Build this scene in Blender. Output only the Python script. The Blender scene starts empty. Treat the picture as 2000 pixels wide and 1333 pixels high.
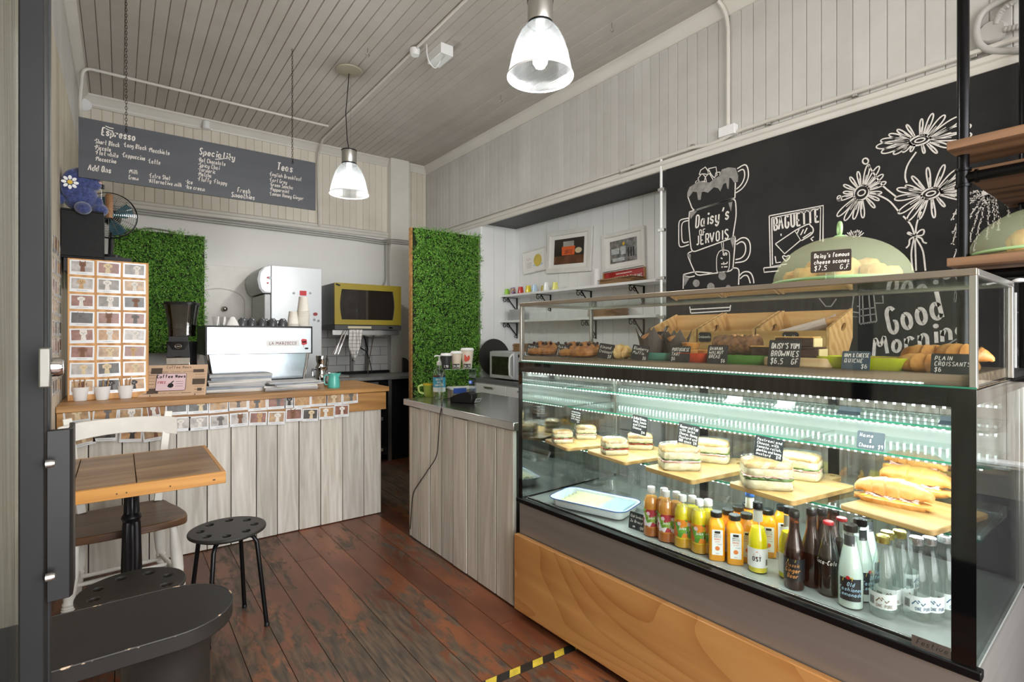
import bpy, bmesh, math, random
from mathutils import Vector, Matrix
random.seed(7)
S = bpy.context.scene
COL = S.collection
R = math.radians
# ------------------------------------------------------------------ camera, world, light, exposure
F = 1016.0; YAW = R(37.0); CH = 1.32; PX0, PY0 = 1000.0, 657.0
cam = bpy.data.cameras.new('camera'); cam.sensor_width = 36; cam.lens = 36 * F / 2000.0
cam.shift_y = -(666.5 - PY0) / 2000.0; cam.clip_start = 0.02; cam.clip_end = 60
co = bpy.data.objects.new('camera', cam); COL.objects.link(co)
co.location = (0, 0, CH); co.rotation_euler = (R(90), 0, -YAW)
S.camera = co
w = bpy.data.worlds.new('daylight'); S.world = w; w.use_nodes = True
bg = w.node_tree.nodes['Background']
bg.inputs[0].default_value = (0.93, 0.96, 1.0, 1); bg.inputs[1].default_value = 3.6
S.view_settings.view_transform = 'Standard'; S.view_settings.look = 'None'
S.view_settings.exposure = 0.56; S.view_settings.gamma = 1.0
S.view_settings.use_curve_mapping = False
S.cycles.max_bounces = 8; S.cycles.diffuse_bounces = 4; S.cycles.glossy_bounces = 4
S.cycles.transmission_bounces = 6; S.cycles.transparent_max_bounces = 24
S.cycles.sample_clamp_indirect = 6.0; S.cycles.caustics_reflective = False; S.cycles.caustics_refractive = False
def area(name, loc, rot, sx, sy, watts, col=(1, 1, 1), spread=180):
    l = bpy.data.lights.new(name, 'AREA'); l.shape = 'RECTANGLE'; l.size = sx; l.size_y = sy
    l.energy = watts; l.color = col; l.spread = R(spread)
    o = bpy.data.objects.new(name, l); COL.objects.link(o); o.location = loc; o.rotation_euler = rot
    return o
# daylight pouring in through the shop window behind the camera
area('window_daylight', (1.35, -1.27, 1.55), (R(-90), 0, R(180)), 3.0, 2.3, 75, (1.0, 0.985, 0.96))

# ------------------------------------------------------------------ pixel -> place (on a known plane)
DV = Vector((math.sin(YAW), math.cos(YAW), 0)); RV = Vector((math.cos(YAW), -math.sin(YAW), 0)); UP = Vector((0, 0, 1))
CAM = Vector((0, 0, CH))
CO = Vector((1.515, 1.95, 0)); CRZ = R(1.9)                 # display case: front corner and turn
CN = Vector((math.cos(CRZ), math.sin(CRZ), 0)); CU = Vector((math.sin(CRZ), -math.cos(CRZ), 0))
def at(px, py, z=None, X=None, Y=None, s=None):
    v = DV + RV * ((px - PX0) / F) + UP * ((PY0 - py) / F)
    if z is not None: k = (z - CH) / v.z
    elif X is not None: k = X / v.x
    elif Y is not None: k = Y / v.y
    else: k = ((CO - CAM).dot(CN) + s) / v.dot(CN)
    return CAM + v * k
def cs(s, a, z): return Vector((CO.x, CO.y, 0)) + CN * s + CU * a + UP * z
def to_cs(p):
    q = p - Vector((CO.x, CO.y, 0)); return q.dot(CN), q.dot(CU), p.z

# ------------------------------------------------------------------ colour and materials
def lin(h):
    if isinstance(h, str):
        h = h.lstrip('#'); c = [int(h[i:i + 2], 16) / 255 for i in (0, 2, 4)]
    else: c = h
    return tuple((x / 12.92 if x <= 0.04045 else ((x + 0.055) / 1.055) ** 2.4) for x in c) + (1,)
MATS = {}
def nodes(name):
    m = bpy.data.materials.new(name); m.use_nodes = True
    nt = m.node_tree; b = nt.nodes['Principled BSDF']
    return m, nt, b
def N(nt, t, **k):
    n = nt.nodes.new(t)
    for a, v in k.items():
        if a.startswith('i_'):
            key = a[2:]
            n.inputs[int(key) if key.isdigit() else key.replace('_', ' ')].default_value = v
        else: setattr(n, a, v)
    return n
def ramp(nt, stops, interp='LINEAR'):
    r = nt.nodes.new('ShaderNodeValToRGB'); e = r.color_ramp.elements; r.color_ramp.interpolation = interp
    while len(e) < len(stops): e.new(0.5)
    for q, (p, c) in zip(e, stops): q.position = p; q.color = c
    return r
def coords(nt, scale=(1, 1, 1), src='Object'):
    t = nt.nodes.new('ShaderNodeTexCoord'); mp = nt.nodes.new('ShaderNodeMapping'); mp.inputs['Scale'].default_value = scale
    nt.links.new(t.outputs[src], mp.inputs[0]); return mp.outputs[0]
def bump(nt, b, h, strength=0.2, dist=0.002):
    n = nt.nodes.new('ShaderNodeBump'); n.inputs['Strength'].default_value = strength; n.inputs['Distance'].default_value = dist
    nt.links.new(h, n.inputs['Height']); nt.links.new(n.outputs[0], b.inputs['Normal'])
def mat(name, c='#888888', rough=0.5, metal=0.0, var=0.06, sc=8.0, bmp=0.0, coat=0.0, emit=0.0, spec=0.5, aniso=None, trans=0.0):
    if name in MATS: return MATS[name]
    m, nt, b = nodes(name); c = lin(c)
    b.inputs['Roughness'].default_value = rough; b.inputs['Metallic'].default_value = metal
    b.inputs['Coat Weight'].default_value = coat; b.inputs['Specular IOR Level'].default_value = spec
    no = N(nt, 'ShaderNodeTexNoise', i_Scale=sc, i_Detail=4.0); nt.links.new(coords(nt, aniso or (1, 1, 1)), no.inputs[0])
    r = ramp(nt, [(0.3, tuple(x * (1 - var) for x in c[:3]) + (1,)), (0.7, tuple(min(1, x * (1 + var)) for x in c[:3]) + (1,))])
    nt.links.new(no.outputs[0], r.inputs[0]); nt.links.new(r.outputs[0], b.inputs['Base Color'])
    if bmp: bump(nt, b, no.outputs[0], bmp)
    if emit:
        nt.links.new(r.outputs[0], b.inputs['Emission Color']); b.inputs['Emission Strength'].default_value = emit
    if trans: b.inputs['Transmission Weight'].default_value = trans
    MATS[name] = m; return m
def wood(name, c1, c2, axis='x', rough=0.45, grain=1.0, plank=0.12, knots=0.5, coat=0.0, bmp=0.15, island=0.15, rings=0):
    """streaky grain along one axis, tone varied board by board"""
    if name in MATS: return MATS[name]
    m, nt, b = nodes(name)
    st = {'x': (0.6, 9, 9), 'y': (9, 0.6, 9), 'z': (9, 9, 0.6)}[axis]
    st = tuple(v * grain for v in st)
    geo = N(nt, 'ShaderNodeNewGeometry'); v = coords(nt, st)
    add = N(nt, 'ShaderNodeVectorMath', operation='ADD')
    mul = N(nt, 'ShaderNodeVectorMath', operation='SCALE'); mul.inputs[0].default_value = (7, 13, 5)
    nt.links.new(geo.outputs['Random Per Island'], mul.inputs['Scale'])
    nt.links.new(v, add.inputs[0]); nt.links.new(mul.outputs[0], add.inputs[1])
    a = N(nt, 'ShaderNodeTexNoise', i_Scale=1.6, i_Detail=6.0, i_Distortion=1.2); nt.links.new(add.outputs[0], a.inputs[0])
    wv = N(nt, 'ShaderNodeTexWave', i_Scale=1.3, i_Distortion=7.0, i_Detail=3.0, i_Detail_Scale=0.6); wv.bands_direction = 'DIAGONAL'
    nt.links.new(add.outputs[0], wv.inputs[0])
    mx = N(nt, 'ShaderNodeMath', operation='MULTIPLY_ADD'); mx.inputs[1].default_value = 0.45 * knots * 2
    nt.links.new(wv.outputs['Fac'], mx.inputs[0]); nt.links.new(a.outputs[0], mx.inputs[2])
    if rings:                                                # cathedral growth rings: contours of a slow, stretched field
        lo_ = N(nt, 'ShaderNodeTexNoise', i_Scale=1.0, i_Detail=0.6, i_Distortion=0.5); rs = {'x': (.55, 2.6, 2.6), 'y': (2.6, .55, 2.6), 'z': (2.6, 2.6, .55)}[axis]; nt.links.new(coords(nt, tuple(v_ * grain * 2.2 for v_ in rs)), lo_.inputs[0]); k1 = N(nt, 'ShaderNodeMath', operation='MULTIPLY'); k1.inputs[1].default_value = rings; nt.links.new(lo_.outputs[0], k1.inputs[0])
        k2 = N(nt, 'ShaderNodeMath', operation='FRACT'); nt.links.new(k1.outputs[0], k2.inputs[0]); k3 = N(nt, 'ShaderNodeMath', operation='POWER'); k3.inputs[1].default_value = 3.0; nt.links.new(k2.outputs[0], k3.inputs[0])
        mx.inputs[1].default_value = -0.20; nt.links.new(k3.outputs[0], mx.inputs[0]); k4 = N(nt, 'ShaderNodeMath', operation='ADD'); k4.inputs[1].default_value = 0.12; nt.links.new(a.outputs[0], k4.inputs[0]); nt.links.new(k4.outputs[0], mx.inputs[2])
    r = ramp(nt, [(0.35, lin(c1)), (0.95, lin(c2))]); nt.links.new(mx.outputs[0], r.inputs[0])
    hs = N(nt, 'ShaderNodeHueSaturation')
    mr = N(nt, 'ShaderNodeMapRange'); mr.inputs['To Min'].default_value = 1 - island; mr.inputs['To Max'].default_value = 1 + island
    nt.links.new(geo.outputs['Random Per Island'], mr.inputs[0]); nt.links.new(mr.outputs[0], hs.inputs['Value'])
    nt.links.new(r.outputs[0], hs.inputs['Color']); nt.links.new(hs.outputs[0], b.inputs['Base Color'])
    b.inputs['Roughness'].default_value = rough; b.inputs['Coat Weight'].default_value = coat
    bump(nt, b, mx.outputs[0], bmp); MATS[name] = m; return m
def glass(name, tint='#f2fbf7', refl=1.0, base=0.04, rough=0.0):
    if name in MATS: return MATS[name]
    m = bpy.data.materials.new(name); m.use_nodes = True; nt = m.node_tree; nt.nodes.clear()
    o = N(nt, 'ShaderNodeOutputMaterial'); mx = N(nt, 'ShaderNodeMixShader'); t = N(nt, 'ShaderNodeBsdfTransparent')
    t.inputs[0].default_value = lin(tint); g = N(nt, 'ShaderNodeBsdfGlossy'); g.inputs['Roughness'].default_value = rough
    lw = N(nt, 'ShaderNodeLayerWeight'); lw.inputs[0].default_value = 0.5
    p = N(nt, 'ShaderNodeMath', operation='POWER'); p.inputs[1].default_value = 4.0
    nt.links.new(lw.outputs['Facing'], p.inputs[0])
    q = N(nt, 'ShaderNodeMath', operation='MULTIPLY_ADD'); q.inputs[1].default_value = 0.8 * refl; q.inputs[2].default_value = base
    q.use_clamp = True
    nt.links.new(p.outputs[0], q.inputs[0]); nt.links.new(q.outputs[0], mx.inputs[0])
    nt.links.new(t.outputs[0], mx.inputs[1]); nt.links.new(g.outputs[0], mx.inputs[2]); nt.links.new(mx.outputs[0], o.inputs[0])
    MATS[name] = m; return m

# ------------------------------------------------------------------ mesh builder
class MB:
    def __init__(s): s.bm = bmesh.new()
    def quad(s, pts):
        try: s.bm.faces.new([s.bm.verts.new(Vector(p)) for p in pts])
        except ValueError: pass
    def box(s, x0, y0, z0, x1, y1, z1, Mx=None):
        vs = [Vector((x, y, z)) for z in (z0, z1) for x, y in ((x0, y0), (x1, y0), (x1, y1), (x0, y1))]
        if Mx is not None: vs = [Mx @ v for v in vs]
        v = [s.bm.verts.new(p) for p in vs]
        for f in ((3, 2, 1, 0), (4, 5, 6, 7), (0, 1, 5, 4), (1, 2, 6, 5), (2, 3, 7, 6), (3, 0, 4, 7)): s.bm.faces.new([v[i] for i in f])
        return s
    def cbox(s, c, d, rot=(0, 0, 0)):
        Mx = Matrix.Translation(c) @ (Matrix.Rotation(rot[2], 4, 'Z') @ Matrix.Rotation(rot[1], 4, 'Y') @ Matrix.Rotation(rot[0], 4, 'X'))
        return s.box(-d[0] / 2, -d[1] / 2, -d[2] / 2, d[0] / 2, d[1] / 2, d[2] / 2, Mx)
    def prism(s, poly, h0, h1, Mx=None):
        """2D polygon (CCW) pulled from h0 to h1 along local z, then placed by Mx"""
        Mx = Mx or Matrix()
        a = [s.bm.verts.new(Mx @ Vector((p[0], p[1], h0))) for p in poly]
        b = [s.bm.verts.new(Mx @ Vector((p[0], p[1], h1))) for p in poly]
        n = len(poly)
        s.bm.faces.new(a[::-1]); s.bm.faces.new(b)
        for i in range(n): s.bm.faces.new([a[i], a[(i + 1) % n], b[(i + 1) % n], b[i]])
        return s
    def tube(s, pts, r, n=8, closed=False, caps=True):
        P = [Vector(p) for p in pts]; m = len(P)
        rr = r if isinstance(r, (list, tuple)) else [r] * m
        rings = []; prev = None
        for i in range(m):
            if closed: t = P[(i + 1) % m] - P[i - 1]
            else: t = P[min(i + 1, m - 1)] - P[max(i - 1, 0)]
            if t.length < 1e-9: t = Vector((0, 0, 1))
            t.normalize()
            if prev is None:
                u = t.cross(Vector((0, 0, 1)))
                if u.length < 0.1: u = t.cross(Vector((1, 0, 0)))
            else: u = prev - t * prev.dot(t)
            if u.length < 1e-6: u = t.orthogonal()
            u.normalize(); prev = u; v = t.cross(u)
            rings.append([s.bm.verts.new(P[i] + (u * math.cos(2 * math.pi * k / n) + v * math.sin(2 * math.pi * k / n)) * rr[i]) for k in range(n)])
        for i in range(m if closed else m - 1):
            a, b = rings[i], rings[(i + 1) % m]
            for k in range(n): s.bm.faces.new([a[k], a[(k + 1) % n], b[(k + 1) % n], b[k]])
        if caps and not closed: s.bm.faces.new(rings[0][::-1]); s.bm.faces.new(rings[-1])
        return s
    def cyl(s, c0, c1, r0, r1=None, n=20): return s.tube([c0, c1], [r0, r0 if r1 is None else r1], n)
    def lathe(s, prof, n=28, c=(0, 0, 0), Mx=None, sx=1, sy=1, closed=False):
        """profile [(r, z)] turned about z"""
        Mx = Mx or Matrix.Translation(c); rings = []
        for r, z in prof:
            if r < 1e-5: rings.append([s.bm.verts.new(Mx @ Vector((0, 0, z)))])
            else: rings.append([s.bm.verts.new(Mx @ Vector((r * sx * math.cos(2 * math.pi * k / n), r * sy * math.sin(2 * math.pi * k / n), z))) for k in range(n)])
        q = len(rings)
        for i in range(q if closed else q - 1):
            a, b = rings[i], rings[(i + 1) % q]
            if len(a) == 1 and len(b) == 1: continue
            for k in range(n):
                k2 = (k + 1) % n
                if len(a) == 1: s.bm.faces.new([a[0], b[k2], b[k]])
                elif len(b) == 1: s.bm.faces.new([a[k], a[k2], b[0]])
                else: s.bm.faces.new([a[k], a[k2], b[k2], b[k]])
        return s
    def ball(s, c, r, sc=(1, 1, 1), n=16, rot=None, wob=0.0):
        Mx = Matrix.Translation(c) @ (rot or Matrix()) @ Matrix.Diagonal((r * sc[0], r * sc[1], r * sc[2], 1))
        g = bmesh.ops.create_uvsphere(s.bm, u_segments=n, v_segments=max(6, n // 2 + 2), radius=1.0, matrix=Mx)
        if wob:
            for v in g['verts']: v.co += Vector((random.uniform(-1, 1), random.uniform(-1, 1), random.uniform(-1, 1))) * wob * r
        return s
    def ribbon(s, pts, wd, Mx):
        """flat stroke in the local xy plane; closed loops close themselves"""
        P = [Vector((p[0], p[1])) for p in pts]
        if len(P) == 1 or (len(P) == 2 and (P[0] - P[1]).length < 1e-6):
            c = P[0]; h = wd * 0.75
            s.quad([Mx @ Vector((c.x + h * math.cos(a), c.y + h * math.sin(a), 0)) for a in [i * math.pi / 4 for i in range(8)]]); return s
        L = []; m = len(P)
        for i in range(m):
            t = P[min(i + 1, m - 1)] - P[max(i - 1, 0)]
            if t.length < 1e-9: t = Vector((1, 0))
            t.normalize(); nn = Vector((-t.y, t.x)) * wd / 2
            L.append((s.bm.verts.new(Mx @ Vector((P[i].x + nn.x, P[i].y + nn.y, 0))), s.bm.verts.new(Mx @ Vector((P[i].x - nn.x, P[i].y - nn.y, 0)))))
        for i in range(m - 1):
            try: s.bm.faces.new([L[i][1], L[i + 1][1], L[i + 1][0], L[i][0]])
            except ValueError: pass
        return s
    def build(s, name, m, parent=None, smooth=True, bev=0.0, loc=None, rz=None, solid=0.0, segs=2):
        me = bpy.data.meshes.new(name)
        if smooth != 'raw' : bmesh.ops.recalc_face_normals(s.bm, faces=s.bm.faces[:])
        s.bm.to_mesh(me); s.bm.free(); me.materials.append(m)
        o = bpy.data.objects.new(name, me); COL.objects.link(o)
        if smooth:
            for p in me.polygons: p.use_smooth = True
            me.set_sharp_from_angle(angle=R(38))
        if parent: o.parent = parent
        if loc is not None: o.location = loc
        if rz is not None: o.rotation_euler = (0, 0, rz)
        if solid:
            q = o.modifiers.new('t', 'SOLIDIFY'); q.thickness = solid; q.offset = 0
        if bev:
            q = o.modifiers.new('b', 'BEVEL'); q.width = bev; q.segments = segs; q.limit_method = 'ANGLE'; q.angle_limit = R(40)
        return o
def tag(o, label=None, cat=None, group=None, kind=None):
    if label: o['label'] = label
    if cat: o['category'] = cat
    if group: o['group'] = group
    if kind: o['kind'] = kind
    return o
def thing(name, label, cat, loc=(0, 0, 0), rz=0.0, group=None, rot=None):
    o = bpy.data.objects.new(name, None); COL.objects.link(o); o.empty_display_size = 0.05
    o.location = loc; o.rotation_euler = rot or (0, 0, rz)
    return tag(o, label, cat, group)
def struct(name, mb, m, **k): return tag(mb.build(name, m, **k), kind='structure')
def kids(o): return list(o.children)
def dup(root, loc=None, rz=None, label=None, group=None, rot=None):
    r = root.copy(); COL.objects.link(r)
    if loc is not None: r.location = loc
    if rz is not None: r.rotation_euler = (0, 0, rz)
    if rot is not None: r.rotation_euler = rot
    if label: r['label'] = label
    if group: r['group'] = group
    for ch in kids(root):
        c = ch.copy(); COL.objects.link(c); c.parent = r
        for g in kids(ch):
            e = g.copy(); COL.objects.link(e); e.parent = c
    return r
def arc(cx, cy, r, a0, a1, n=12, ry=None):
    return [(cx + r * math.cos(R(a0 + (a1 - a0) * i / n)), cy + (ry or r) * math.sin(R(a0 + (a1 - a0) * i / n))) for i in range(n + 1)]
def rrect(x0, y0, x1, y1, r, n=4):
    return (arc(x1 - r, y0 + r, r, -90, 0, n) + arc(x1 - r, y1 - r, r, 0, 90, n) + arc(x0 + r, y1 - r, r, 90, 180, n) + arc(x0 + r, y0 + r, r, 180, 270, n))
def frame_mx(o, x, y):
    """matrix whose local x and y run along the given world directions"""
    x = Vector(x).normalized(); y = Vector(y); y = (y - x * y.dot(x)).normalized(); z = x.cross(y)
    Mx = Matrix((x, y, z)).transposed().to_4x4(); Mx.translation = Vector(o); return Mx
# ------------------------------------------------------------------ single-stroke lettering
G = {}
for line in """a 45 36 26 15 13 22 32 43;46 43 42 52|b 19 12;15 26 36 45 43 32 22 13|c 45 36 26 15 13 22 32 43|d 45 36 26 15 13 22 32 43;49 42
e 14 44 45 36 26 15 13 22 32 43|f 48 39 29 28 22;16 36|g 45 36 26 15 14 23 33 44;46 41 30 20 11|h 19 12;14 26 36 45 42|i 26 22;28 28|j 36 31 20 10;38 38
k 19 12;46 14;25 42|l 29 22 32|m 16 12;14 26 35 32;34 46 56 65 62|n 16 12;14 26 36 45 42|o 26 15 13 22 32 43 45 36 26|p 16 10;15 26 36 45 43 32 22 13
q 45 36 26 15 13 22 32 43;46 40|r 16 12;14 26 36 45|s 45 36 26 15 24 34 43 32 22 13|t 29 23 32 42;16 46|u 16 13 22 32 43;46 42|v 16 32 56|w 06 12 25 32 46|x 16 42;46 12
y 16 13 22 32 43;46 41 30 20 11|z 16 46 12 42|A 02 29 42;15 35|B 19 12 32 43 44 35 15;35 46 48 39 19|C 48 39 29 18 13 22 32 43|D 19 12 32 43 48 39 19|E 49 19 12 42;15 35
F 49 19 12;15 35|G 48 39 29 18 13 22 32 43 45 35|H 19 12;49 42;15 45|I 29 22|J 39 33 22 13|K 19 12;49 15 42|L 19 12 42|M 02 19 35 59 62|N 12 19 42 49|O 29 18 13 22 32 43 48 39 29
P 12 19 39 48 46 35 15|Q 29 18 13 22 32 43 48 39 29;34 52|R 12 19 39 48 46 35 15;35 42|S 48 39 29 18 17 26 35 44 43 32 22 13|T 09 49;29 22|U 19 13 22 32 43 49|V 09 22 49|W 09 12 36 52 69
X 19 42;49 12|Y 09 25 49;25 22|Z 19 49 12 42|0 29 18 13 22 32 43 48 39 29|1 17 29 22|2 18 29 39 48 46 12 42|3 18 29 39 48 47 36 26;36 45 43 32 22 13|4 29 14 44;37 32
5 49 19 16 36 45 43 32 12|6 38 29 18 13 22 32 43 45 36 15|7 19 49 22|8 29 18 17 26 36 45 43 32 22 13 15 26;36 47 48 39 29|9 45 26 17 18 29 39 48 42
$ 48 39 29 18 17 26 35 44 43 32 22 13;30 39|. 22 22|, 22 11|' 39 27|& 42 17 18 29 38 37 13 22 32 44|- 15 35|* 26 26|: 23 23;26 26|( 39 26 25 32|) 19 26 25 12|/ 12 49""".replace('\n', '|').split('|'):
    ch, rest = line[0], line[2:]
    G[ch] = [[(int(p[0]), int(p[1])) for p in st.split()] for st in rest.split(';')]
def rounded(pts, r=1.0, n=3):
    if len(pts) < 3: return pts
    out = [pts[0]]
    for i in range(1, len(pts) - 1):
        a, b, c = Vector(pts[i - 1]), Vector(pts[i]), Vector(pts[i + 1])
        d1 = min((a - b).length / 2, r); d2 = min((c - b).length / 2, r)
        p = b + (a - b).normalized() * d1 if (a - b).length > 1e-9 else b
        q = b + (c - b).normalized() * d2 if (c - b).length > 1e-9 else b
        for k in range(n + 1):
            t = k / n; v = p * (1 - t) ** 2 + b * 2 * t * (1 - t) + q * t * t
            out.append((v.x, v.y))
    out.append(pts[-1]); return out
def adv(ch):
    if ch == ' ': return 3.4
    g = G.get(ch, G['-']); return max(p[0] for st in g for p in st) + (1.4 if ch not in "il.,'" else 1.2)
def write(mb, txt, size, Mx, wd=None, align='l', slant=0.12, jit=0.0, cond=1.0, x=0.0, y=0.0, loose=1.0):
    """hand lettering; size = capital height, baseline starts at (x, y) of Mx"""
    u = size / 7.0; wd = wd or size * 0.13; tw = sum(adv(c) for c in txt) * u * cond
    cx = x - (tw / 2 if align == 'c' else tw if align == 'r' else 0)
    for c in txt:
        if c != ' ':
            jy = random.uniform(-jit, jit) * size
            for st in G.get(c, G['-']):
                P = [(cx + (px + slant * (py - 2)) * u * cond, y + jy + (py - 2) * u) for px, py in (rounded(st, loose) if len(st) > 2 else st)]
                mb.ribbon(P, wd, Mx)
        cx += adv(c) * u * cond
    return tw
# ================================================================== the room
XL, XR, YB, ZC, YF = -0.275, 3.0, 5.73, 3.38, -1.30
RAIL = 2.49                                                  # height of the picture rail
def painted_boards(name, c, axis_dirt='z', rough=0.45):
    """old gloss paint on boards: each board a touch different, faint stains"""
    m, nt, b = nodes(name); c = lin(c)
    geo = N(nt, 'ShaderNodeNewGeometry'); v = coords(nt)
    a = N(nt, 'ShaderNodeTexNoise', i_Scale=1.3, i_Detail=6.0, i_Roughness=0.65); nt.links.new(v, a.inputs[0])
    r = ramp(nt, [(0.25, tuple(x * k for x, k in zip(c[:3], (0.80, 0.78, 0.74))) + (1,)), (0.62, c)]); nt.links.new(a.outputs[0], r.inputs[0])
    hs = N(nt, 'ShaderNodeHueSaturation'); mr = N(nt, 'ShaderNodeMapRange'); mr.inputs['To Min'].default_value = 0.95; mr.inputs['To Max'].default_value = 1.03
    nt.links.new(geo.outputs['Random Per Island'], mr.inputs[0]); nt.links.new(mr.outputs[0], hs.inputs['Value'])
    nt.links.new(r.outputs[0], hs.inputs['Color']); nt.links.new(hs.outputs[0], b.inputs['Base Color'])
    b.inputs['Roughness'].default_value = rough
    a2 = N(nt, 'ShaderNodeTexNoise', i_Scale=14.0, i_Detail=3.0); nt.links.new(v, a2.inputs[0]); bump(nt, b, a2.outputs[0], 0.12)
    return m
M_ceil = painted_boards('ceiling_paint', '#bfb9b2', rough=0.5)
M_wall = painted_boards('wall_board_paint', '#d0cecb', rough=0.42)
M_back = painted_boards('back_board_paint', '#e3dccf', rough=0.45)
M_trim = mat('trim_paint', '#d6d2ca', 0.4, var=0.04, sc=3)
M_plast = mat('white_plaster', '#e6e5e2', 0.55, var=0.03, sc=1.5, bmp=0.05)
M_white = mat('white_paint', '#eceded', 0.35, var=0.02, sc=4)
M_black = mat('black_paint', '#232325', 0.45, var=0.15, sc=6)
# ---- floor boards: worn oxblood paint over dark timber
m, nt, b = nodes('worn_red_floor')
v = coords(nt, (3.2, 0.9, 1)); geo = N(nt, 'ShaderNodeNewGeometry')
mul = N(nt, 'ShaderNodeVectorMath', operation='SCALE'); mul.inputs[0].default_value = (9, 17, 3)
add = N(nt, 'ShaderNodeVectorMath', operation='ADD'); nt.links.new(geo.outputs['Random Per Island'], mul.inputs['Scale'])
nt.links.new(v, add.inputs[0]); nt.links.new(mul.outputs[0], add.inputs[1])
big = N(nt, 'ShaderNodeTexNoise', i_Scale=0.8, i_Detail=3.0); nt.links.new(coords(nt, (1.6, 1.0, 1)), big.inputs[0])
n1 = N(nt, 'ShaderNodeTexNoise', i_Scale=5.5, i_Detail=9.0, i_Roughness=0.72, i_Distortion=0.6); nt.links.new(add.outputs[0], n1.inputs[0])
sm = N(nt, 'ShaderNodeMath', operation='ADD'); nt.links.new(big.outputs[0], sm.inputs[0]); nt.links.new(n1.outputs[0], sm.inputs[1])
n2 = N(nt, 'ShaderNodeTexNoise', i_Scale=1.6, i_Detail=5.0); nt.links.new(add.outputs[0], n2.inputs[0])
red = ramp(nt, [(0.3, lin('#522d20')), (0.5, lin('#6d3e28')), (0.72, lin('#8f5635'))]); nt.links.new(n2.outputs[0], red.inputs[0])
n3 = N(nt, 'ShaderNodeTexNoise', i_Scale=9.0, i_Detail=6.0); nt.links.new(coords(nt, (6, 0.7, 1)), n3.inputs[0])
bare = ramp(nt, [(0.3, lin('#2e2823')), (0.7, lin('#66523f'))]); nt.links.new(n3.outputs[0], bare.inputs[0])
msk = ramp(nt, [(0.455, (0, 0, 0, 1)), (0.505, (1, 1, 1, 1))]); hv = N(nt, 'ShaderNodeMath', operation='MULTIPLY'); hv.inputs[1].default_value = 0.5
nt.links.new(sm.outputs[0], hv.inputs[0]); nt.links.new(hv.outputs[0], msk.inputs[0])
mx = N(nt, 'ShaderNodeMix', data_type='RGBA'); nt.links.new(msk.outputs[0], mx.inputs[0]); nt.links.new(bare.outputs[0], mx.inputs[6]); nt.links.new(red.outputs[0], mx.inputs[7])
hs = N(nt, 'ShaderNodeHueSaturation'); mr = N(nt, 'ShaderNodeMapRange'); mr.inputs['To Min'].default_value = 0.75; mr.inputs['To Max'].default_value = 1.15
nt.links.new(geo.outputs['Random Per Island'], mr.inputs[0]); nt.links.new(mr.outputs[0], hs.inputs['Value'])
nt.links.new(mx.outputs[2], hs.inputs['Color']); nt.links.new(hs.outputs[0], b.inputs['Base Color'])
rr = ramp(nt, [(0, (0.55,) * 3 + (1,)), (1, (0.3,) * 3 + (1,))]); nt.links.new(msk.outputs[0], rr.inputs[0]); nt.links.new(rr.outputs[0], b.inputs['Roughness'])
bump(nt, b, sm.outputs[0], 0.25, 0.002); M_floor = m
mb = MB(); x = XL - 0.02
while x < 3.5:
    y = YF - 0.3 - random.uniform(0, 1.5)
    while y < YB:
        y2 = min(y + random.uniform(2.2, 4.0), YB + 0.02); mb.box(x, y, -0.03, x + 0.137, y2 - 0.002, 0.0); y = y2
    x += 0.14
struct('floor', mb, M_floor, smooth=False)
mb = MB(); mb.box(XL - .3, YF - .5, -0.08, 3.7, YB + 0.1, -0.031); struct('floor_base', mb, mat('dark_gap', '#14100d', 0.9))
# ---- ceiling of beaded boards running front to back
mb = MB(); x = XL
while x < XR + 0.0:
    mb.prism([(x, 0.008), (x + 0.004, 0), (x + 0.071, 0), (x + 0.075, 0.008), (x + 0.075, .02), (x, .02)], 0, YB - YF, Matrix.Translation((0, YB, ZC)) @ Matrix.Rotation(R(90), 4, 'X')); x += 0.075
struct('ceiling', mb, M_ceil, smooth=False)
mb = MB(); mb.box(XL - .1, YF - .1, ZC + .02, XR + .6, YB + .1, ZC + .1); struct('ceiling_back', mb, M_ceil)
def boards(Mx, length, h, step=0.075):
    """beaded boards: x along the wall, y up, facing +z of Mx"""
    mb = MB(); a = 0
    while a < length - 1e-4:
        w_ = min(step, length - a)
        mb.prism([(a, -0.012), (a + w_, -0.012), (a + w_, -0.007), (a + w_ - 0.004, 0), (a + 0.004, 0), (a, -0.007)], 0, h,
                 Mx @ Matrix(((1, 0, 0, 0), (0, 0, 1, 0), (0, 1, 0, 0), (0, 0, 0, 1)))); a += step
    return mb
# back wall: boards above the rail, plaster below
Mb = Matrix(((1, 0, 0, XL), (0, 0, -1, YB), (0, 1, 0, RAIL), (0, 0, 0, 1)))
struct('wall_back_upper', boards(Mb, XR - XL, ZC - RAIL), M_back, smooth=False)
mb = MB(); mb.box(XL, YB, 0, 3.6, YB + .08, RAIL); struct('wall_back', mb, M_plast)
mb = MB(); mb.box(XL, YB + .013, RAIL, 3.6, YB + .08, ZC); struct('wall_back_core', mb, M_plast)
# right wall
Mr = Matrix(((0, 0, -1, XR), (-1, 0, 0, YB), (0, 1, 0, RAIL), (0, 0, 0, 1)))
struct('wall_right_upper', boards(Mr, YB - YF, ZC - RAIL), M_wall, smooth=False)
AY0, AY1, AX = 2.21, 4.52, 3.44                              # the shelf alcove
mb = MB(); mb.box(XR, YF, 0, XR + .1, AY0, RAIL); mb.box(XR, AY1, 0, XR + .44, YB, RAIL - .0); struct('wall_right', mb, M_white)
mb = MB(); mb.box(XR + .012, YF, RAIL + .0, XR + .6, YB, ZC); struct('wall_right_core', mb, M_black)
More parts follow.
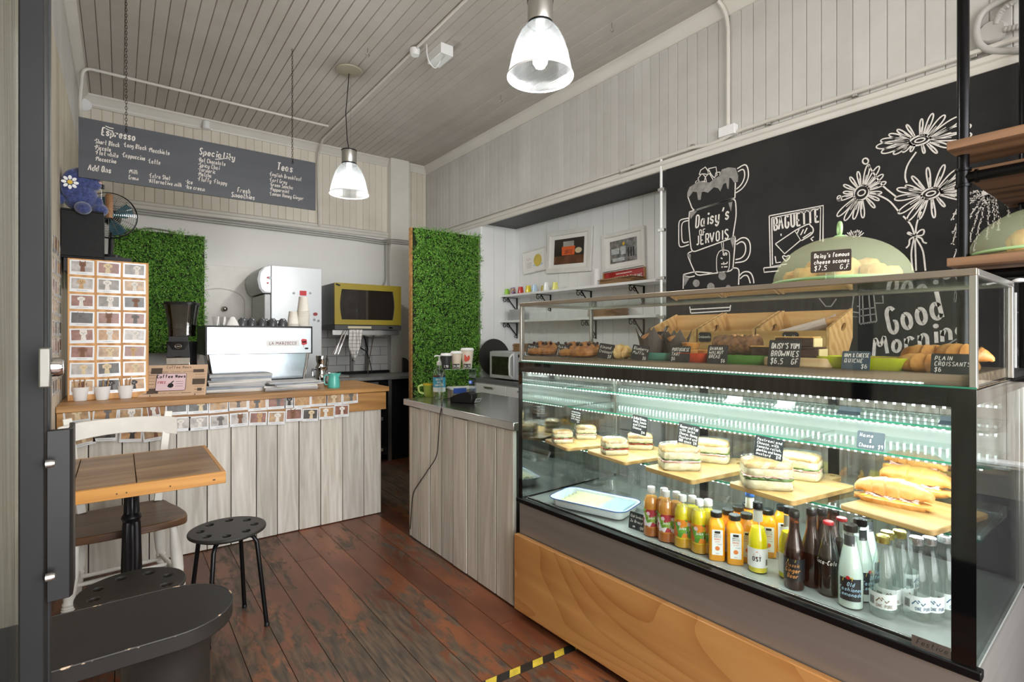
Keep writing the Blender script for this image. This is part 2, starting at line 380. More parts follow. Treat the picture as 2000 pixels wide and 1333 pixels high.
# alcove: wide white planks, black soffit
mb = MB(); y = AY0
k = 0
while y < AY1 - .01:
    y2 = min(y + 0.118 + 0.03 * (k % 3), AY1); mb.box(AX, y + .0035, 0, AX + .02, y2, RAIL); y = y2; k += 1
mb.box(AX + .012, AY0, 0, AX + .03, AY1, RAIL)
struct('wall_alcove', mb, M_white, smooth=False, bev=0.002)
mb = MB()
x = XR
while x < AX - .01: mb.box(x + .0035, AY1 - .02, 0, min(x + .15, AX), AY1, RAIL); x += .15
mb.box(XR, AY1 - .012, 0, AX, AY1, RAIL); mb.box(XR + .1, AY0 - .1, 0, AX, AY0, RAIL)
struct('wall_alcove_side', mb, M_white, smooth=False, bev=.002)
mb = MB(); mb.box(XR + .002, AY0, RAIL - .005, AX + .03, AY1, RAIL + .02); struct('ceiling_alcove', mb, M_black)
mb = MB(); mb.box(XR - .012, AY1 - .01, 0, XR + .0, 5.0, RAIL - .0); struct('wall_right_pilaster', mb, M_white)
# left wall: whitewashed boards below, painted boards above
M_ww = wood('whitewashed_board', '#b9ab92', '#ddd5c6', 'z', 0.6, knots=0.3, island=0.08)
mb = MB(); y = YF
while y < YB: mb.box(XL - .02, y + .002, 0, XL, min(y + .13, YB), 2.9); y += .13
mb.box(XL - .06, YF, 0, XL - .012, YB, ZC); struct('wall_left', mb, M_ww, smooth=False)
Ml = Matrix(((0, 0, 1, XL), (1, 0, 0, YF), (0, 1, 0, 2.9), (0, 0, 0, 1)))
struct('wall_left_upper', boards(Ml, YB - YF, ZC - 2.9), M_wall, smooth=False)
# front wall with the shop window and the open doorway
mb = MB(); mb.box(XL - .3, YF - .1, 0, -.15, YF, ZC); mb.box(2.85, YF - .1, 0, 3.2, YF, ZC); mb.box(-.15, YF - .1, 2.75, 2.85, YF, ZC); mb.box(.95, YF - .1, 0, 2.85, YF, .4)
struct('wall_front', mb, M_white)
mb = MB(); mb.box(.95, YF - .09, .4, 1.02, YF - .02, 2.75); mb.box(2.78, YF - .09, .4, 2.85, YF - .02, 2.75); mb.box(1.02, YF - .09, .4, 2.78, YF - .02, .46)
mb.box(1.02, YF - .09, 2.69, 2.78, YF - .02, 2.75); mb.box(1.87, YF - .09, .46, 1.93, YF - .02, 2.69); struct('window_1', mb, M_black, bev=.003)
# pavement outside
mb = MB(); mb.box(-8, -9, -.12, 12, YF - .1, -.09); struct('pavement', mb, mat('pavement_grey', '#77756f', .8, sc=3, var=.2))
# cornices and picture rails (moulded)
def moulding(name, p0, p1, prof, inward, m=M_trim):
    """profile (out, up) swept straight from p0 to p1"""
    p0, p1 = Vector(p0), Vector(p1); d = (p1 - p0); L = d.length; i = Vector(inward)
    Mx = Matrix((i, UP, i.cross(UP))).transposed().to_4x4()
    if i.cross(UP).dot(d) < 0:
        p0, p1 = p1, p0
    Mx.translation = p0; mb = MB(); mb.prism(prof, 0, L, Mx); return struct(name, mb, m)
CP = [(0, -.085), (.012, -.085), (.014, -.07), (.022, -.062), (.03, -.045), (.042, -.03), (.052, -.018), (.06, -.014), (.062, 0), (0, 0)]
moulding('trim_1', (XL, YB, ZC), (XR, YB, ZC), CP, (0, -1, 0)); moulding('trim_2', (XR, YF, ZC), (XR, YB, ZC), CP, (-1, 0, 0)); moulding('trim_3', (XL, YF, ZC), (XL, YB, ZC), CP, (1, 0, 0))
RP = [(0, -.03), (.02, -.03), (.026, -.02), (.026, .0), (.034, .008), (.034, .03), (.02, .04), (.0, .045)]
moulding('trim_4', (XR, YF, RAIL), (XR, YB, RAIL), RP, (-1, 0, 0)); moulding('trim_5', (XL, YB, RAIL), (XR, YB, RAIL), RP, (0, -1, 0))
# boxed column on the back wall
mb = MB(); mb.box(2.49, YB - .11, 0, 2.72, YB - .0, ZC); struct('column_1', mb, mat('column_paint', '#dcdad2', .45, var=.03), bev=.004)
# kitchen tiles on the back wall, low
m, nt, b = nodes('white_subway_tile'); v = coords(nt); sw = N(nt, 'ShaderNodeSeparateXYZ'); nt.links.new(v, sw.inputs[0]); cb = N(nt, 'ShaderNodeCombineXYZ')
nt.links.new(sw.outputs[0], cb.inputs[0]); nt.links.new(sw.outputs[2], cb.inputs[1])
br = N(nt, 'ShaderNodeTexBrick', i_Scale=1.0, i_Mortar_Size=.0025, i_Brick_Width=.2, i_Row_Height=.1, i_Color1=lin('#d9d8d5'), i_Color2=lin('#d2d1ce'), i_Mortar=lin('#6f6d6a'))
nt.links.new(cb.outputs[0], br.inputs[0]); nt.links.new(br.outputs[0], b.inputs['Base Color']); b.inputs['Roughness'].default_value = .18
bump(nt, b, br.outputs['Fac'], -.3, .002)
mb = MB(); mb.box(1.55, YB - .012, .8, 3.0, YB, 1.5); struct('wall_back_tiles', mb, m)
# flat white panel door in the back wall
t = tag(MB().box(.48, YB - .03, 0, 1.06, YB - .001, 2.0).build('door_2', mat('door_white', '#e2dfd8', .4), bev=.003), kind='structure')
mb = MB(); P = [(.56, 1.05), (.98, 1.05), (.98, 1.66)] + arc(.77, 1.66, .21, 0, 180, 16, .12) + [(.56, 1.66)]
mb.tube([(p[0], YB - .03, p[1]) for p in P], .008, 6, closed=True); mb.build('panel_moulding', MATS['door_white'], t)
p = at(438, 604, Y=YB - .04); mb = MB(); mb.ball((p.x, p.y - .03, p.z), .026); mb.cyl((p.x, p.y + .01, p.z), (p.x, p.y - .02, p.z), .012); mb.build('door_knob', mat('brushed_nickel', '#b9b4a8', .3, 1.0), t)
# ---- chalkboard on the right wall
m, nt, b = nodes('chalkboard_black'); v = coords(nt)
a = N(nt, 'ShaderNodeTexNoise', i_Scale=2.2, i_Detail=8.0, i_Roughness=.7); nt.links.new(v, a.inputs[0])
r = ramp(nt, [(.35, lin('#232324')), (.75, lin('#333230'))]); nt.links.new(a.outputs[0], r.inputs[0]); nt.links.new(r.outputs[0], b.inputs['Base Color']); b.inputs['Roughness'].default_value = .6; b.inputs['Specular IOR Level'].default_value = .2
M_chalkb = m; M_chalk = mat('chalk_white', '#e9e4de', .9, var=.1, sc=60)
chalkboard = MB().box(XR - .012, YF + .02, 1.13, XR - .0005, AY0, RAIL - .03).build('chalkboard', M_chalkb)
tag(chalkboard, 'huge black chalkboard covered in chalk drawings on the long wall', 'chalkboard')
# weathered planks under the chalkboard
mb = MB(); y = YF + .02
while y < AY0: mb.box(XR - .02, y + .002, 0, XR - .0005, min(y + .125, AY0), 1.13); y += .125
struct('wall_right_lower', mb, wood('weathered_plank', '#a59a8b', '#d6d0c6', 'z', .6, island=.1), smooth=False)
# ================================================================== counters
M_clad = wood("reclaimed_white_plank", "#bdb7ab", "#f0ece4", "z", 0.65, grain=1.6, knots=.07, island=.16, bmp=.3)
M_pine = wood('oiled_pine', '#8f6434', '#c39257', 'x', 0.42, knots=.3, island=.05)
M_steel = mat('brushed_steel', '#b4b3b0', 0.22, 1.0, var=.05, sc=3, aniso=(1, 30, 1))
M_chrome = mat('polished_chrome', '#d8d8d8', 0.08, 1.0, var=.02)
M_alu = mat('satin_aluminium', '#c9c8c4', 0.35, 1.0, var=.03)
M_paper = mat('paper_white', '#efeeea', 0.6, var=.02)
M_ink = mat('ink_black', '#1d1c1c', 0.6, var=.05)
M_bkmet = mat('black_steel', '#19191b', 0.28, 0.6, var=.1)
M_bkpl = mat('black_plastic', '#151516', 0.4, var=.08, spec=.3)
def planks(mb, x0, x1, z0, z1, t, Mx, w0=.14, jit=.02, gap=.004, seed=3):
    rnd = random.Random(seed); x = x0
    while x < x1 - .02:
        w_ = w0 + rnd.uniform(-jit, jit); e = min(x + w_, x1)
        if x1 - e < .04: e = x1
        d = rnd.uniform(0, .004)
        mb.box(x, -t - d, z0, e - gap, 0, z1 + rnd.uniform(-.003, .003), Mx); x = e
    return mb
def P4(px, py, **k): return at(px, py, **k)
oc = thing('order_counter', 'long coffee counter clad in whitewashed planks under a pine top', 'counter', (XL, 3.71, 0))
mb = MB(); planks(mb, 0.004, 1.835, 0.005, .80, .02, None, .145, .02, gap=.005); mb.build('plank_cladding', M_clad, oc, bev=.0015)
mb = MB(); mb.box(.01, .002, 0, 1.825, .64, .88); mb.build('carcass', mat('dark_carcass', '#2b2825', .6), oc)
mb = MB(); mb.box(.004, -.035, .775, 1.865, -.02, .906); mb.box(1.835, -.02, .775, 1.865, .6, .906); mb.build('apron', M_pine, oc, bev=.002)
mb = MB(); mb.box(.002, -.05, .908, 1.885, .66, .943); mb.build('countertop', M_pine, oc, bev=.004)
# service counter with the steel top
sc_ = thing('service_counter', 'plank clad counter with a stainless steel top beside the display case', 'counter', (1.55, 2.02, 0))
Mside = Matrix.Rotation(R(90), 4, 'Z')                         # local x -> +Y, local -y -> +X ; flip so planks face -X
Mface = Matrix(((0, 1, 0, 0), (1, 0, 0, 0), (0, 0, 1, 0), (0, 0, 0, 1)))
mb = MB(); planks(mb, 0, 1.15, .005, .856, .018, Mface, .14, .04, gap=.009, seed=5); mb.build('plank_cladding', M_clad, sc_, bev=.0015)
MB().box(-.0155, 0.004, .008, -.0005, 1.146, .854).build('backing_board', mat('dark_carcass'), sc_)
mb = MB(); mb.box(.0, .0, 0, .58, 1.15, .856); mb.build('carcass', mat('dark_carcass'), sc_)
mb = MB(); mb.box(-.035, -.02, .86, .6, 1.2, .902); mb.build('countertop', M_steel, sc_, bev=.004)
# ================================================================== seats and tables
def plate_holes(outer, holes, z0, z1, name, m, parent, bev=0, loc=None):
    bm = bmesh.new(); edges = []
    for loop in [outer] + holes:
        vs = [bm.verts.new((p[0], p[1], z0)) for p in loop]
        edges += [bm.edges.new((vs[i], vs[(i + 1) % len(vs)])) for i in range(len(vs))]
    bmesh.ops.triangle_fill(bm, use_beauty=True, use_dissolve=False, edges=edges)
    g = bmesh.ops.extrude_face_region(bm, geom=bm.faces[:])
    for v in [e for e in g['geom'] if isinstance(e, bmesh.types.BMVert)]: v.co.z = z1
    mb = MB(); mb.bm.free(); mb.bm = bm
    return mb.build(name, m, parent, bev=bev, loc=loc)
M_stool = mat('grey_black_plastic', '#282724', 0.42, var=.05, sc=20)
def stool(x, y, rz, label):
    t = thing('stool', label, 'stool', (x, y, 0), rz, 'round perforated stools')
    holes = [arc(.108 * math.cos(R(45 * k + 22)), .108 * math.sin(R(45 * k + 22)), .0165, 0, -360 + 30, 11) for k in range(8)]
    plate_holes(arc(0, 0, .158, 0, 352.5, 47), holes, .436, .45, 'seat', M_stool, t, bev=.004)
    mb = MB(); mb.lathe([(.12, .428), (.13, .424), (.14, .428), (.14, .436), (.12, .436)], 32, closed=True); mb.build('seat_ring', M_bkmet, t)
    for k in range(4):
        a = R(45 + 90 * k); c, s_ = math.cos(a), math.sin(a)
        mb = MB(); mb.tube([(c * .04, s_ * .04, .422), (c * .085, s_ * .085, .42), (c * .112, s_ * .112, .41), (c * .128, s_ * .128, .385), (c * .15, s_ * .15, .2), (c * .172, s_ * .172, .004)], .0095, 10)
        l = mb.build('leg', M_bkmet, t)
        mb = MB(); mb.lathe([(0, 0), (.0115, 0), (.0115, .012), (.009, .016), (0, .016)], 12, (c * .1725, s_ * .1725, 0)); mb.build('foot_cap', M_bkpl, l)
    return t
stool(.39, 2.66, R(12), 'black round perforated stool standing free in front of the wooden table')
stool(.035, 2.235, R(40), 'black round perforated stool tucked between the wooden table and the black table')
# wooden table on a cast iron pedestal
tb = thing('cafe_table', 'square thick pine cafe table on a fluted cast iron pedestal', 'table', (.04, 2.80, 0))
M_top = wood('table_top_oak', '#6f5236', '#a98a64', 'x', .4, island=.07, grain=.6, rings=9)
M_edge = wood('table_edge_pine', '#a9722f', '#d29a50', 'x', .4, knots=.2, grain=1.2)
mb = MB(); z1 = .752
mb.box(-.285, -.31, z1 - .035, -.185, .315, z1); mb.box(-.182, -.31, z1 - .035, .01, .315, z1); mb.box(.013, -.31, z1 - .035, .30, .315, z1); mb.build('table_top', M_top, tb, bev=.002)
mb = MB(); mb.box(-.30, -.327, z1 - .05, .316, -.311, z1 - .001); mb.box(-.30, .316, z1 - .05, .316, .332, z1 - .001); mb.box(.3005, -.311, z1 - .05, .316, .316, z1 - .001); mb.box(-.3, -.311, z1 - .05, -.2855, .316, z1 - .001)
ed = mb.build('edge_band', M_edge, tb, bev=.0015)
mb = MB()
for x in (-.2, -.19, -.05, -.02, .12, .27, .275): mb.cyl((x, -.3268, z1 - .03), (x, -.3285, z1 - .03), .0028, n=8)
mb.build('nail_head', mat('iron_nail', '#4a3a2c', .6, .5), ed)
prof = [(0, 0), (.10, 0), (.10, .02), (.06, .05), (.045, .10), (.038, .16), (.045, .19), (.05, .205), (.045, .22), (.036, .225), (.05, .245), (.057, .265), (.05, .285), (.037, .295), (.036, .31), (.031, .5), (.029, .515),
        (.034, .525), (.038, .535), (.034, .545), (.027, .553), (.025, .66), (.034, .69), (.05, .70)]
mb = MB(); n = 32; rings = []
for r, z in prof:
    fl = 1.0 if z < .3 or z > .66 or .515 < z < .553 else None
    rings.append([mb.bm.verts.new((r * (fl or (1.06 if k % 4 in (0, 1) else .9)) * math.cos(2 * math.pi * k / n), r * (fl or (1.06 if k % 4 in (0, 1) else .9)) * math.sin(2 * math.pi * k / n), z)) for k in range(n)])
for a, b_ in zip(rings, rings[1:]):
    for k in range(n): mb.bm.faces.new([a[k], a[(k + 1) % n], b_[(k + 1) % n], b_[k]])
M_iron = mat('cast_iron_black', '#17171a', .32, .4, var=.2, sc=40, bmp=.1)
mb.build('pedestal', M_iron, tb)
for k in range(4):
    a = R(45 + 90 * k); mb = MB(); mb.tube([(.04 * math.cos(a), .04 * math.sin(a), .1), (.1 * math.cos(a), .1 * math.sin(a), .11), (.18 * math.cos(a), .18 * math.sin(a), .06), (.25 * math.cos(a), .25 * math.sin(a), .018)], [.03, .028, .022, .016], 8)
    mb.build('foot', M_iron, tb)
mb = MB(); mb.cbox((0, 0, .697), (.36, .05, .008)); mb.cbox((0, 0, .697), (.05, .36, .0079)); mb.build('top_plate', M_iron, tb)
# white farmhouse chair with a brown seat, facing the table
ch = thing('farmhouse_chair', 'white painted farmhouse chair with a worn brown saddle seat', 'chair', (.015, 3.13, 0), R(3))
M_seat = wood('worn_brown_seat', '#452b1b', '#8a6848', 'x', .35, rings=7, grain=.5)
M_cw = mat('chipped_white_paint', '#e3e0d8', .38, var=.06, sc=12, bmp=.1)
seat = [(-.235, -.2), (-.1, -.225), (.1, -.225), (.235, -.2), (.245, -.12), (.225, .02), (.20, .1), (.19, .18), (.16, .215), (0, .22), (-.16, .215), (-.19, .18), (-.2, .1), (-.225, .02), (-.245, -.12)]
mb = MB(); mb.prism(rounded([(seat[-1][0], seat[-1][1])] + seat, .04, 3), .415, .45); mb.build('seat', M_seat, ch, bev=.008)
def turned(p0, p1, name='leg', par=None):
    p0, p1 = Vector(p0), Vector(p1); d = p1 - p0; L = d.length; q = d.to_track_quat('Z', 'Y').to_matrix().to_4x4(); q.translation = p0
    pr = [(0, 0), (.017, 0), (.02, .05), (.022, .1), (.0235, .13), (.019, .135), (.0245, .14), (.019, .145), (.0235, .15), (.02, .155), (.0235, .165), (.019, .175), (.023, .2), (.0255, .27), (.022, .33), (.017, .385), (.017, .42), (0, .42)]
    mb = MB(); mb.lathe([(r, z * L / .42) for r, z in pr], 18, Mx=q); return mb.build(name, M_cw, par)
for x, y in ((-.18, -.165), (.18, -.165), (-.15, .165), (.15, .165)): turned((x * 1.2, y * 1.18, .002), (x, y, .418), 'leg', ch)
for s_ in (-1, 1):
    mb = MB(); mb.tube([(s_ * .2, -.18, .17), (s_ * .185, 0, .17), (s_ * .165, .18, .17)], [.009, .014, .009], 10); mb.build('stretcher', M_cw, ch)
mb = MB(); mb.tube([(-.185, 0, .17), (0, 0, .17), (.185, 0, .17)], [.009, .013, .009], 10); mb.build('stretcher', M_cw, ch)
mb = MB(); mb.tube([(-.165, .18, .14), (.165, .18, .14)], .01, 10); mb.build('stretcher', M_cw, ch)
for s_ in (-1, 1):
    mb = MB(); Mx = frame_mx((s_ * .155, .185, .45), (s_ * .12, .16, 1), (1, 0, 0))
    mb.box(0, -.018, -.011, .47, .018, .011, Mx); mb.build('back_post', M_cw, ch, bev=.003)
mb = MB(); n = 16; top = []; bot = []
for i in range(n + 1):
    u = -1 + 2 * i / n; x = .245 * u; y = .245 + .035 * (1 - u * u) - .02; zt = .895 - .018 * abs(u) ** 3; zb = .785 + .03 * (1 - u * u)
    for yy, L_ in ((y - .009, bot), (y + .009, top)): L_.append((Vector((x, yy, zt)), Vector((x, yy + .0, zb))))
va = [[mb.bm.verts.new(p) for p in q] for q in bot]; vb = [[mb.bm.verts.new(p) for p in q] for q in top]
for i in range(n):
    for q in ((va[i][0], va[i][1], va[i + 1][1], va[i + 1][0]), (vb[i][1], vb[i][0], vb[i + 1][0], vb[i + 1][1]), (va[i][0], va[i + 1][0], vb[i + 1][0], vb[i][0]), (va[i + 1][1], va[i][1], vb[i][1], vb[i + 1][1])): mb.bm.faces.new(q)
mb.bm.faces.new([va[0][1], va[0][0], vb[0][0], vb[0][1]]); mb.bm.faces.new([va[n][0], va[n][1], vb[n][1], vb[n][0]])
mb.build('top_rail', M_cw, ch, bev=.003)
mb = MB(); mb.cbox((0, .215, .62), (.32, .016, .035)); mb.build('cross_rail', M_cw, ch, bev=.003)
# black round-ended table close to the door
bt = thing('console_table', 'chipped matt black round-ended table on a drum pedestal by the door', 'table', (0, 1.405, 0))
M_mblk = mat('matt_black_paint', '#24211f', .5, var=.12, sc=10, spec=.25)
prof = [(-.25, -.125)] + arc(.09, 0, .125, -90, 90, 20) + [(-.25, .125)]
mb = MB(); mb.prism(prof, .664, .70); top_ = mb.build('table_top', M_mblk, bt, bev=.003)
m, nt, b = nodes('chipped_edge'); a = N(nt, 'ShaderNodeTexNoise', i_Scale=38.0, i_Detail=5.0); nt.links.new(coords(nt), a.inputs[0])
r = ramp(nt, [(.60, lin('#2a2826')), (.64, lin('#c4ab90'))]); nt.links.new(a.outputs[0], r.inputs[0]); nt.links.new(r.outputs[0], b.inputs['Base Color'])
mb = MB(); pr2 = [(p[0], p[1]) for p in prof]; mb.tube([(p[0], p[1], .6985) for p in pr2], .0022, 6); mb.build('worn_rim', m, top_)
mb = MB(); mb.lathe([(.0, .0), (.092, 0), (.092, .02), (.085, .03), (.084, .60), (.088, .64), (.10, .663), (0, .663)], 36, (.085, 0, 0)); mb.build('pedestal', M_mblk, bt)
# ================================================================== glass entrance door standing open close to the lens
dr = tag(MB().box(-.108, .945, 0, -.082, 1.0, ZC - .06).build('door_1', mat('charcoal_metal', '#1d1d1e', .5, .0, spec=.25, var=.12, sc=15), bev=.002), kind='structure')
mb = MB(); mb.box(-.1125, .05, .25, -.1085, .96, 3.2); mb.build('glass_pane', glass('door_glass', '#f4f8f7', refl=.55, base=.06, rough=.02), dr)
mb = MB(); mb.box(-.108, .05, 0, -.085, .944, .25); mb.box(-.108, .05, 3.25, -.085, .944, ZC - .06); mb.build('door_rail', MATS['charcoal_metal'], dr)
mb = MB(); mb.box(-.1, .99, 0, -.080, 1.012, ZC - .06); mb.build('edge_strip', mat('grey_metal', '#27282a', .4, .0, spec=.3), dr, bev=.001)
mb = MB(); Pp = [(-.080, .95), (-.056, .952), (-.053, .960), (-.0535, 1.02), (-.058, 1.028), (-.061, 1.026), (-.0585, 1.016), (-.0585, .966), (-.080, .962)]
mb.prism(Pp, .955, 1.19); pp = mb.build('pull_handle', M_bkpl, dr, bev=.0008)
for z in (.995, 1.148):
    mb = MB(); mb.lathe([(0, 0), (.0055, 0), (.0055, .006), (.004, .0095), (0, .011)], 14, Mx=Matrix.Translation((-.080, .935, z)) @ Matrix.Rotation(R(90), 4, 'Y')); mb.build('bolt', M_alu, dr)
mb = MB(); mb.box(-.084, .90, 1.253, -.072, .925, 1.305); lk = mb.build('lock_case', mat('worn_nickel', '#77756f', .4, .7), dr, bev=.002)
mb = MB(); mb.lathe([(0, 0), (.0125, 0), (.0125, .008), (.010, .012), (0, .013)], 20, Mx=Matrix.Translation((-.072, .9125, 1.279)) @ Matrix.Rotation(R(90), 4, 'Y')); mb.build('thumb_turn', M_chrome, lk)
# ================================================================== hazard tape and scuffed mat on the floor
a_, b2 = at(960, 1333, z=0), at(1100, 1274, z=0)
d_ = (b2 - a_).normalized(); nrm = Vector((-d_.y, d_.x, 0)); Mx = frame_mx(a_ + UP * .0012 - d_ * .5, d_, nrm)
tp = tag(MB().box(0, -.02, -.001, 1.0, .02, 0, Mx).build('hazard_tape', mat('tape_black', '#1f1e1c', .4)), 'black and yellow striped hazard tape stuck across the worn floor', 'floor tape')
mb = MB()
for i in range(9):
    x = .02 + .11 * i; mb.prism([(x, -.0185), (x + .05, -.0185), (x + .075, .0185), (x + .025, .0185)], 0, .0006, Mx)
mb.build('yellow_stripe', mat('tape_yellow', '#cdb23a', .45, var=.25, sc=30), tp)
# ================================================================== electrics on walls and ceiling
M_cond = mat('painted_conduit', '#d4d0c8', .4, var=.04)
def smooth_path(P, r=.05, n=5): 
    out = [Vector(P[0])]
    for i in range(1, len(P) - 1):
        a, b_, c = Vector(P[i - 1]), Vector(P[i]), Vector(P[i + 1])
        d1 = min((a - b_).length / 2, r); d2 = min((c - b_).length / 2, r); p = b_ + (a - b_).normalized() * d1; q = b_ + (c - b_).normalized() * d2
        out += [p * (1 - k / n) ** 2 + b_ * 2 * (k / n) * (1 - k / n) + q * (k / n) ** 2 for k in range(n + 1)]
    return out + [Vector(P[-1])]
def pipe(name, label, P, r=.01, m=None, cat='conduit', bend=.06, group=None, clips=()):
    o = MB().tube(smooth_path(P, bend), r, 8).build(name, m or M_cond); tag(o, label, cat, group)
    for c in clips:
        mb = MB(); mb.cbox(c[0], c[1]); mb.build('clip', M_alu, o, bev=.001)
    return o
zc = ZC - .014
pipe('conduit', 'white conduit running under the ceiling boards parallel to the menu board', [(XL + .03, YB - .2, 2.75), (XL + .03, 5.15, 3.1), (XL + .05, 5.12, zc), (1.62, 5.12, zc)], .0115)
pipe('conduit', 'long grey conduit on the ceiling passing the small white sensor box', [(1.70, 5.68, 2.5), (1.68, 5.66, 3.2), (1.68, 5.5, zc), (1.68, YF + .1, zc)], .0105)
a_ = at(165, 205, Y=YB - .02); b_ = at(385, 248, Y=YB - .02); c_ = at(402, 222, Y=YB - .02)
pipe('conduit', 'thin conduit dropping from the white sounder above the menu board', [(a_.x, YB - .02, a_.z), (b_.x, YB - .02, a_.z + .0), (c_.x, YB - .02, a_.z + .02), (c_.x, YB - .05, ZC - .09)], .009)
mb = MB(); mb.lathe([(0, 0), (.032, 0), (.034, .01), (.03, .045), (.03, .07), (0, .07)], 20, (c_.x, YB - .06, ZC - .1)); tag(mb.build('fire_sounder', M_white), 'small white round sounder on conduit above the menu board', 'alarm')
mb = MB(); mb.lathe([(0, 0), (.05, 0), (.05, .03), (.045, .036), (0, .036)], 20, Mx=Matrix.Translation((a_.x, YB - .0, a_.z)) @ Matrix.Rotation(R(90), 4, 'X')); tag(mb.build('junction_box', M_white), 'round white junction box high in the corner behind the menu board', 'junction box')
# wires under the back picture rail
for k in range(3):
    z = 2.45 - .022 * k
    pipe('cable', ('topmost', 'middle', 'lowest')[k] + ' of three grey cables clipped under the back picture rail', [(XL + .1, YB - .012, z + .01), (1.0, YB - .012, z), (2.1, YB - .012, z - .008), (2.42, YB - .014, z - .02), (2.48, YB - .12, z - .015), (2.74, YB - .122, z - .01), (2.78, YB - .014, z - .0), (2.98, YB - .012, z - .03)], .007, mat('grey_cable', '#a3a19c', .5), 'cable', .03)
pipe('conduit', 'grey conduit dropping beside the boxed column to the oven socket', [(2.46, YB - .02, 2.42), (2.46, YB - .02, 1.95), (2.40, YB - .02, 1.86)], .012, mat('grey_conduit', '#9b9994', .45))
mb = MB(); mb.box(2.34, YB - .04, 1.76, 2.46, YB - .002, 1.87); tag(mb.build('isolator_switch', M_white, bev=.004), 'white isolator switch on the wall above the yellow oven', 'switch')
# junction boxes and conduits on the chalkboard wall
p = at(1421, 245, X=XR - .03)
cx = XR - .025
pipe('conduit', 'white vertical conduit from the ceiling down to a junction box over the chalkboard', [(cx, p.y, 2.6), (cx, p.y, ZC - .14), (cx - .02, p.y + .015, ZC - .05), (cx - .06, p.y + .03, ZC - .01)], .012)
mb = MB(); mb.box(XR - .05, p.y - .055, 2.545, XR - .002, p.y + .05, 2.605); tag(mb.build('junction_box', M_white, bev=.003), 'white rectangular junction box on the picture rail over the chalkboard', 'junction box')
zr = RAIL + .058
cl = [((XR - .02, y, zr + .005), (.02, .022, .035)) for y in (2.5, 2.0, 1.5, 1.06, .6)]
pipe('conduit', 'grey conduit clipped along the picture rail above the chalkboard', [(cx, 2.60, zr - .0), (cx, 1.98, zr), (cx, 1.9, zr - .015), (cx, 1.8, zr - .015), (cx, 1.7, zr + .01), (cx, YF + .1, zr + .01)], .0115, clips=cl)
for k, z in enumerate((RAIL + .06, RAIL + .035)):
    pipe('cable', ('upper', 'lower')[k] + ' painted cable clipped along the rail above the shelf alcove', [(XR - .02 - .012 * k, YB - .15, z), (XR - .02 - .012 * k, 2.62, z)], .006, M_cond, 'cable')
pipe('conduit', 'thin white conduit down the edge between alcove and chalkboard', [(XR - .02, AY0 + .035, RAIL + .06), (XR - .02, AY0 + .035, 1.2)], .009, M_white, clips=[((XR - .02, AY0 + .03, z), (.025, .05, .02)) for z in (2.33, 2.05, 1.72, 1.45)])
p = at(1978, 850, X=XR - .04)
pipe('conduit', 'white conduit bending at the foot of the chalkboard beside the display case', [(p.x, p.y, 1.5), (p.x, p.y, .82), (p.x, p.y - .12, .79), (p.x, p.y - .5, .79)], .013, M_white)
# corrugated conduit loop above the pipe shelf
lp = thing('cable_junction', 'round grey junction with looping corrugated conduit high above the chalkboard', 'junction box', tuple(at(1940, 65, X=XR)))
M_gc = mat('corrugated_grey', '#b6b4b0', .4)
mb = MB(); mb.lathe([(0, 0), (.05, 0), (.05, .02), (.04, .035), (0, .035)], 24, Mx=Matrix.Rotation(R(-90), 4, 'Y')); mb.build('box', M_gc, lp)
def loop_pts(L): return [tuple(at(a, b2, X=XR - .03) - lp.location) for a, b2 in L]
mb = MB(); pts = smooth_path(loop_pts([(1985, -10), (1955, 0), (1915, 25), (1905, 60), (1915, 95), (1960, 103), (2060, 92)]), .08, 8); mb.tube(pts, .014, 10); mb.build('conduit_loop', M_gc, lp)
mb = MB(); pts = smooth_path(loop_pts([(1945, 48), (1950, 25), (1975, 5), (2020, -20)]), .06, 8)
mb.tube(pts, [.013 if i % 2 else .0105 for i in range(len(pts))], 10); mb.build('flexible_conduit', M_gc, lp)
mb = MB(); pts = loop_pts([(1960 + 4 * i, 58 - .8 * i) for i in range(24)]); mb.tube(pts, [.013 if i % 2 else .0105 for i in range(len(pts))], 10); mb.build('flexible_conduit', M_gc, lp)
# sensor box, rose box, hooks
p = at(790, 152, z=ZC - .04); sb = thing('sensor_box', 'small white box fixed to the ceiling near the middle of the room', 'sensor', (1.84, 3.30, ZC))
mb = MB(); mb.box(-.05, -.1, -.075, .05, .1, 0); mb.build('housing', M_white, sb, bev=.004)
mb = MB(); mb.tube(smooth_path([(-.12, -.02, -.01), (-.12, -.03, -.12), (-.05, -.02, -.17), (0, .0, -.08)], .06), .004, 6); mb.build('wire', M_white, sb)
mb = MB(); mb.lathe([(0, 0), (.036, 0), (.036, -.03), (.028, -.045), (0, -.045)], 20, (1.68, 3.38, ZC - .012)); tag(mb.build('junction_box', M_white), 'small round junction box on the ceiling beside the white sensor', 'junction box')
for a, b2, lb in ((718, 95, 'rusty open hook screwed in the ceiling behind the ceiling rose'), (1195, 45, 'open metal hook in the ceiling beside the large pendant lamp'), (978, 186, 'tiny metal hook in the ceiling between the two pendant lamps')):
    p = at(a, b2, z=ZC); mb = MB(); mb.tube([(p.x, p.y, ZC + .002), (p.x, p.y, ZC - .03)] + [(p.x + .014 * math.sin(R(t_)), p.y, ZC - .044 + .014 * math.cos(R(t_))) for t_ in range(0, 271, 30)], .0025, 6)
    tag(mb.build('ceiling_hook', mat('dull_steel', '#8d8a84', .4, .8)), lb, 'hook')
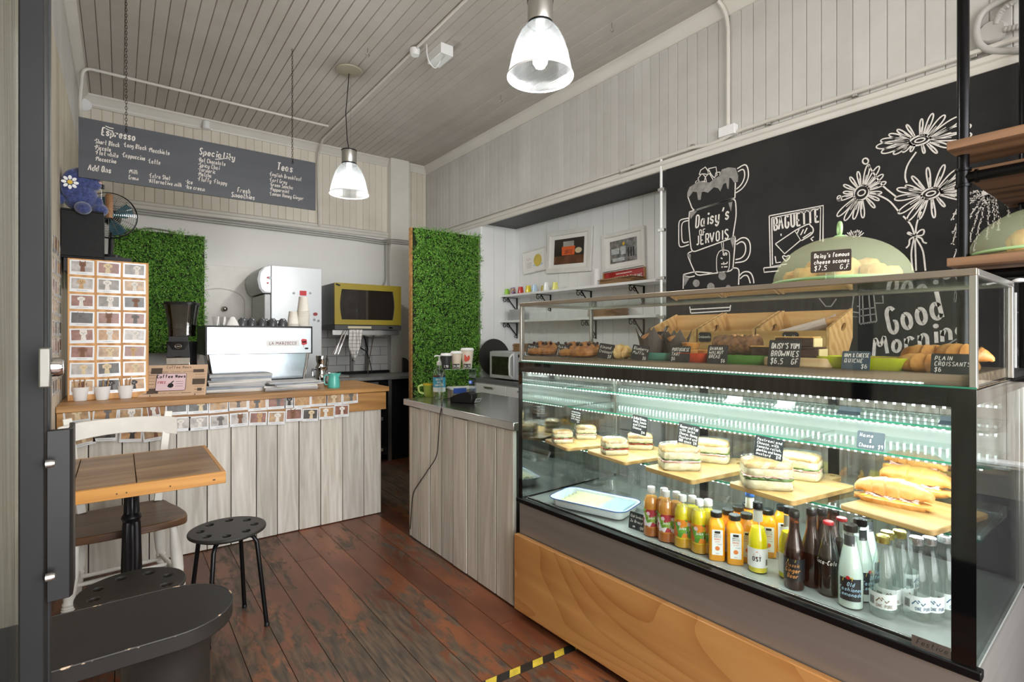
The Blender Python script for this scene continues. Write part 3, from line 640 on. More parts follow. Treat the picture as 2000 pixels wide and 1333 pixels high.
# ------------------------------------------------------------------ pendant lamps
m, nt, b = nodes('prismatic_shade'); v = coords(nt); nt.nodes.remove(b)
o_ = nt.nodes['Material Output']; sx = N(nt, 'ShaderNodeSeparateXYZ'); nt.links.new(v, sx.inputs[0])
at2 = N(nt, 'ShaderNodeMath', operation='ARCTAN2'); nt.links.new(sx.outputs[0], at2.inputs[0]); nt.links.new(sx.outputs[1], at2.inputs[1])
ml = N(nt, 'ShaderNodeMath', operation='MULTIPLY'); ml.inputs[1].default_value = 90; nt.links.new(at2.outputs[0], ml.inputs[0])
sn = N(nt, 'ShaderNodeMath', operation='SINE'); nt.links.new(ml.outputs[0], sn.inputs[0])
bp = N(nt, 'ShaderNodeBump', i_Strength=.7, i_Distance=.002); nt.links.new(sn.outputs[0], bp.inputs['Height'])
tr = N(nt, 'ShaderNodeBsdfTransparent'); tr.inputs[0].default_value = (.93, .96, .97, 1); gl = N(nt, 'ShaderNodeBsdfGlossy', i_Roughness=.08)
tl = N(nt, 'ShaderNodeBsdfTranslucent'); tl.inputs[0].default_value = (.9, .93, .95, 1); nt.links.new(bp.outputs[0], gl.inputs['Normal']); nt.links.new(bp.outputs[0], tl.inputs['Normal'])
m1 = N(nt, 'ShaderNodeMixShader'); m1.inputs[0].default_value = .05; nt.links.new(tr.outputs[0], m1.inputs[1]); nt.links.new(tl.outputs[0], m1.inputs[2])
m2 = N(nt, 'ShaderNodeMixShader'); fr = N(nt, 'ShaderNodeLayerWeight', i_Blend=.2); nt.links.new(bp.outputs[0], fr.inputs['Normal']); nt.links.new(fr.outputs['Facing'], m2.inputs[0])
nt.links.new(m1.outputs[0], m2.inputs[1]); nt.links.new(gl.outputs[0], m2.inputs[2]); nt.links.new(m2.outputs[0], o_.inputs[0]); M_shade = m
M_bulb = mat('lamp_glow', '#ffffff', .5, emit=7.0, var=0)
def pendant(x, y, zr, label):
    t = thing('pendant_lamp', label, 'lamp', (x, y, zr), 0, 'bell pendant lamps')
    outer = [(.048, .232), (.062, .222), (.085, .195), (.108, .15), (.125, .095), (.136, .04), (.143, .008), (.146, 0)]
    inner = [(r - .004, z) for r, z in outer[::-1]]
    mb = MB(); mb.lathe(outer + inner, 48, closed=True); mb.build('lamp_shade', M_shade, t)
    mb = MB(); mb.lathe([(.1465, -.003), (.1485, 0), (.1465, .004), (.1425, .002)], 48, closed=True); mb.build('shade_rim', M_white, t)
    mb = MB(); mb.lathe([(0, .345), (.03, .345), (.055, .338), (.056, .33), (.056, .245), (.052, .238), (.05, .232), (0, .232)], 36); mb.build('gear_housing', M_alu, t)
    mb = MB(); mb.lathe([(.0565, .33), (.0585, .33), (.0585, .337), (.0565, .337)], 36, closed=True); mb.lathe([(.0525, .228), (.056, .228), (.056, .236), (.0525, .236)], 36, closed=True); mb.build('trim_ring', M_bkpl, t)
    mb = MB(); mb.lathe([(0, .04), (.02, .042), (.032, .06), (.036, .1), (.03, .15), (.02, .19), (.018, .23), (0, .23)], 24); mb.build('bulb', M_bulb, t)
    h = ZC - zr
    mb = MB(); mb.tube([(0, 0, .345), (-.012, .01, .42), (-.022, .012, .36 + (h - .36) * .45), (-.006, 0, h - .1), (0, 0, h - .01)], .0035, 6); mb.build('cord', M_bkpl, t)
    mb = MB(); mb.tube([(.012, 0, .345), (.012, 0, h - .01)], .001, 5); mb.build('suspension_wire', mat('steel_wire', '#8c8a86', .4, .8), t)
    mb = MB(); mb.lathe([(0, h), (.095, h), (.1, h - .004), (.095, h - .012), (.04, h - .026), (0, h - .03)], 40); mb.build('ceiling_rose', mat('rose_beige', '#b8b09c', .45), t)
    l = bpy.data.lights.new('pendant_bulb', 'POINT'); l.energy = 20; l.shadow_soft_size = .05; l.color = (1, .98, .95)
    lo = bpy.data.objects.new('bulb_light', l); COL.objects.link(lo); lo.parent = t; lo.location = (0, 0, .015)
    return t
pendant(1.484, 1.762, 2.468, 'large glowing bell pendant lamp hanging over the display case')
pendant(1.415, 3.97, 2.42, 'glowing bell pendant lamp on a long cord beside the menu board')
# ================================================================== hanging menu board
M_menu = mat('slate_board', '#484b52', .5, var=.12, sc=3, aniso=(.5, 1, 4))
mY = 3.92; x0, x1, z0, z1 = -.192, 1.146, 2.243, 2.592
mn = thing('menu_board', 'long grey chalk menu board hanging on two chains over the counter', 'menu board', (0, mY, 0))
mb = MB(); mb.box(x0, -.006, z0, x1, .006, z1); mb.build('board', M_menu, mn)
Mx = Matrix(((1, 0, 0, 0), (0, 0, -1, -.0075), (0, 1, 0, 0), (0, 0, 0, 1)))
TXT = [('Espresso', 197, 263, 26, 1), ('*Short Black', 183, 279, 13, 0), ('*Long Black', 240, 286, 13, 0), ('*Macchiato', 289, 296, 13, 0), ('*Piccolo', 183, 291, 13, 0), ('*Flat white', 185, 301, 13, 0), ('*Cappuccino', 237, 306, 13, 0),
       ('*Latte', 288, 318, 13, 0), ('*Macaccino', 185, 313, 13, 0), ('Add Ons', 172, 332, 20, 1), ('*Milk', 250, 338, 12, 0), ('Cream', 251, 350, 12, 0), ('*Extra Shot', 290, 346, 12, 0), ('*Alternative milk', 289, 356, 12, 0),
       ('*Ice', 361, 358, 12, 0), ('*Ice cream', 361, 368, 12, 0), ('Speciality', 388, 301, 22, 1), ('*Hot Chocolate', 386, 315, 12, 0), ('*Spicy Chai', 386, 325, 12, 0), ('*Turmeric', 386, 334, 12, 0), ('*Matcha', 386, 343, 12, 0),
       ('*Fluffy *Flappy', 385, 353, 12, 0), ('Fresh', 463, 375, 16, 1), ('Smoothies', 451, 384, 16, 1), ('Teas', 541, 331, 24, 1), ('*English Breakfast', 525, 343, 11, 0), ('*Earl Grey', 525, 354, 11, 0), ('*Green Sencha', 526, 363, 11, 0),
       ('*Peppermint', 526, 372, 11, 0), ('*Lemon Honey Ginger', 525, 381, 11, 0)]
mb = MB()
for s_, a, b2, h, big_ in TXT:
    p = at(a, b2, Y=mY - .0075); dep = (p - CAM).dot(DV); sz = h * .72 * dep / F
    sz *= .8 if big_ else .95; q = at(a + len(s_) * h * .325, b2, Y=mY - .0075); write(mb, s_, sz, Mx, wd=sz * (.15 if big_ else .13), slant=.2, jit=.02, cond=(q.x - p.x) / (sum(adv(c) for c in s_) * sz / 7), x=p.x, y=p.z)
for (a, b2), (c, d2) in (((206, 247), (222, 252)), ((207, 252), (221, 257)), ((420, 312), (452, 308))):
    p, q = at(a, b2, Y=mY), at(c, d2, Y=mY); mb.ribbon([(p.x, p.z), ((p.x + q.x) / 2, (p.z + q.z) / 2 - .003), (q.x, q.z)], .005, Mx)
mb.build('chalk_lettering', M_chalk, mn)
for cx_ in (.03, .985):
    mb = MB(); z = z1 - .03; k = 0
    while z < ZC:
        Mk = Matrix.Translation((cx_, -.009 if z < z1 else 0, z)) @ Matrix.Rotation(R(90 * (k % 2)), 4, 'Z')
        mb.tube([Mk @ Vector((.005 * math.cos(R(a)), 0, .011 * math.sin(R(a)))) for a in range(0, 360, 45)], .0016, 4, closed=True); z += .0175; k += 1
    mb.build('chain', mat('chain_brown', '#3c362f', .5, .6), mn)
# ================================================================== refrigerated display case
LC, DC, HT = 1.64, .71, 1.20
case = thing('display_case', 'long black framed refrigerated glass display case full of food and drinks', 'display case', (CO.x, CO.y, 0), CRZ)
G_cl = glass('case_glass', '#fbfdfc', refl=.8, base=.04)
G_side = glass('case_side_glass', '#f0f6f4', refl=1.0, base=.35)
G_shelf = glass('shelf_glass', '#f4fbf8', refl=.7, base=.05)
M_gedge = mat('green_glass_edge', '#2f7d62', .15, var=.1, spec=.8)
M_kick = wood('varnished_pine_panel', '#a86f3a', '#dba868', 'y', .33, grain=.42, island=0, coat=.3, rings=24)
M_brsteel = mat('brushed_brown_steel', '#a5a19d', .42, .75, var=.08, sc=2, aniso=(1, .6, 12))
M_blackgl = mat('gloss_black', '#08080a', .06, var=0, coat=.6)
def cb(x0, a0, z0, x1, a1, z1, mb=None): mb = mb or MB(); return mb.box(x0, -a1, z0, x1, -a0, z1)
cb(-.03, -.005, .035, -.004, 1.75, .388).build('kick_panel', M_kick, case, bev=.003)
cb(0, 0, .05, .68, LC, .534).build('base_cabinet', M_brsteel, case)
cb(.03, .03, 0, .62, LC - .03, .05).build('plinth', M_black, case)
cb(-.014, -.012, .534, .015, LC + .01, .556).build('lower_frame', M_bkmet, case, bev=.003)
cb(.01, .004, .535, DC, LC - .004, .546).build('deck', mat('deck_grey_tile', '#8f938f', .3, .2, var=.1, sc=6), case)
r_ = cb(.022, .03, .546, .05, LC - .03, .552); cb(.022, .03, .552, .028, LC - .03, .562, r_); r_.build('deck_rail', M_steel, case, bev=.001)
cb(-.004, .0, .556, .002, LC, HT - .004).build('front_glass', G_cl, case, smooth=False)
mb = MB(); cb(-.0065, 0, .5565, -.0045, .026, 1.197, mb); cb(-.0065, LC - .045, .5565, -.0045, LC, 1.197, mb); cb(-.0065, .026, 1.153, -.0045, LC - .045, 1.197, mb); mb.build('black_glass_border', M_blackgl, case)
cb(.0, .004, .556, DC, .009, 1.16).build('side_glass', G_side, case, smooth=False)
cb(.0, LC - .006, .556, DC, LC, 1.19).build('side_glass', glass('right_side_glass', '#f0f2f2', refl=1.0, base=.10), case, smooth=False)
for a0 in (.0, LC - .02):
    mb = MB(); cb(DC - .03, a0, .546, DC, a0 + .02, 1.17, mb); mb.build('rear_post', M_alu, case, bev=.002)
for a0 in (.52, 1.08): cb(DC - .02, a0, .546, DC, a0 + .035, 1.17).build('door_post', M_bkmet, case, bev=.002)
cb(DC - .012, .02, .56, DC - .008, LC - .02, 1.16).build('rear_door_glass', glass('rear_glass', '#f6faf9', refl=.8, base=.12), case, smooth=False)
cb(.668, .03, .895, .672, LC - .03, 1.05).build('rear_air_panel', mat('perforated_white', '#dfe8e6', .3, var=.03), case)
mb = MB(); cb(.0, 0, 1.16, DC + .09, LC, 1.197, mb); mb.build('case_top', M_blackgl, case, bev=.002)
# LED strips: bright points along a white rail
def led_mat(name, pitch, duty, e):
    m, nt, b = nodes(name); sx = N(nt, 'ShaderNodeSeparateXYZ'); nt.links.new(coords(nt), sx.inputs[0])
    ml = N(nt, 'ShaderNodeMath', operation='MULTIPLY'); ml.inputs[1].default_value = 1 / pitch; nt.links.new(sx.outputs[1], ml.inputs[0])
    fr = N(nt, 'ShaderNodeMath', operation='FRACT'); nt.links.new(ml.outputs[0], fr.inputs[0])
    lt = N(nt, 'ShaderNodeMath', operation='LESS_THAN'); lt.inputs[1].default_value = duty; nt.links.new(fr.outputs[0], lt.inputs[0])
    es = N(nt, 'ShaderNodeMath', operation='MULTIPLY'); es.inputs[1].default_value = e; nt.links.new(lt.outputs[0], es.inputs[0])
    nt.links.new(es.outputs[0], b.inputs['Emission Strength']); b.inputs['Emission Color'].default_value = (.86, 1, .97, 1); b.inputs['Base Color'].default_value = (.7, .75, .75, 1); return m
M_led = led_mat('led_points', .02, .33, 5.0)
def shelf(z, s0, s1, a0=.02, a1=LC - .02, leds=True, led_s=None):
    sh = cb(s0, a0, z - .006, s1, a1, z).build('glass_shelf', G_shelf, case, smooth=False)
    cb(s0 - .0012, a0, z - .006, s0, a1, z).build('green_edge', M_gedge, sh, smooth=False)
    for a in (a0 + .01, (a0 + a1) / 2 - .18, (a0 + a1) / 2 + .3, a1 - .015):
        mb = MB(); mb.prism([(s1 + .02, z - .04), (s1 + .02, z - .006), (s0 + .03, z - .006), (s0 + .03, z - .012)], -.003, .003, Matrix(((1, 0, 0, 0), (0, 0, 1, -a), (0, 1, 0, 0), (0, 0, 0, 1)))); mb.build('shelf_bracket', M_alu, sh)
    if leds: cb(s0 + .012, a0 + .02, z - .013, s0 + .019, a1 - .02, z - .0075).build('led_strip', M_led, sh)
    return sh
shelf(.80, .18, .60); shelf(.965, .30, .62); shelf(1.062, .30, .62)
for s_, z_ in ((.02, 1.145), (.60, 1.135), (.66, 1.09), (.66, 1.00), (.66, .93)): cb(s_, .05, z_, s_ + .008, LC - .05, z_ + .008).build('led_strip', M_led, case)
def case_light(s_, z_, w_, sy, tilt=0):
    l = bpy.data.lights.new('case_led', 'AREA'); l.shape = 'RECTANGLE'; l.size = sy; l.size_y = 1.5; l.energy = w_; l.color = (.86, 1, .97)
    o = bpy.data.objects.new('case_led_light', l); COL.objects.link(o); o.parent = case; o.location = (s_, -LC / 2, z_); o.rotation_euler = (0, tilt, 0)
case_light(.05, 1.14, 8.0, .03, R(-20)); case_light(.34, .945, 3.5, .02); case_light(.34, 1.045, 2.0, .02); case_light(.24, .785, 3.0, .02)
# ---- upper glass display with aluminium edges
ud = thing('glass_cabinet', 'aluminium edged glass cabinet with pastries on top of the display case', 'display cabinet', (CO.x, CO.y, 0), CRZ)
DU, ZT = .50, 1.477
M_ab = mat('anodised_frame', '#a79d91', .35, .8, var=.05)
mb = MB(); cb(-.002, .0, ZT - .016, .02, LC, ZT, mb); mb.build('top_rail', M_ab, ud, bev=.0015)
cb(DU - .02, .0, ZT - .016, DU, LC, ZT).build('top_rail', M_alu, ud, bev=.0015)
for a0, mm in ((0, M_alu), (LC - .014, M_alu)):
    cb(.02, a0, ZT - .016, DU - .02, a0 + .014, ZT).build('side_rail', mm, ud, bev=.0015)
    for s0 in (-.002, DU - .02): cb(s0, a0, 1.199, s0 + .02, a0 + .014, ZT - .016).build('corner_post', mm, ud, bev=.0015)
cb(.004, .014, 1.20, .008, LC - .014, ZT - .016).build('front_glass', G_cl, ud, smooth=False)
cb(.02, .014, ZT - .010, DU - .02, LC - .014, ZT - .004).build('top_glass', glass('top_glass', '#f2faf5', refl=.8, base=.08), ud, smooth=False)
for a0 in (.004, LC - .010): cb(.02, a0, 1.20, DU - .02, a0 + .005, ZT - .016).build('side_glass', G_cl, ud, smooth=False)
cb(-.003, 0, 1.1975, .0, LC, 1.202).build('green_edge', M_gedge, ud)
cb(.001, .02, 1.203, .009, LC - .1, 1.207).build('led_strip', led_mat('dim_led_points', .012, .4, 1.2), ud)
M_deck = wood('grey_weathered_deck', '#5d4c3c', '#94806a', 'y', .6, knots=.4, island=.25)
for s0 in (.012, .135, .258, .381): cb(s0, .015, 1.2, s0 + .119, LC - .015, 1.228).build('deck_board', M_deck, ud, bev=.002)
ZD = 1.228
cb(DU + .005, 0.0, 1.1975, DC + .09, LC, 1.215).build('rear_ledge', M_bkpl, ud)
# ------------------------------------------------------------------ food helpers
M_card = mat('black_price_card', '#242628', .5, var=.08)
M_cardb = mat('slate_price_card', '#46525c', .5, var=.08)
M_acr = glass('clear_acrylic', '#eef3f2', refl=.8, base=.10)
def price_card(p, w_, h_, lines, label, yaw=None, tilt=-12, m=M_card, sz=.16, group='handwritten price cards', lean=0.0, roll=0.0, al='l', stand=True):
    """card whose bottom middle stands at p, facing the customer"""
    yaw = (CRZ + R(-90)) if yaw is None else yaw
    t = thing('price_card', label, 'price card', p, 0, group, rot=(R(tilt), R(roll), yaw + lean))
    P = rrect(-w_ / 2, 0, w_ / 2, h_, .004, 2)
    Mx = Matrix(((1, 0, 0, 0), (0, 0, -1, 0), (0, 1, 0, 0), (0, 0, 0, 1)))
    mb = MB(); mb.prism(P, -.0008, .0008, Mx); mb.build('card', m, t)
    if stand:
        mb = MB(); mb.cbox((0, .012, .002), (w_ * .5, .024, .0015)); mb.cbox((0, .001, .01), (w_ * .5, .0015, .02)); mb.build('card_holder', M_acr, t, smooth=False)
    Mt = Mx.copy(); Mt.translation = (0, -.0013, 0)
    mb = MB(); n = len(lines); s_ = h_ * sz
    for i, l in enumerate(lines):
        y = h_ * .93 - (i + 1) * h_ * .86 / n + (h_ * .86 / n - s_) * .4
        right = l.startswith('>'); l = l.lstrip('>'); wd_t = sum(adv(c) for c in l) * s_ / 7
        k = min(1.0, w_ * .88 / max(wd_t, 1e-6))
        write(mb, l, s_, Mt, wd=s_ * .15, slant=.15, jit=.04, cond=k, align='r' if right else 'l', x=w_ * .42 if right else -w_ * .42, y=y)
    mb.build('chalk_lettering', M_chalk, t); return t
M_past = []
def pastry(name, c1, c2, sc=18, bmp=.5, rough=.45):
    if name in MATS: return MATS[name]
    m, nt, b = nodes(name); v = coords(nt, (1, 1, 1)); a = N(nt, 'ShaderNodeTexNoise', i_Scale=sc, i_Detail=8.0, i_Roughness=.65); nt.links.new(v, a.inputs[0])
    r = ramp(nt, [(.32, lin(c1)), (.68, lin(c2))]); nt.links.new(a.outputs[0], r.inputs[0]); nt.links.new(r.outputs[0], b.inputs['Base Color'])
    b.inputs['Roughness'].default_value = rough; b.inputs['Subsurface Weight'].default_value = 0.0
    bump(nt, b, a.outputs[0], bmp, .006); MATS[name] = m; return m
M_crois = pastry('croissant_crust', '#b5702f', '#e3ad63', 14); M_danish = pastry('danish_crust', '#7f431b', '#cc8d4c', 26, .6)
M_crumb = pastry('bread_crumb', '#c3b28a', '#e3d6b6', 40, .5); M_crust = pastry('bread_crust', '#86602f', '#c9a672', 22, .5)
M_scone = pastry('cheese_scone', '#c98a3a', '#efcf85', 20, .9, .6); M_choc = pastry('chocolate_cake', '#2b1a12', '#5a3a28', 40, .6, .7)
M_loaf = pastry('nut_loaf', '#4a2c1a', '#a3714a', 60, .9, .7); M_muf = pastry('muffin_top', '#a55a22', '#dd9850', 30, .7)
M_ham = mat('ham_pink', '#d9a9a0', .4, var=.1, sc=60); M_cheese = mat('cheese_yellow', '#e8c651', .35, var=.05); M_green = mat('salad_green', '#4f6b2a', .5, var=.3, sc=60)
M_salami = mat('tomato_red', '#a03b2b', .4, var=.25, sc=80); M_film = glass('cling_film', '#f6f8f8', refl=.8, base=.05, rough=.12)
def lumpy(mb, prof_pts, seg=12, ridge=0.0, ridges=7, squash=.8, wob=.0):
    """tapering roll along a bent centre line: prof_pts = [(pos, radius)]"""
    rings = []; m = len(prof_pts); L_ = 0
    for i, (p, r) in enumerate(prof_pts):
        p = Vector(p); t = (Vector(prof_pts[min(i + 1, m - 1)][0]) - Vector(prof_pts[max(i - 1, 0)][0])).normalized()
        u = t.cross(UP).normalized(); v = u.cross(t)
        k = 1 + ridge * (((i * ridges / m) % 1) - .5)
        rings.append([mb.bm.verts.new(p + (u * math.cos(a) + v * math.sin(a) * squash) * r * k * (1 + random.uniform(-wob, wob))) for a in [2 * math.pi * j / seg for j in range(seg)]])
    for a, b_ in zip(rings, rings[1:]):
        for j in range(seg): mb.bm.faces.new([a[j], a[(j + 1) % seg], b_[(j + 1) % seg], b_[j]])
    mb.bm.faces.new(rings[0][::-1]); mb.bm.faces.new(rings[-1]); return mb
def croissant(mb, L_=.15, r=.033, bend=.03, z=None, seg=14, n=36, ridges=7, ridge=.22):
    z = r * .8 if z is None else z
    P = []
    for i in range(n + 1):
        u = -1 + 2 * i / n; rr = r * (1 - abs(u) ** 2.2) ** .6 + .004
        P.append(((u * L_ / 2, -bend * (u * u), min(z, rr * .8 + .001)), rr))
    return lumpy(mb, P, seg, ridge, ridges, .8, .02)
# ------------------------------------------------------------------ pastries and their cards
def on_deck(px, s_): p = at(px, 690, s=s_); return Vector((p.x, p.y, ZD))
def a_of(px, s_): return to_cs(at(px, 690, s=s_))[1]
cards = [(1037, ['Pain Aux', 'Raisins', '$7'], .075, .055, 0), (1096, ['Pain Au', 'Chocolat', '$7'], .075, .057, 0), (1180, ['Almond', 'Croissant', '>$8'], .08, .062, 0), (1247, ['Blueberry', 'Muffin', '>$6'], .078, .058, 0),
         (1326, ['PORTUGUESE', 'TART', '$6'], .08, .058, 0), (1399, ['BANANA', 'WALNUT', 'BREAD', '>$6'], .072, .063, 0), (1529, ["DAISY'S YUM", 'BROWNIES', '$6.5   GF'], .094, .082, 0),
         (1670, ['HAM & CHEESE', 'QUICHE', '>$6'], .068, .052, 1), (1857, ['PLAIN', 'CROISSANTS', '$6'], .079, .05, 0)]
what = ['beside the raisin rolls at the far end of the cabinet', 'between the two raisin pastries', 'by the almond croissant', 'in front of the blueberry muffins', 'in front of the small custard tarts', 'in front of the banana bread', 'largest, in front of the brownies', 'slate blue, leaning on the lime green dish', 'beside the golden croissants']
for i, (px, ln, w_, h_, bl) in enumerate(cards):
    price_card(on_deck(px, .035), w_, h_, ln, 'black chalk price card ' + what[i] if not bl else 'slate blue chalk price card leaning on the lime green dish', sz=.20 if len(ln) < 4 else .17, m=M_cardb if bl else M_card, roll=0 if i > 3 else 6)
def add_food(name, label, cat, px, s_, group=None, dz=0, rz=0.0):
    p = on_deck(px, s_); return thing(name, label, cat, (p.x, p.y, ZD + dz), CRZ + rz, group)
def wooden_base(t, w_, d2, h_=.008, m=None, name='paper_liner'):
    MB().box(-d2 / 2, -w_ / 2, 0, d2 / 2, w_ / 2, h_).build(name, m or mat('kraft_paper', '#c9a877', .6), t)
spec = [(1058, .09, 'plain looking raisin pastry nearest the far corner post', R(80), .055), (1078, .10, 'raisin pastry behind the second price card', R(60), .05), (1120, .085, 'dark glazed raisin pastry with plump fruit on top', R(95), .05), (1145, .085, 'raisin pastry touching the almond croissant card', R(80), .058), (1155, .2, 'raisin pastry tucked behind the others by the rear post', R(30), .05)]
for px, s_, lb, rz, r in spec:
    t = add_food('raisin_pastry', lb, 'pastry', px, s_, 'raisin pastries in the glass cabinet', rz=rz); mb = MB()
    P = []
    for i in range(60):
        a = i * .26; rr = r * (1 - i / 75); P.append(((rr * math.cos(a), rr * math.sin(a) * .8, .012 + .03 * i / 60), .0125))
    lumpy(mb, P, 8, .15, 11, 1.0); mb.ball((0, 0, .02), r * .9, (1, .85, .4)); mb.build('dough', M_danish, t)
    for k in range(7):
        mb = MB(); a = k * .9; mb.ball((r * .62 * math.cos(a), r * .5 * math.sin(a), .042 + .004 * (k % 2)), .007, (1.2, .8, .8), 8); mb.build('raisin', mat('raisin_dark', '#2a1512', .4, var=.2), t)
    t.scale = (1.2, 1.2, 1.3)
t = add_food('almond_croissant', 'pale almond croissant dusted with flakes beside the muffins', 'croissant', 1212, .08, rz=R(85)); mb = MB(); croissant(mb, .1, .034, .015, ridges=4); mb.build('dough', pastry('almond_crust', '#b5823c', '#efd093', 24), t)
mb = MB()
for k in range(24):
    a, b2 = random.uniform(-.035, .035), random.uniform(-.018, .018); mb.cbox((a, b2, .054 - abs(a) * .35 - abs(b2) * .4), (.009, .006, .001), (random.uniform(-.4, .4), random.uniform(-.4, .4), random.uniform(0, 3)))
mb.build('almond_flakes', mat('almond_flake', '#ecd9ae', .5), t)
M_wrap = mat('brown_muffin_paper', '#4c403a', .7, var=.12, sc=25)
def dish(name, label, px, s_, w_, d2, h_, c, dz=0, rz=0, round_=False):
    t = add_food(name, label, 'plate', px, s_, rz=rz); m = mat('glaze_' + c.strip('#'), c, .15, var=.04, coat=.5); mb = MB()
    o_, i_ = rrect(-d2 / 2, -w_ / 2, d2 / 2, w_ / 2, .03, 5), rrect(-d2 / 2 + .012, -w_ / 2 + .012, d2 / 2 - .012, w_ / 2 - .012, .022, 5)
    def ring(P, z, k): return [mb.bm.verts.new((p[0] * k, p[1] * k, z)) for p in P]
    R_ = [ring(o_, 0, .8), ring(o_, h_ * .5, .93), ring(o_, h_, 1.0), ring(i_, h_, 1.0), ring(i_, .006, .86)]
    mb.bm.faces.new(R_[0][::-1]); mb.bm.faces.new(R_[-1])
    for a, b_ in zip(R_, R_[1:]):
        for j in range(len(a)): mb.bm.faces.new([a[j], a[(j + 1) % len(a)], b_[(j + 1) % len(a)], b_[j]])
    mb.build('bowl', m, t); return t
dish('plate', 'teal glazed dish holding the blueberry muffins', 1287, .13, .19, .15, .03, '#5fa394')
dish('plate', 'orange red glazed dish holding the custard tarts', 1362, .11, .14, .14, .033, '#c9482a')
dish('plate', 'long leaf green dish under the banana bread', 1458, .13, .22, .15, .03, '#5c9440')
dish('plate', 'lime green oval dish holding the quiches', 1693, .13, .23, .15, .034, '#b9c22e')
tbd = add_food('serving_board', 'thick pale wooden board under the brownies and cake slices', 'board', 1570, .12); mb = MB(); mb.prism(rrect(-.07, -.1, .07, .1, .03, 5), 0, .028); mb.build('board', wood('pale_board', '#c7a273', '#e3c99c', 'y', .5), tbd, bev=.004)
def muffin(px, s_, label, k=1.0):
    t = add_food('muffin', label, 'muffin', px, s_, 'blueberry muffins in brown paper', dz=.008); mb = MB(); n = 16; r0, r1, h_ = .03 * k, .04 * k, .055 * k
    b_ = [mb.bm.verts.new((r0 * math.cos(2 * math.pi * i / n), r0 * math.sin(2 * math.pi * i / n), 0)) for i in range(n)]
    c_ = [mb.bm.verts.new((r1 * math.cos(2 * math.pi * i / n), r1 * math.sin(2 * math.pi * i / n), h_)) for i in range(n)]
    d_ = []
    for i in range(n):
        pk = [.0, .35, 1.0, .35][i % 4]; rr = r1 * (1.05 + .28 * pk); d_.append(mb.bm.verts.new((rr * math.cos(2 * math.pi * i / n), rr * math.sin(2 * math.pi * i / n), h_ + .045 * pk * k + .005)))
    for A, B in ((b_, c_), (c_, d_)):
        for i in range(n): mb.bm.faces.new([A[i], A[(i + 1) % n], B[(i + 1) % n], B[i]])
    mb.bm.faces.new(b_[::-1]); mb.build('paper_wrap', M_wrap, t, solid=.0012, smooth=False)
    mb = MB(); mb.ball((0, 0, h_ + .008), .036 * k, (1, 1, .6), 18, wob=.035); mb.build('muffin_top', M_muf, t)
muffin(1272, .12, 'large muffin in a tall folded brown paper nearest the rear post', 1.15); muffin(1322, .16, 'muffin in brown paper just behind the tart card', 1.05); muffin(1300, .2, 'muffin in brown paper half hidden behind the other two')
for px, s_, dz, lb in ((1352, .09, .02, 'custard tart resting low against the red dish rim'), (1372, .11, .02, 'custard tart beside the banana bread card'), (1350, .13, .045, 'custard tart on top of the pile in the red dish')):
    t = add_food('custard_tart', lb, 'tart', px, s_, 'custard tarts in the red dish', dz=dz); mb = MB(); mb.lathe([(0, 0), (.026, 0), (.034, .022), (.031, .024), (.029, .018), (0, .018)], 20); mb.build('pastry_case', M_crois, t)
    mb = MB(); mb.lathe([(0, .021), (.02, .021), (.029, .018)], 20); mb.build('custard', pastry('custard_top', '#c98a2e', '#f3d37e', 50), t)
t = add_food('banana_bread', 'dark nutty banana loaf with walnut crust on the green dish', 'loaf', 1440, .13, dz=.03); mb = MB()
lumpy(mb, [((0, -.075 + .15 * i / 14, .032), .036 * (1 if 0 < i < 14 else .9)) for i in range(15)], 14, 0, 1, .95, .05); mb.build('loaf', M_loaf, t)
mb = MB()
for k in range(16): mb.ball((random.uniform(-.03, .03), random.uniform(-.07, .07), .06 + random.uniform(0, .006)), .008, (1, .7, .6), 6)
mb.build('walnut_crumble', mat('walnut', '#b98a5a', .6, var=.3, sc=60), t)
for px, s_, z_, lb in ((1492, .12, .03, 'walnut topped slice standing beside the brownie card'), (1516, .14, .03, 'tall dark chocolate slice behind the brownie card'), (1585, .10, .028, 'chocolate brownie slice at the front of the pale board'), (1560, .16, .028, 'chocolate slice at the back of the pale board'), (1575, .11, .060, 'nut slice with pale sponge stacked on the brownies'), (1540, .15, .060, 'upper caramel nut slice behind the brownie card')):
    t = add_food('cake_slice', lb, 'cake', px, s_, 'brownies and slices', dz=z_); mb = MB(); mb.box(-.03, -.03, 0, .03, .03, .026); mb.build('sponge', M_choc, t, bev=.003)
    mb = MB(); mb.box(-.031, -.0305, .0265, .031, .0305, .031); mb.build('nut_topping', M_scone if 'nut' in lb or 'caramel' in lb else M_choc, t, bev=.002)
    if 'sponge' in lb or 'front' in lb: MB().box(-.03, -.0335, 0, .03, -.0306, .026).build('cake_card', mat('cake_card', '#d9c48f', .6), t)
for k, (px, s_, lb) in enumerate(((1705, .11, 'ham and cheese quiche slice nearest the slate blue card'), (1738, .12, 'ham and cheese quiche slice at the end of the lime dish'), (1722, .17, 'quiche slice at the back of the lime dish'))):
    t = add_food('quiche', lb, 'quiche', px, s_, 'quiche slices on the lime dish', dz=.012); mb = MB(); mb.prism([(-.035, -.03), (.035, -.03), (.035, .03), (-.035, .03)], 0, .02); mb.build('filling', M_scone, t, bev=.003)
    mb = MB(); mb.tube([(-.035, -.031, .012), (-.035, .031, .012), (.035, .031, .012), (.035, -.031, .012)], .0085, 8, closed=True); mb.build('crust', M_crois, t)
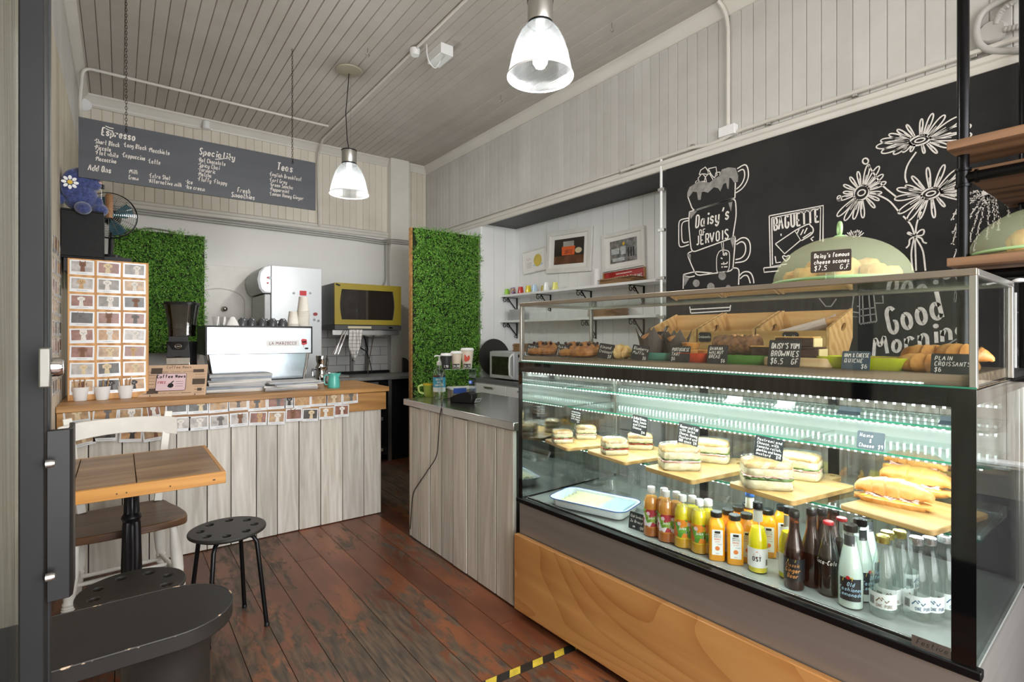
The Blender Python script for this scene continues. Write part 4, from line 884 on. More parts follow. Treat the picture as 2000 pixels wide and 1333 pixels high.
for px, s_, dz, rz, lb in ((1795, .09, 0, R(70), 'big golden croissant at the front beside the last price card'), (1850, .13, 0, R(110), 'croissant hidden low behind the last price card'), (1810, .17, .022, R(80), 'croissant lying on top of the heap near the lime dish'), (1868, .14, .026, R(60), 'croissant topping the heap by the corner post'), (1842, .22, .022, R(95), 'croissant at the back of the heap')):
    t = add_food('croissant', lb, 'croissant', px, s_, 'plain croissants', dz=dz, rz=rz); mb = MB(); croissant(mb, .13, .027, .03, ridges=6, ridge=.16, seg=18, n=60); mb.build('dough', M_crois, t)
# ------------------------------------------------------------------ slanted wooden crates behind the cabinet
M_crate = wood('crate_ply', '#b98a4c', '#ddb57a', 'y', .5, knots=.4, island=.05)
edges = [1264, 1361, 1475, 1622]; zb = 1.216
for i in range(3):
    a0 = to_cs(at(edges[i], 640, s=.53))[1] + .004; a1 = to_cs(at(edges[i + 1], 640, s=.53))[1] - .004; W = a1 - a0
    o_ = cs(.53, (a0 + a1) / 2, zb)
    t = thing('bread_crate', ('slant sided plywood crate nearest the alcove, with an oval label', 'middle slant sided plywood crate behind the nut loaf', 'plywood crate holding paper wrapped baguettes')[i], 'crate', o_, CRZ, 'plywood bread crates')
    side = [(0, 0), (.16, 0), (.235, .10), (.235, .215), (.03, .145), (0, .135)]
    for sgn in (-1, 1):
        Mx = Matrix(((1, 0, 0, 0), (0, 0, 1, sgn * (W / 2 - .005)), (0, 1, 0, 0), (0, 0, 0, 1)))
        bm = bmesh.new(); hole = [(.14 + .028 * math.cos(R(-a)) * .8 + .012 * math.sin(R(-a)), .14 + .028 * math.cos(R(-a)) * .5 - .01 * math.sin(R(-a))) for a in range(0, 360, 30)]
        ed_ = []
        for lp_ in (side, hole):
            vs = [bm.verts.new((p[0], p[1], -.005)) for p in lp_]; ed_ += [bm.edges.new((vs[q], vs[(q + 1) % len(vs)])) for q in range(len(vs))]
        bmesh.ops.triangle_fill(bm, use_beauty=True, edges=ed_)
        g = bmesh.ops.extrude_face_region(bm, geom=bm.faces[:])
        for v in [e for e in g['geom'] if isinstance(e, bmesh.types.BMVert)]: v.co.z = .005
        bm.transform(Mx); mb = MB(); mb.bm.free(); mb.bm = bm; mb.build('side_panel', M_crate, t)
    MB().box(0, -W / 2 + .011, .002, .009, W / 2 - .011, .125).build('front_panel', M_crate, t)
    MB().box(.226, -W / 2 + .011, .1, .235, W / 2 - .011, .21).build('back_panel', M_crate, t); MB().box(.01, -W / 2 + .011, 0, .16, W / 2 - .011, .008).build('bottom_panel', M_crate, t)
    # little chalk label
    yy = (W * .18, W * .36, W * .0)[i]; zz = (.105, .1, .10)[i]
    mb = MB(); Mx = Matrix(((0, 0, -1, -.0015), (-1, 0, 0, yy), (0, 1, 0, zz), (0, 0, 0, 1))); mb.prism(rrect(-.03, -.021, .03, .021, .012, 5), 0, .0015, Mx); lb_ = mb.build('crate_label', M_card, t)
    Mx2 = Mx.copy(); Mx2.translation = (-.0035, yy, zz); mb = MB(); write(mb, ('Sourdough', 'Croissants', 'Baguette')[i], .012, Mx2, align='c', wd=.0017, y=-.004, cond=.62); mb.build('chalk_lettering', M_chalk, lb_)
t0 = t
M_bag = pastry('baguette_crust', '#a36a35', '#d9a868', 14, .3)
for k in range(3):
    p = cs(.60 + .045 * k, a0 + .06 + .03 * k, zb + .1); q = cs(.66 + .03 * k, a1 - .005 + .004 * k, zb + .165 + .012 * k); d_ = (q - p)
    t = thing('baguette', ('baguette in clear wrap at the front of the last crate', 'middle baguette in the last crate', 'uppermost baguette sticking out of the last crate')[k], 'bread', p, 0, 'baguettes in the last crate'); mb = MB()
    lumpy(mb, [(d_ * (i / 20), .006 + .018 * math.sin(math.pi * min(1, max(0, i / 20))) ** .4) for i in range(21)], 12, .1, 6, .9); mb.build('loaf', M_bag, t)
    if k != 1:
        mb = MB(); lumpy(mb, [(d_ * (i / 8 * .8 - .02), .0275) for i in range(9)], 12, 0, 1, .95, .03); mb.build('paper_bag', mat('greaseproof', '#c9b9ab', .6), t, smooth=False)
# ------------------------------------------------------------------ cloches with scones
M_mesh = None
m = bpy.data.materials.new('green_mesh_dome'); m.use_nodes = True; nt = m.node_tree; nt.nodes.clear(); o_ = N(nt, 'ShaderNodeOutputMaterial'); mx = N(nt, 'ShaderNodeMixShader'); mx.inputs[0].default_value = .26
tr = N(nt, 'ShaderNodeBsdfTransparent'); df = N(nt, 'ShaderNodeBsdfDiffuse'); df.inputs[0].default_value = lin('#dde9c4'); nt.links.new(tr.outputs[0], mx.inputs[1]); nt.links.new(df.outputs[0], mx.inputs[2]); nt.links.new(mx.outputs[0], o_.inputs[0]); M_mesh = m; M_lgreen = mat('mint_plastic', '#b5dca0', .3, var=.03)
def cloche(loc, label, rz, n_sc, r=.19):
    t = thing('food_cover', label, 'food cover', loc, rz, 'green mesh food covers'); mb = MB(); pr = [(r * math.cos(R(a)), .012 + .145 * math.sin(R(a))) for a in range(0, 91, 6)]
    mb.lathe([(max(p[0], 0), p[1]) for p in pr[:-1]] + [(0, .157)], 44); mb.build('dome', M_mesh, t)
    mb = MB(); mb.tube([(r * math.cos(R(a)), r * math.sin(R(a)), .014) for a in range(0, 360, 8)], .005, 8, closed=True); mb.build('dome_rim', M_lgreen, t)
    mb = MB(); mb.lathe([(0, .155), (.02, .157), (.012, .163), (0, .165)], 16); mb.tube([(.021 * math.cos(R(a)), 0, .184 + .019 * math.sin(R(a))) for a in range(0, 360, 20)], .0055, 8, closed=True); mb.build('loop_handle', M_lgreen, t)
    pl = thing('serving_plate', 'wooden plate under the ' + label, 'plate', (loc[0], loc[1], loc[2] ), 0); mb = MB(); mb.lathe([(0, 0), (.165, 0), (.17, .008), (0, .008)], 40); mb.build('board', wood('pale_board', '#c7a273', '#e3c99c', 'y', .5), pl)
    for k in range(n_sc):
        a = k * 2.4; rr = 0 if k == 0 else (.07 if k < 6 else .125); a = (k - 1) * 72 if k < 6 else (k - 6) * 45 + 20
        t2 = thing('cheese_scone', 'golden grated cheese scone under the ' + label.split(' on ')[0] + (' on ' + label.split(' on ', 1)[1] if ' on ' in label else ''), 'scone', (loc[0] + rr * math.cos(R(a)), loc[1] + rr * math.sin(R(a)), loc[2] + .0085), R(a * 3), 'cheese scones under the ' + ('first' if n_sc > 8 else 'second') + ' cover')
        mb = MB(); hh = .07 if rr < .1 else .045; mb.lathe([(0, 0), (.032, 0), (.036, hh * .3), (.036, hh * .75), (.026, hh), (0, hh * 1.08)], 16)
        for v in mb.bm.verts: v.co += Vector([random.uniform(-.003, .003) for _ in range(3)])
        for v in mb.bm.verts: v.co.z = max(v.co.z, 0)
        mb.build('scone', M_scone, t2)
p = at(1640, 548, z=1.477); p = cs(.27, to_cs(at(1640, 600, s=.27))[1], 1.4775)
cloche(tuple(p), 'mint green mesh cover on the glass cabinet', R(30), 14)
sg = price_card(tuple(cs(.03, a_of(1622, .03), 1.478)), .098, .062, ["Daisy's famous", 'cheese scones', '$7.5     G.F'], 'dark brown chalk card held by a clear clip in front of the scones', sz=.2, m=mat('brown_card', '#352b27', .5), tilt=-6, stand=False, yaw=R(-75), group='scone sign')
sg.location.z += .022
mb = MB(); mb.cbox((0, 0, -.012), (.024, .012, .026)); mb.cbox((0, 0, -.0215), (.04, .02, .003)); mb.build('clip', M_acr, sg, smooth=False, bev=.001)
# white clip on the rear corner post
p = cs(DU + .005, LC + .01, ZT); mb = MB(); mb.lathe([(0, -.002), (.016, 0), (.017, .004), (.008, .010), (0, .011)], 18, (0, 0, 0)); mb.cbox((.0, -.02, .001), (.022, .04, .005), (.2, 0, 0)); tag(mb.build('shelf_clip', M_white, loc=p), 'small white plastic clip on the rear corner of the glass cabinet', 'clip')
# ------------------------------------------------------------------ industrial pipe shelf
M_pipe = mat('black_iron_pipe', '#1a1a1c', .25, .7, var=.2, sc=20)
ps = thing('pipe_shelf', 'industrial black iron pipe shelf with walnut boards against the chalkboard', 'shelf', (2.2, .47, 1.216))
def vp(x, y, z0, z1, nm='upright_pipe'):
    mb = MB(); mb.cyl((x, y, z0), (x, y, z1), .0165, n=16); return mb.build(nm, M_pipe, ps)
u1 = vp(0, 0, 0, 2.14); u2 = vp(.70, -.04, -.449, 2.14)
for x, y in ((0, 0), (.70, -.04)):
    for z in (.62,):
        mb = MB(); mb.lathe([(.0165, -.03), (.022, -.03), (.022, -.022), (.019, -.02), (.019, .02), (.022, .022), (.022, .03), (.0165, .03)], 18, (x, y, z), closed=True); mb.tube([(x, y, z), (x, y - .035, z)], .017, 12); mb.lathe([(.017, 0), (.022, 0), (.022, .008), (.017, .008)], 16, closed=True, Mx=Matrix.Translation((x, y - .03, z)) @ Matrix.Rotation(R(90), 4, 'X')); mb.build('pipe_fitting', M_pipe, ps)
    mb = MB(); mb.cyl((x, y - .03, .62), (x, -1.6, .62), .0165, n=14); mb.build('rail_pipe', M_pipe, ps)
mb = MB(); mb.cyl((0, -.02, .30), (0, -1.6, .30), .0165, n=14); mb.build('rail_pipe', M_pipe, ps)
M_wal = wood('walnut_board', '#5d4231', '#8c6a50', 'y', .45, knots=.8, island=.04, grain=.5)
MB().box(-.10, -1.6, .694, .125, .02, .722).build('shelf_board', M_wal, ps, bev=.002)
MB().box(.03, -1.6, .64, .78, .015, .655).build('shelf_board', M_wal, ps, bev=.002)
MB().box(-.10, -1.6, .325, .45, .02, .352).build('shelf_board', M_wal, ps, bev=.002)
mb = MB(); mb.lathe([(0, 0), (.045, 0), (.045, .006), (.022, .008), (.022, .02), (0, .02)], 24); mb.build('floor_flange', M_pipe, ps)
cloche((2.30, .285, 1.5695), 'mint green mesh cover on the pipe shelf', R(70), 7)
tag(MB().box(2.42, YF + .03, 0, XR - .025, .72, .765).build('low_cabinet', mat('black_laminate', '#2a2a2d', .4, var=.1), bev=.003), 'low black cabinet along the wall behind the display case', 'cabinet')
# ================================================================== contents of the chilled case
ZK = .5465
def loft(mb, prof, n=28, expo=2.0, sx=1.0, sy=1.0, jig=0.0, c=(0, 0, 0)):
    """stack of superellipse rings [(radius, z, exponent)]"""
    rings = []
    for q in prof:
        r, z = q[0], q[1]; e = q[2] if len(q) > 2 else expo; ring = []
        for k in range(n):
            a = 2 * math.pi * k / n; ca, sa = math.cos(a), math.sin(a); d = (abs(ca) ** e + abs(sa) ** e) ** (-1 / e)
            j = 1 + random.uniform(-jig, jig); ring.append(mb.bm.verts.new((c[0] + r * d * ca * sx * j, c[1] + r * d * sa * sy * j, c[2] + z)))
        rings.append(ring)
    mb.bm.faces.new(rings[0][::-1]); mb.bm.faces.new(rings[-1])
    for a, b_ in zip(rings, rings[1:]):
        for k in range(n): mb.bm.faces.new([a[k], a[(k + 1) % n], b_[(k + 1) % n], b_[k]])
    return mb
def wrap(mb, r, e=.0006, x0=0.0):
    for v in mb.bm.verts:
        a = (v.co.x - x0) / r; v.co = Vector(((r + e) * math.sin(a), -(r + e) * math.cos(a), v.co.y))
    return mb
def band(r, z0, z1, a0=-100, a1=100, e=.0004, n=24, r1=None):
    mb = MB(); r1 = r1 or r
    for i in range(n):
        a, b2 = R(a0 + (a1 - a0) * i / n), R(a0 + (a1 - a0) * (i + 1) / n)
        mb.quad([((r + e) * math.sin(a), -(r + e) * math.cos(a), z0), ((r + e) * math.sin(b2), -(r + e) * math.cos(b2), z0), ((r1 + e) * math.sin(b2), -(r1 + e) * math.cos(b2), z1), ((r1 + e) * math.sin(a), -(r1 + e) * math.cos(a), z1)])
    return mb
def face_cam(p): d = CAM - Vector(p); return math.atan2(d.x, -d.y)
def liquid(name, c, rough=.12, trans=.0):
    if name in MATS: return MATS[name]
    m, nt, b = nodes(name); b.inputs['Base Color'].default_value = lin(c); b.inputs['Roughness'].default_value = rough
    b.inputs['Coat Weight'].default_value = .6; b.inputs['Coat Roughness'].default_value = .05; b.inputs['Subsurface Weight'].default_value = .35; b.inputs['Subsurface Radius'].default_value = (.02, .012, .005)
    MATS[name] = m; return m
def splotch(name, cols, sc=60):
    m, nt, b = nodes(name); v = N(nt, 'ShaderNodeTexVoronoi', i_Scale=sc); nt.links.new(coords(nt), v.inputs[0]); sp = N(nt, 'ShaderNodeSeparateColor'); nt.links.new(v.outputs['Color'], sp.inputs[0])
    r = ramp(nt, [(i / len(cols), lin(c)) for i, c in enumerate(cols)], 'CONSTANT'); nt.links.new(sp.outputs[0], r.inputs[0]); nt.links.new(r.outputs[0], b.inputs['Base Color']); b.inputs['Roughness'].default_value = .3; MATS[name] = m; return m
G_bot = glass('bottle_glass', '#ffffff', refl=.8, base=.07)
M_capw = mat('cap_white', '#e9e9e6', .35); M_capb = mat('cap_black', '#1a1b1c', .35); M_gold = mat('cap_gold', '#c9bd6a', .25, .8); M_silv = mat('cap_silver', '#d6d8da', .22, .9); M_capr = mat('cap_red', '#b3202a', .35); M_capn = mat('cap_dark', '#2b2524', .3, .5); M_capbl = mat('cap_blue', '#2b57a3', .35)
def capmesh(r, z0, z1, m, par, ribs=True):
    mb = MB(); n = 36; P = [(r * .96, z0), (r, z0 + .001), (r, z1 - .002), (r * .9, z1), (0, z1), (0, z0)]
    mb.lathe(P, n)
    if ribs:
        for v in mb.bm.verts:
            k = math.atan2(v.co.y, v.co.x) / (2 * math.pi) * n
            if round(k) % 2: v.co.x *= .955; v.co.y *= .955
    return mb.build('cap', m, par)
def tube_bottle(p, label, group, spec):
    """spec: body profile, liquid level, colours, cap, label"""
    t = thing(spec.get('name', 'bottle'), label, 'bottle', (p.x, p.y, ZK), face_cam(p) + R(spec.get('yaw', 0)), group)
    pr = spec['prof']; lvl = spec['level']
    mb = MB(); mb.lathe([(0, 0)] + pr, 28); mb.build('glass_body' if spec.get('glass') else 'bottle_body', spec['shell'], t)
    li = [(max(r - .0012, .001), z) for r, z in pr if z <= lvl]; 
    if li:
        rt = li[-1][0]; mb = MB(); mb.lathe([(0, .002)] + [(r, max(z, .002)) for r, z in li] + [(0, li[-1][1])], 28); mb.build('drink', spec['liq'], t)
    if 'sediment' in spec:
        mb = MB(); mb.lathe([(0, .0015), (pr[0][0] + .0002, .0015), (pr[1][0] + .0002, pr[1][1]), (pr[2][0] + .0002, .035), (0, .035)], 28); mb.build('sediment', spec['sediment'], t)
    z1 = pr[-1][1]; rn = pr[-1][0]; capmesh(rn + .0022, z1 - spec.get('capd', .014), z1 + .002, spec['cap'], t)
    for lb in spec.get('labels', []):
        mb = band(lb['r'], lb['z0'], lb['z1'], lb.get('a0', -95), lb.get('a1', 95), r1=lb.get('r1')); lo = mb.build('label', lb['m'], t)
        for tx in lb.get('text', []):
            mb = MB(); write(mb, tx[0], tx[1], Matrix(), wd=tx[1] * tx[4] if len(tx) > 4 else tx[1] * .17, align='c', slant=tx[5] if len(tx) > 5 else .1, cond=tx[6] if len(tx) > 6 else .8, x=tx[7] if len(tx) > 7 else 0, y=tx[2]); wrap(mb, lb['r'], .0009); mb.build('lettering', tx[3], lo)
        for fn in lb.get('art', []):
            mb = MB(); fn[0](mb); wrap(mb, lb['r'], .0009); mb.build(fn[2], fn[1], lo)
    return t
JP = [(.026, 0), (.029, .004), (.029, .128), (.0285, .134), (.022, .150), (.014, .162), (.0125, .168), (.0125, .186)]
SP = [(.027, 0), (.0295, .004), (.030, .09), (.0285, .115), (.020, .145), (.0145, .165), (.013, .20), (.013, .224)]
GP = [(.026, 0), (.0285, .004), (.0285, .10), (.0265, .125), (.0185, .155), (.0145, .175), (.0135, .20), (.013, .234)]
CP_ = [(.026, 0), (.028, .004), (.0275, .03), (.026, .06), (.029, .095), (.0285, .115), (.021, .15), (.0145, .18), (.0125, .205), (.0125, .216)]
LP_ = [(.028, 0), (.0315, .004), (.0320, .09), (.029, .12), (.0225, .155), (.0165, .185), (.0155, .20), (.0155, .232)]
WP = [(.028, 0), (.0315, .004), (.032, .02), (.0315, .075), (.028, .115), (.0205, .155), (.0155, .18), (.0145, .19), (.0145, .218)]
M_wl = mat('white_label', '#e8e8e6', .4); M_bl = mat('black_label', '#1d1e22', .35)
sp_apple = splotch('pink_green_label', ['#b23a46', '#8fb544', '#6fa03a', '#c65a66', '#e9dfe0', '#a2333c', '#93b84e'], 55); sp_trop = splotch('orange_green_label', ['#e58a2c', '#6ea843', '#e9c33a', '#cf6b2f', '#5d9a3c', '#e9ae3a'], 55)
white_t = mat('label_white_ink', '#f4f2ee', .5)
blob = lambda cx, cy, r: (lambda mb: mb.ribbon([(cx, cy), (cx, cy)], r, Matrix()))
barcode = lambda x, y, w_, h_: (lambda mb: [mb.ribbon([(x + i * w_ / 9, y), (x + i * w_ / 9, y + h_)], w_ / (14 + 6 * (i % 3)), Matrix()) for i in range(10)])
def juice(col, sed, sp, cap=M_capw, yaw=0): 
    return dict(name='juice_bottle', prof=JP, level=.150, shell=G_bot, liq=liquid('liq' + col, col), sediment=liquid('sed' + sed, sed), cap=cap, capd=.02, yaw=yaw,
                labels=[dict(r=.0292, z0=.04, z1=.105, m=sp, a0=-110, a1=110, text=[('juice', .010, .070, white_t)], art=[(blob(-.012, .09, .010), mat('label_pink', '#e7c9cf', .5), 'badge'), (barcode(.014, .055, .012, .010), M_ink, 'barcode'), ])])
J1, J2 = juice('#e09a3a', '#b06a32', sp_apple), juice('#efdc22', '#c99c2e', sp_trop)
for c_ in (J1, J2):
    for lb in c_['labels']: lb['art'].insert(1, ((lambda mb: mb.quad([(.0125, .052, 0), (.028, .052, 0), (.028, .067, 0), (.0125, .067, 0)])), M_paper, 'barcode_panel')); lb['art'][2] = (barcode(.0145, .0545, .0115, .010), M_ink, 'barcode')
base = lambda x, y: at(x, y - 6, z=ZK)
capat = lambda x, y, h_: at(x, y + 3, z=ZK + h_)
rows = [(base(1272, 1051), J1, 'amber juice bottle with pink label in the front row beside the white dish'), (base(1301, 1062), J1, 'amber juice bottle with pink and green label next to the yellow juices'), (base(1333, 1073), J2, 'yellow juice bottle with orange label standing beside the amber ones'), (base(1366, 1084), J2, 'yellow juice bottle with orange label beside the black capped orange juice'),
        (capat(1297, 951, .188), J1, 'amber juice bottle in the second row just behind the first front bottle'), (capat(1321, 958, .188), J1, 'amber juice bottle in the second row behind the second front bottle'), (capat(1352, 966, .188), J2, 'yellow juice bottle in the second row behind the amber and yellow ones'), (capat(1383, 973, .188), J2, 'yellow juice bottle in the second row beside the black caps')]
for p, sp_, lb in rows: tube_bottle(p, lb, 'screw cap juices', sp_)
M_oj = liquid('orange_juice', '#f2a81e'); M_orng = mat('label_orange_ink', '#d97a3a', .5)
def square_bottle(p, label):
    t = thing('juice_bottle', label, 'bottle', (p.x, p.y, ZK), face_cam(p) + R(8), 'square orange juices'); mb = MB()
    loft(mb, [(.024, 0, 5), (.0262, .003, 6), (.0262, .115, 6), (.025, .124, 5), (.021, .136, 3), (.018, .142, 2), (.0175, .15, 2)], 36); mb.build('bottle_body', M_oj, t)
    capmesh(.0195, .146, .164, M_capb, t)
    mb = MB(); mb.prism(rrect(-.0175, .022, .0175, .108, .002, 2), 0, .0006, Matrix(((1, 0, 0, 0), (0, 0, -1, -.0264), (0, 1, 0, 0), (0, 0, 0, 1)))); lo = mb.build('label', M_wl, t)
    Mx = Matrix(((1, 0, 0, 0), (0, 0, -1, -.0274), (0, 1, 0, 0), (0, 0, 0, 1)))
    mb = MB(); mb.prism(rrect(-.009, .096, .009, .104, .001, 2), 0, .0003, Mx); mb.build('brand_patch', M_ink, lo)
    mb = MB(); write(mb, 'HONESTLY', .0042, Mx, align='c', y=.089, slant=0, cond=.9); write(mb, 'SQUEEZED', .0042, Mx, align='c', y=.0825, slant=0, cond=.9); write(mb, '350ML', .003, Mx, align='c', y=.026, slant=0); write(mb, 'fresh', .0038, Mx, align='c', x=.006, y=.058); mb.build('lettering', M_ink, lo)
    mb = MB(); write(mb, 'ORANGE', .006, Mx, align='c', y=.0735, slant=0, cond=.8); write(mb, 'juice', .0048, Mx, align='c', y=.0665, slant=.1)
    mb.prism(arc(0, .045, .0075, 0, 340, 12), 0, .0003, Mx); mb.build('orange_fruit', M_orng, lo); return t
for p, lb in ((base(1399, 1097), 'square orange juice bottle with black cap, first in the front row'), (base(1435, 1105), 'square orange juice bottle with black cap beside the yellow soda'), (capat(1421, 992, .163), 'square orange juice behind the first two square bottles'), (capat(1442, 986, .163), 'square orange juice in the third row under the overhanging board'), (capat(1461, 981, .163), 'square orange juice at the very back under the sandwich board'),
              (capat(1458, 1000, .163), 'square orange juice directly behind the yellow soda neck'), (capat(1499, 992, .163), 'square orange juice showing past the yellow soda'), (capat(1528, 985, .163), 'square orange juice behind the second yellow soda, white label showing')): square_bottle(p, lb)
M_yl = liquid('lemon_soda', '#f0e216'); M_ltx = mat('label_red_orange', '#c9542e', .5)
SODA = dict(name='soda_bottle', prof=SP, level=.15, shell=G_bot, liq=M_yl, cap=M_capb, capd=.02, glass=1, labels=[dict(r=.0303, z0=.02, z1=.082, m=M_wl, text=[('OST', .013, .042, M_ink, .2, 0, 1.0, -.002)], art=[((lambda mb: mb.quad([(-.013, .062, 0), (-.003, .05, 0), (.009, .06, 0), (-.002, .074, 0)])), M_ltx, 'leaf_mark'), (barcode(.026, .028, .008, .02), M_ink, 'barcode')]), dict(r=.0148, z0=.165, z1=.20, m=mat('neck_label', '#cfd0c2', .5), r1=.0134)])
tube_bottle(base(1480, 1121), 'bright yellow glass soda bottle with a white label and black cap', 'yellow sodas', SODA)
tube_bottle(capat(1540, 988, .224), 'yellow glass soda bottle half hidden behind the ginger beer', 'yellow sodas', dict(SODA, yaw=30))
tube_bottle(capat(1484, 1005, .20) + Vector((.16, .12, 0)), 'blue capped juice bottle behind the second yellow soda', None, dict(SODA, cap=M_capbl, yaw=20, liq=M_oj))
M_br = glass('amber_glass', '#b97b35', refl=.8, base=.08); M_gb = liquid('ginger_beer', '#4d3512'); M_cola = liquid('cola', '#150a07'); M_cop = mat('copper_ink', '#c98a4c', .4, .2); M_ysw = mat('badge_yellow', '#e3cc4a', .4)
GB = dict(name='soda_bottle', prof=GP, level=.20, shell=M_br, liq=M_gb, cap=M_capn, capd=.018, glass=1, labels=[dict(r=.0287, z0=.03, z1=.095, m=M_bl, text=[('Classic', .010, .072, M_cop, .15, .3), ('Ginger', .013, .055, M_cop, .16, .3), ('Beer', .013, .038, M_cop, .16, .3)], art=[((lambda mb: mb.quad([(-.014, .084, 0), (.008, .086, 0), (.010, .094, 0), (-.012, .092, 0)])), M_ysw, 'badge')])])
for p, lb, yw in ((base(1551, 1153), 'dark brown ginger beer bottle with copper script at the front', -10), (base(1585, 1148), 'plain amber ginger beer bottle turned away beside the cola', 170), (capat(1606, 992, .234), 'amber ginger beer bottle in the row behind', 150), (capat(1625, 985, .234), 'amber ginger beer bottle at the back under the last board', 100)): tube_bottle(p, lb, 'ginger beers', dict(GB, yaw=yw))
CO_ = dict(name='cola_bottle', prof=CP_, level=.17, shell=G_bot, liq=M_cola, cap=M_capr, capd=.008, glass=1, labels=[dict(r=.0290, z0=.094, z1=.0945, m=M_cola, a0=-5, a1=5, text=[('Coca-Cola', .0125, .096, white_t, .15, .35, .72)])])
tube_bottle(base(1618, 1166), 'red capped cola bottle with white script at the front', 'colas', dict(CO_, yaw=-15)); tube_bottle(capat(1644, 1009, .217), 'red capped cola bottle one row back', 'colas', CO_)
M_lem = liquid('cloudy_lemonade', '#c9dad0'); M_lbt = mat('label_pale_blue', '#9ec3d6', .4)
LE = dict(name='lemonade_bottle', prof=LP_, level=.186, shell=G_bot, liq=M_lem, cap=M_capn, capd=.018, glass=1, labels=[dict(r=.0323, z0=.025, z1=.088, m=M_bl, a0=-50, a1=50, text=[('Old', .011, .067, M_lbt, .15, .3), ('Fashioned', .0105, .053, M_lbt, .15, .3, .85), ('Lemonade', .0105, .039, M_lbt, .15, .3, .85)], art=[((lambda mb: mb.quad([(-.020, .078, 0), (.004, .082, 0), (.006, .092, 0), (-.018, .087, 0)])), M_ysw, 'badge'), (blob(-.006, .09, .007), M_capr, 'badge_dot')]), dict(r=.0172, z0=.165, z1=.205, m=mat('neck_seal', '#3a3c3e', .4), a0=-70, a1=40, r1=.0158)])
tube_bottle(base(1661, 1189), 'cloudy lemonade bottle with a black label and pale blue script', 'lemonades', LE); tube_bottle(capat(1680, 1012, .232), 'cloudy lemonade bottle directly behind the labelled one', 'lemonades', dict(LE, yaw=60)); tube_bottle(capat(1700, 1010, .232) + Vector((.06, .03, 0)), 'cloudy lemonade bottle at the back under the croissant board', 'lemonades', dict(LE, yaw=90))
M_wat = glass('still_water', '#fdfffe', refl=.15, base=.03); M_blu = mat('label_navy', '#3f5f7e', .4); M_brn = mat('label_brown', '#7d6248', .4)
def peak(mb): mb.ribbon([(-.018, .045), (-.010, .056), (-.004, .049)], .003, Matrix()); mb.ribbon([(-.005, .058), (.006, .045), (.012, .052)], .003, Matrix())
def water(cap, ink, x0): return dict(name='water_bottle', prof=WP, level=.165, shell=G_bot, liq=M_wat, cap=cap, capd=.018, glass=1, labels=[dict(r=.0319, z0=.026, z1=.068, m=mat('frosted_label', '#dfe4e2', .4), a0=-80, a1=80, text=[('ONE PURE', .0085, .031, ink, .12, 0, .8, x0)], art=[(peak, ink, 'peak_mark'), (barcode(-.036, .034, .012, .022), M_ink, 'barcode')])])
WS, WN = water(M_gold, M_brn, .002), water(M_silv, M_blu, .008)
for p, sp_, lb, yw in ((base(1724, 1206), WS, 'gold capped sparkling water bottle at the front beside the lemonade', 5), (capat(1733, 1036, .219), WS, 'gold capped water bottle in the second row', 20), (capat(1757, 1034, .219), WS, 'gold capped water bottle in the third row', 50), (base(1790, 1211), WN, 'silver capped still water bottle at the front with a barcode showing', 15), (capat(1815, 1047, .219), WN, 'silver capped water bottle behind the front still water', 25),
                      (capat(1845, 1043, .219), WN, 'silver capped water bottle in the third row near the black border', 40), (base(1872, 1198), WN, 'silver capped water bottle cut by the black glass border', 60), (capat(1798, 1030, .219) + Vector((.05, .05, 0)), WN, 'silver capped water bottle at the back under the croissant board', 70)): tube_bottle(p, lb, 'one litre waters' if 0 else 'glass water bottles', dict(sp_, yaw=yw))
# ------------------------------------------------------------------ cutting boards with sandwiches on the glass shelf
M_bd = wood('acacia_board', '#8d6a3c', '#bd9960', 'x', .4, knots=.3, island=.03, grain=.8); M_bdk = wood('dark_walnut_board', '#5b4431', '#7d6248', 'x', .4, knots=.3)
def cut_board(fl, fr, depth, label, handle=True, m=M_bd, lay=0.0, z=.8005):
    A, B = at(*fl, z=z + .016), at(*fr, z=z + .016); W = (B - A).length; x = (B - A).normalized(); o_ = (A + B) / 2
    t = thing('cutting_board', label, 'board', (o_.x, o_.y, z), math.atan2(x.y, x.x), 'wooden cutting boards in the case'); P = rrect(-W / 2, 0, W / 2, depth, .014, 4)
    if handle:
        c, hw = W / 2 - .06, .03; P = arc(W / 2 - .014, .014, .014, -90, 0, 4) + arc(W / 2 - .014, depth - .014, .014, 0, 90, 4) + [(hw + .01, depth), (hw, depth + .02)] + arc(0, depth + .065, hw, 0, 180, 8, .03) + [(-hw, depth + .02), (-hw - .01, depth)] + arc(-W / 2 + .014, depth - .014, .014, 90, 180, 4) + arc(-W / 2 + .014, .014, .014, 180, 270, 4)
        bm = bmesh.new(); ed_ = []
        for lp_ in (P, arc(0, depth + .068, .010, 0, -330, 11)):
            vs = [bm.verts.new((p[0], p[1], 0)) for p in lp_]; ed_ += [bm.edges.new((vs[q], vs[(q + 1) % len(vs)])) for q in range(len(vs))]
        bmesh.ops.triangle_fill(bm, use_beauty=True, edges=ed_)
        for v in [e for e in bmesh.ops.extrude_face_region(bm, geom=bm.faces[:])['geom'] if isinstance(e, bmesh.types.BMVert)]: v.co.z = .016
        mb = MB(); mb.bm.free(); mb.bm = bm
    else: mb = MB(); mb.prism(P, 0, .016)
    mb.build('board', m, t, bev=.003); return t, W, x
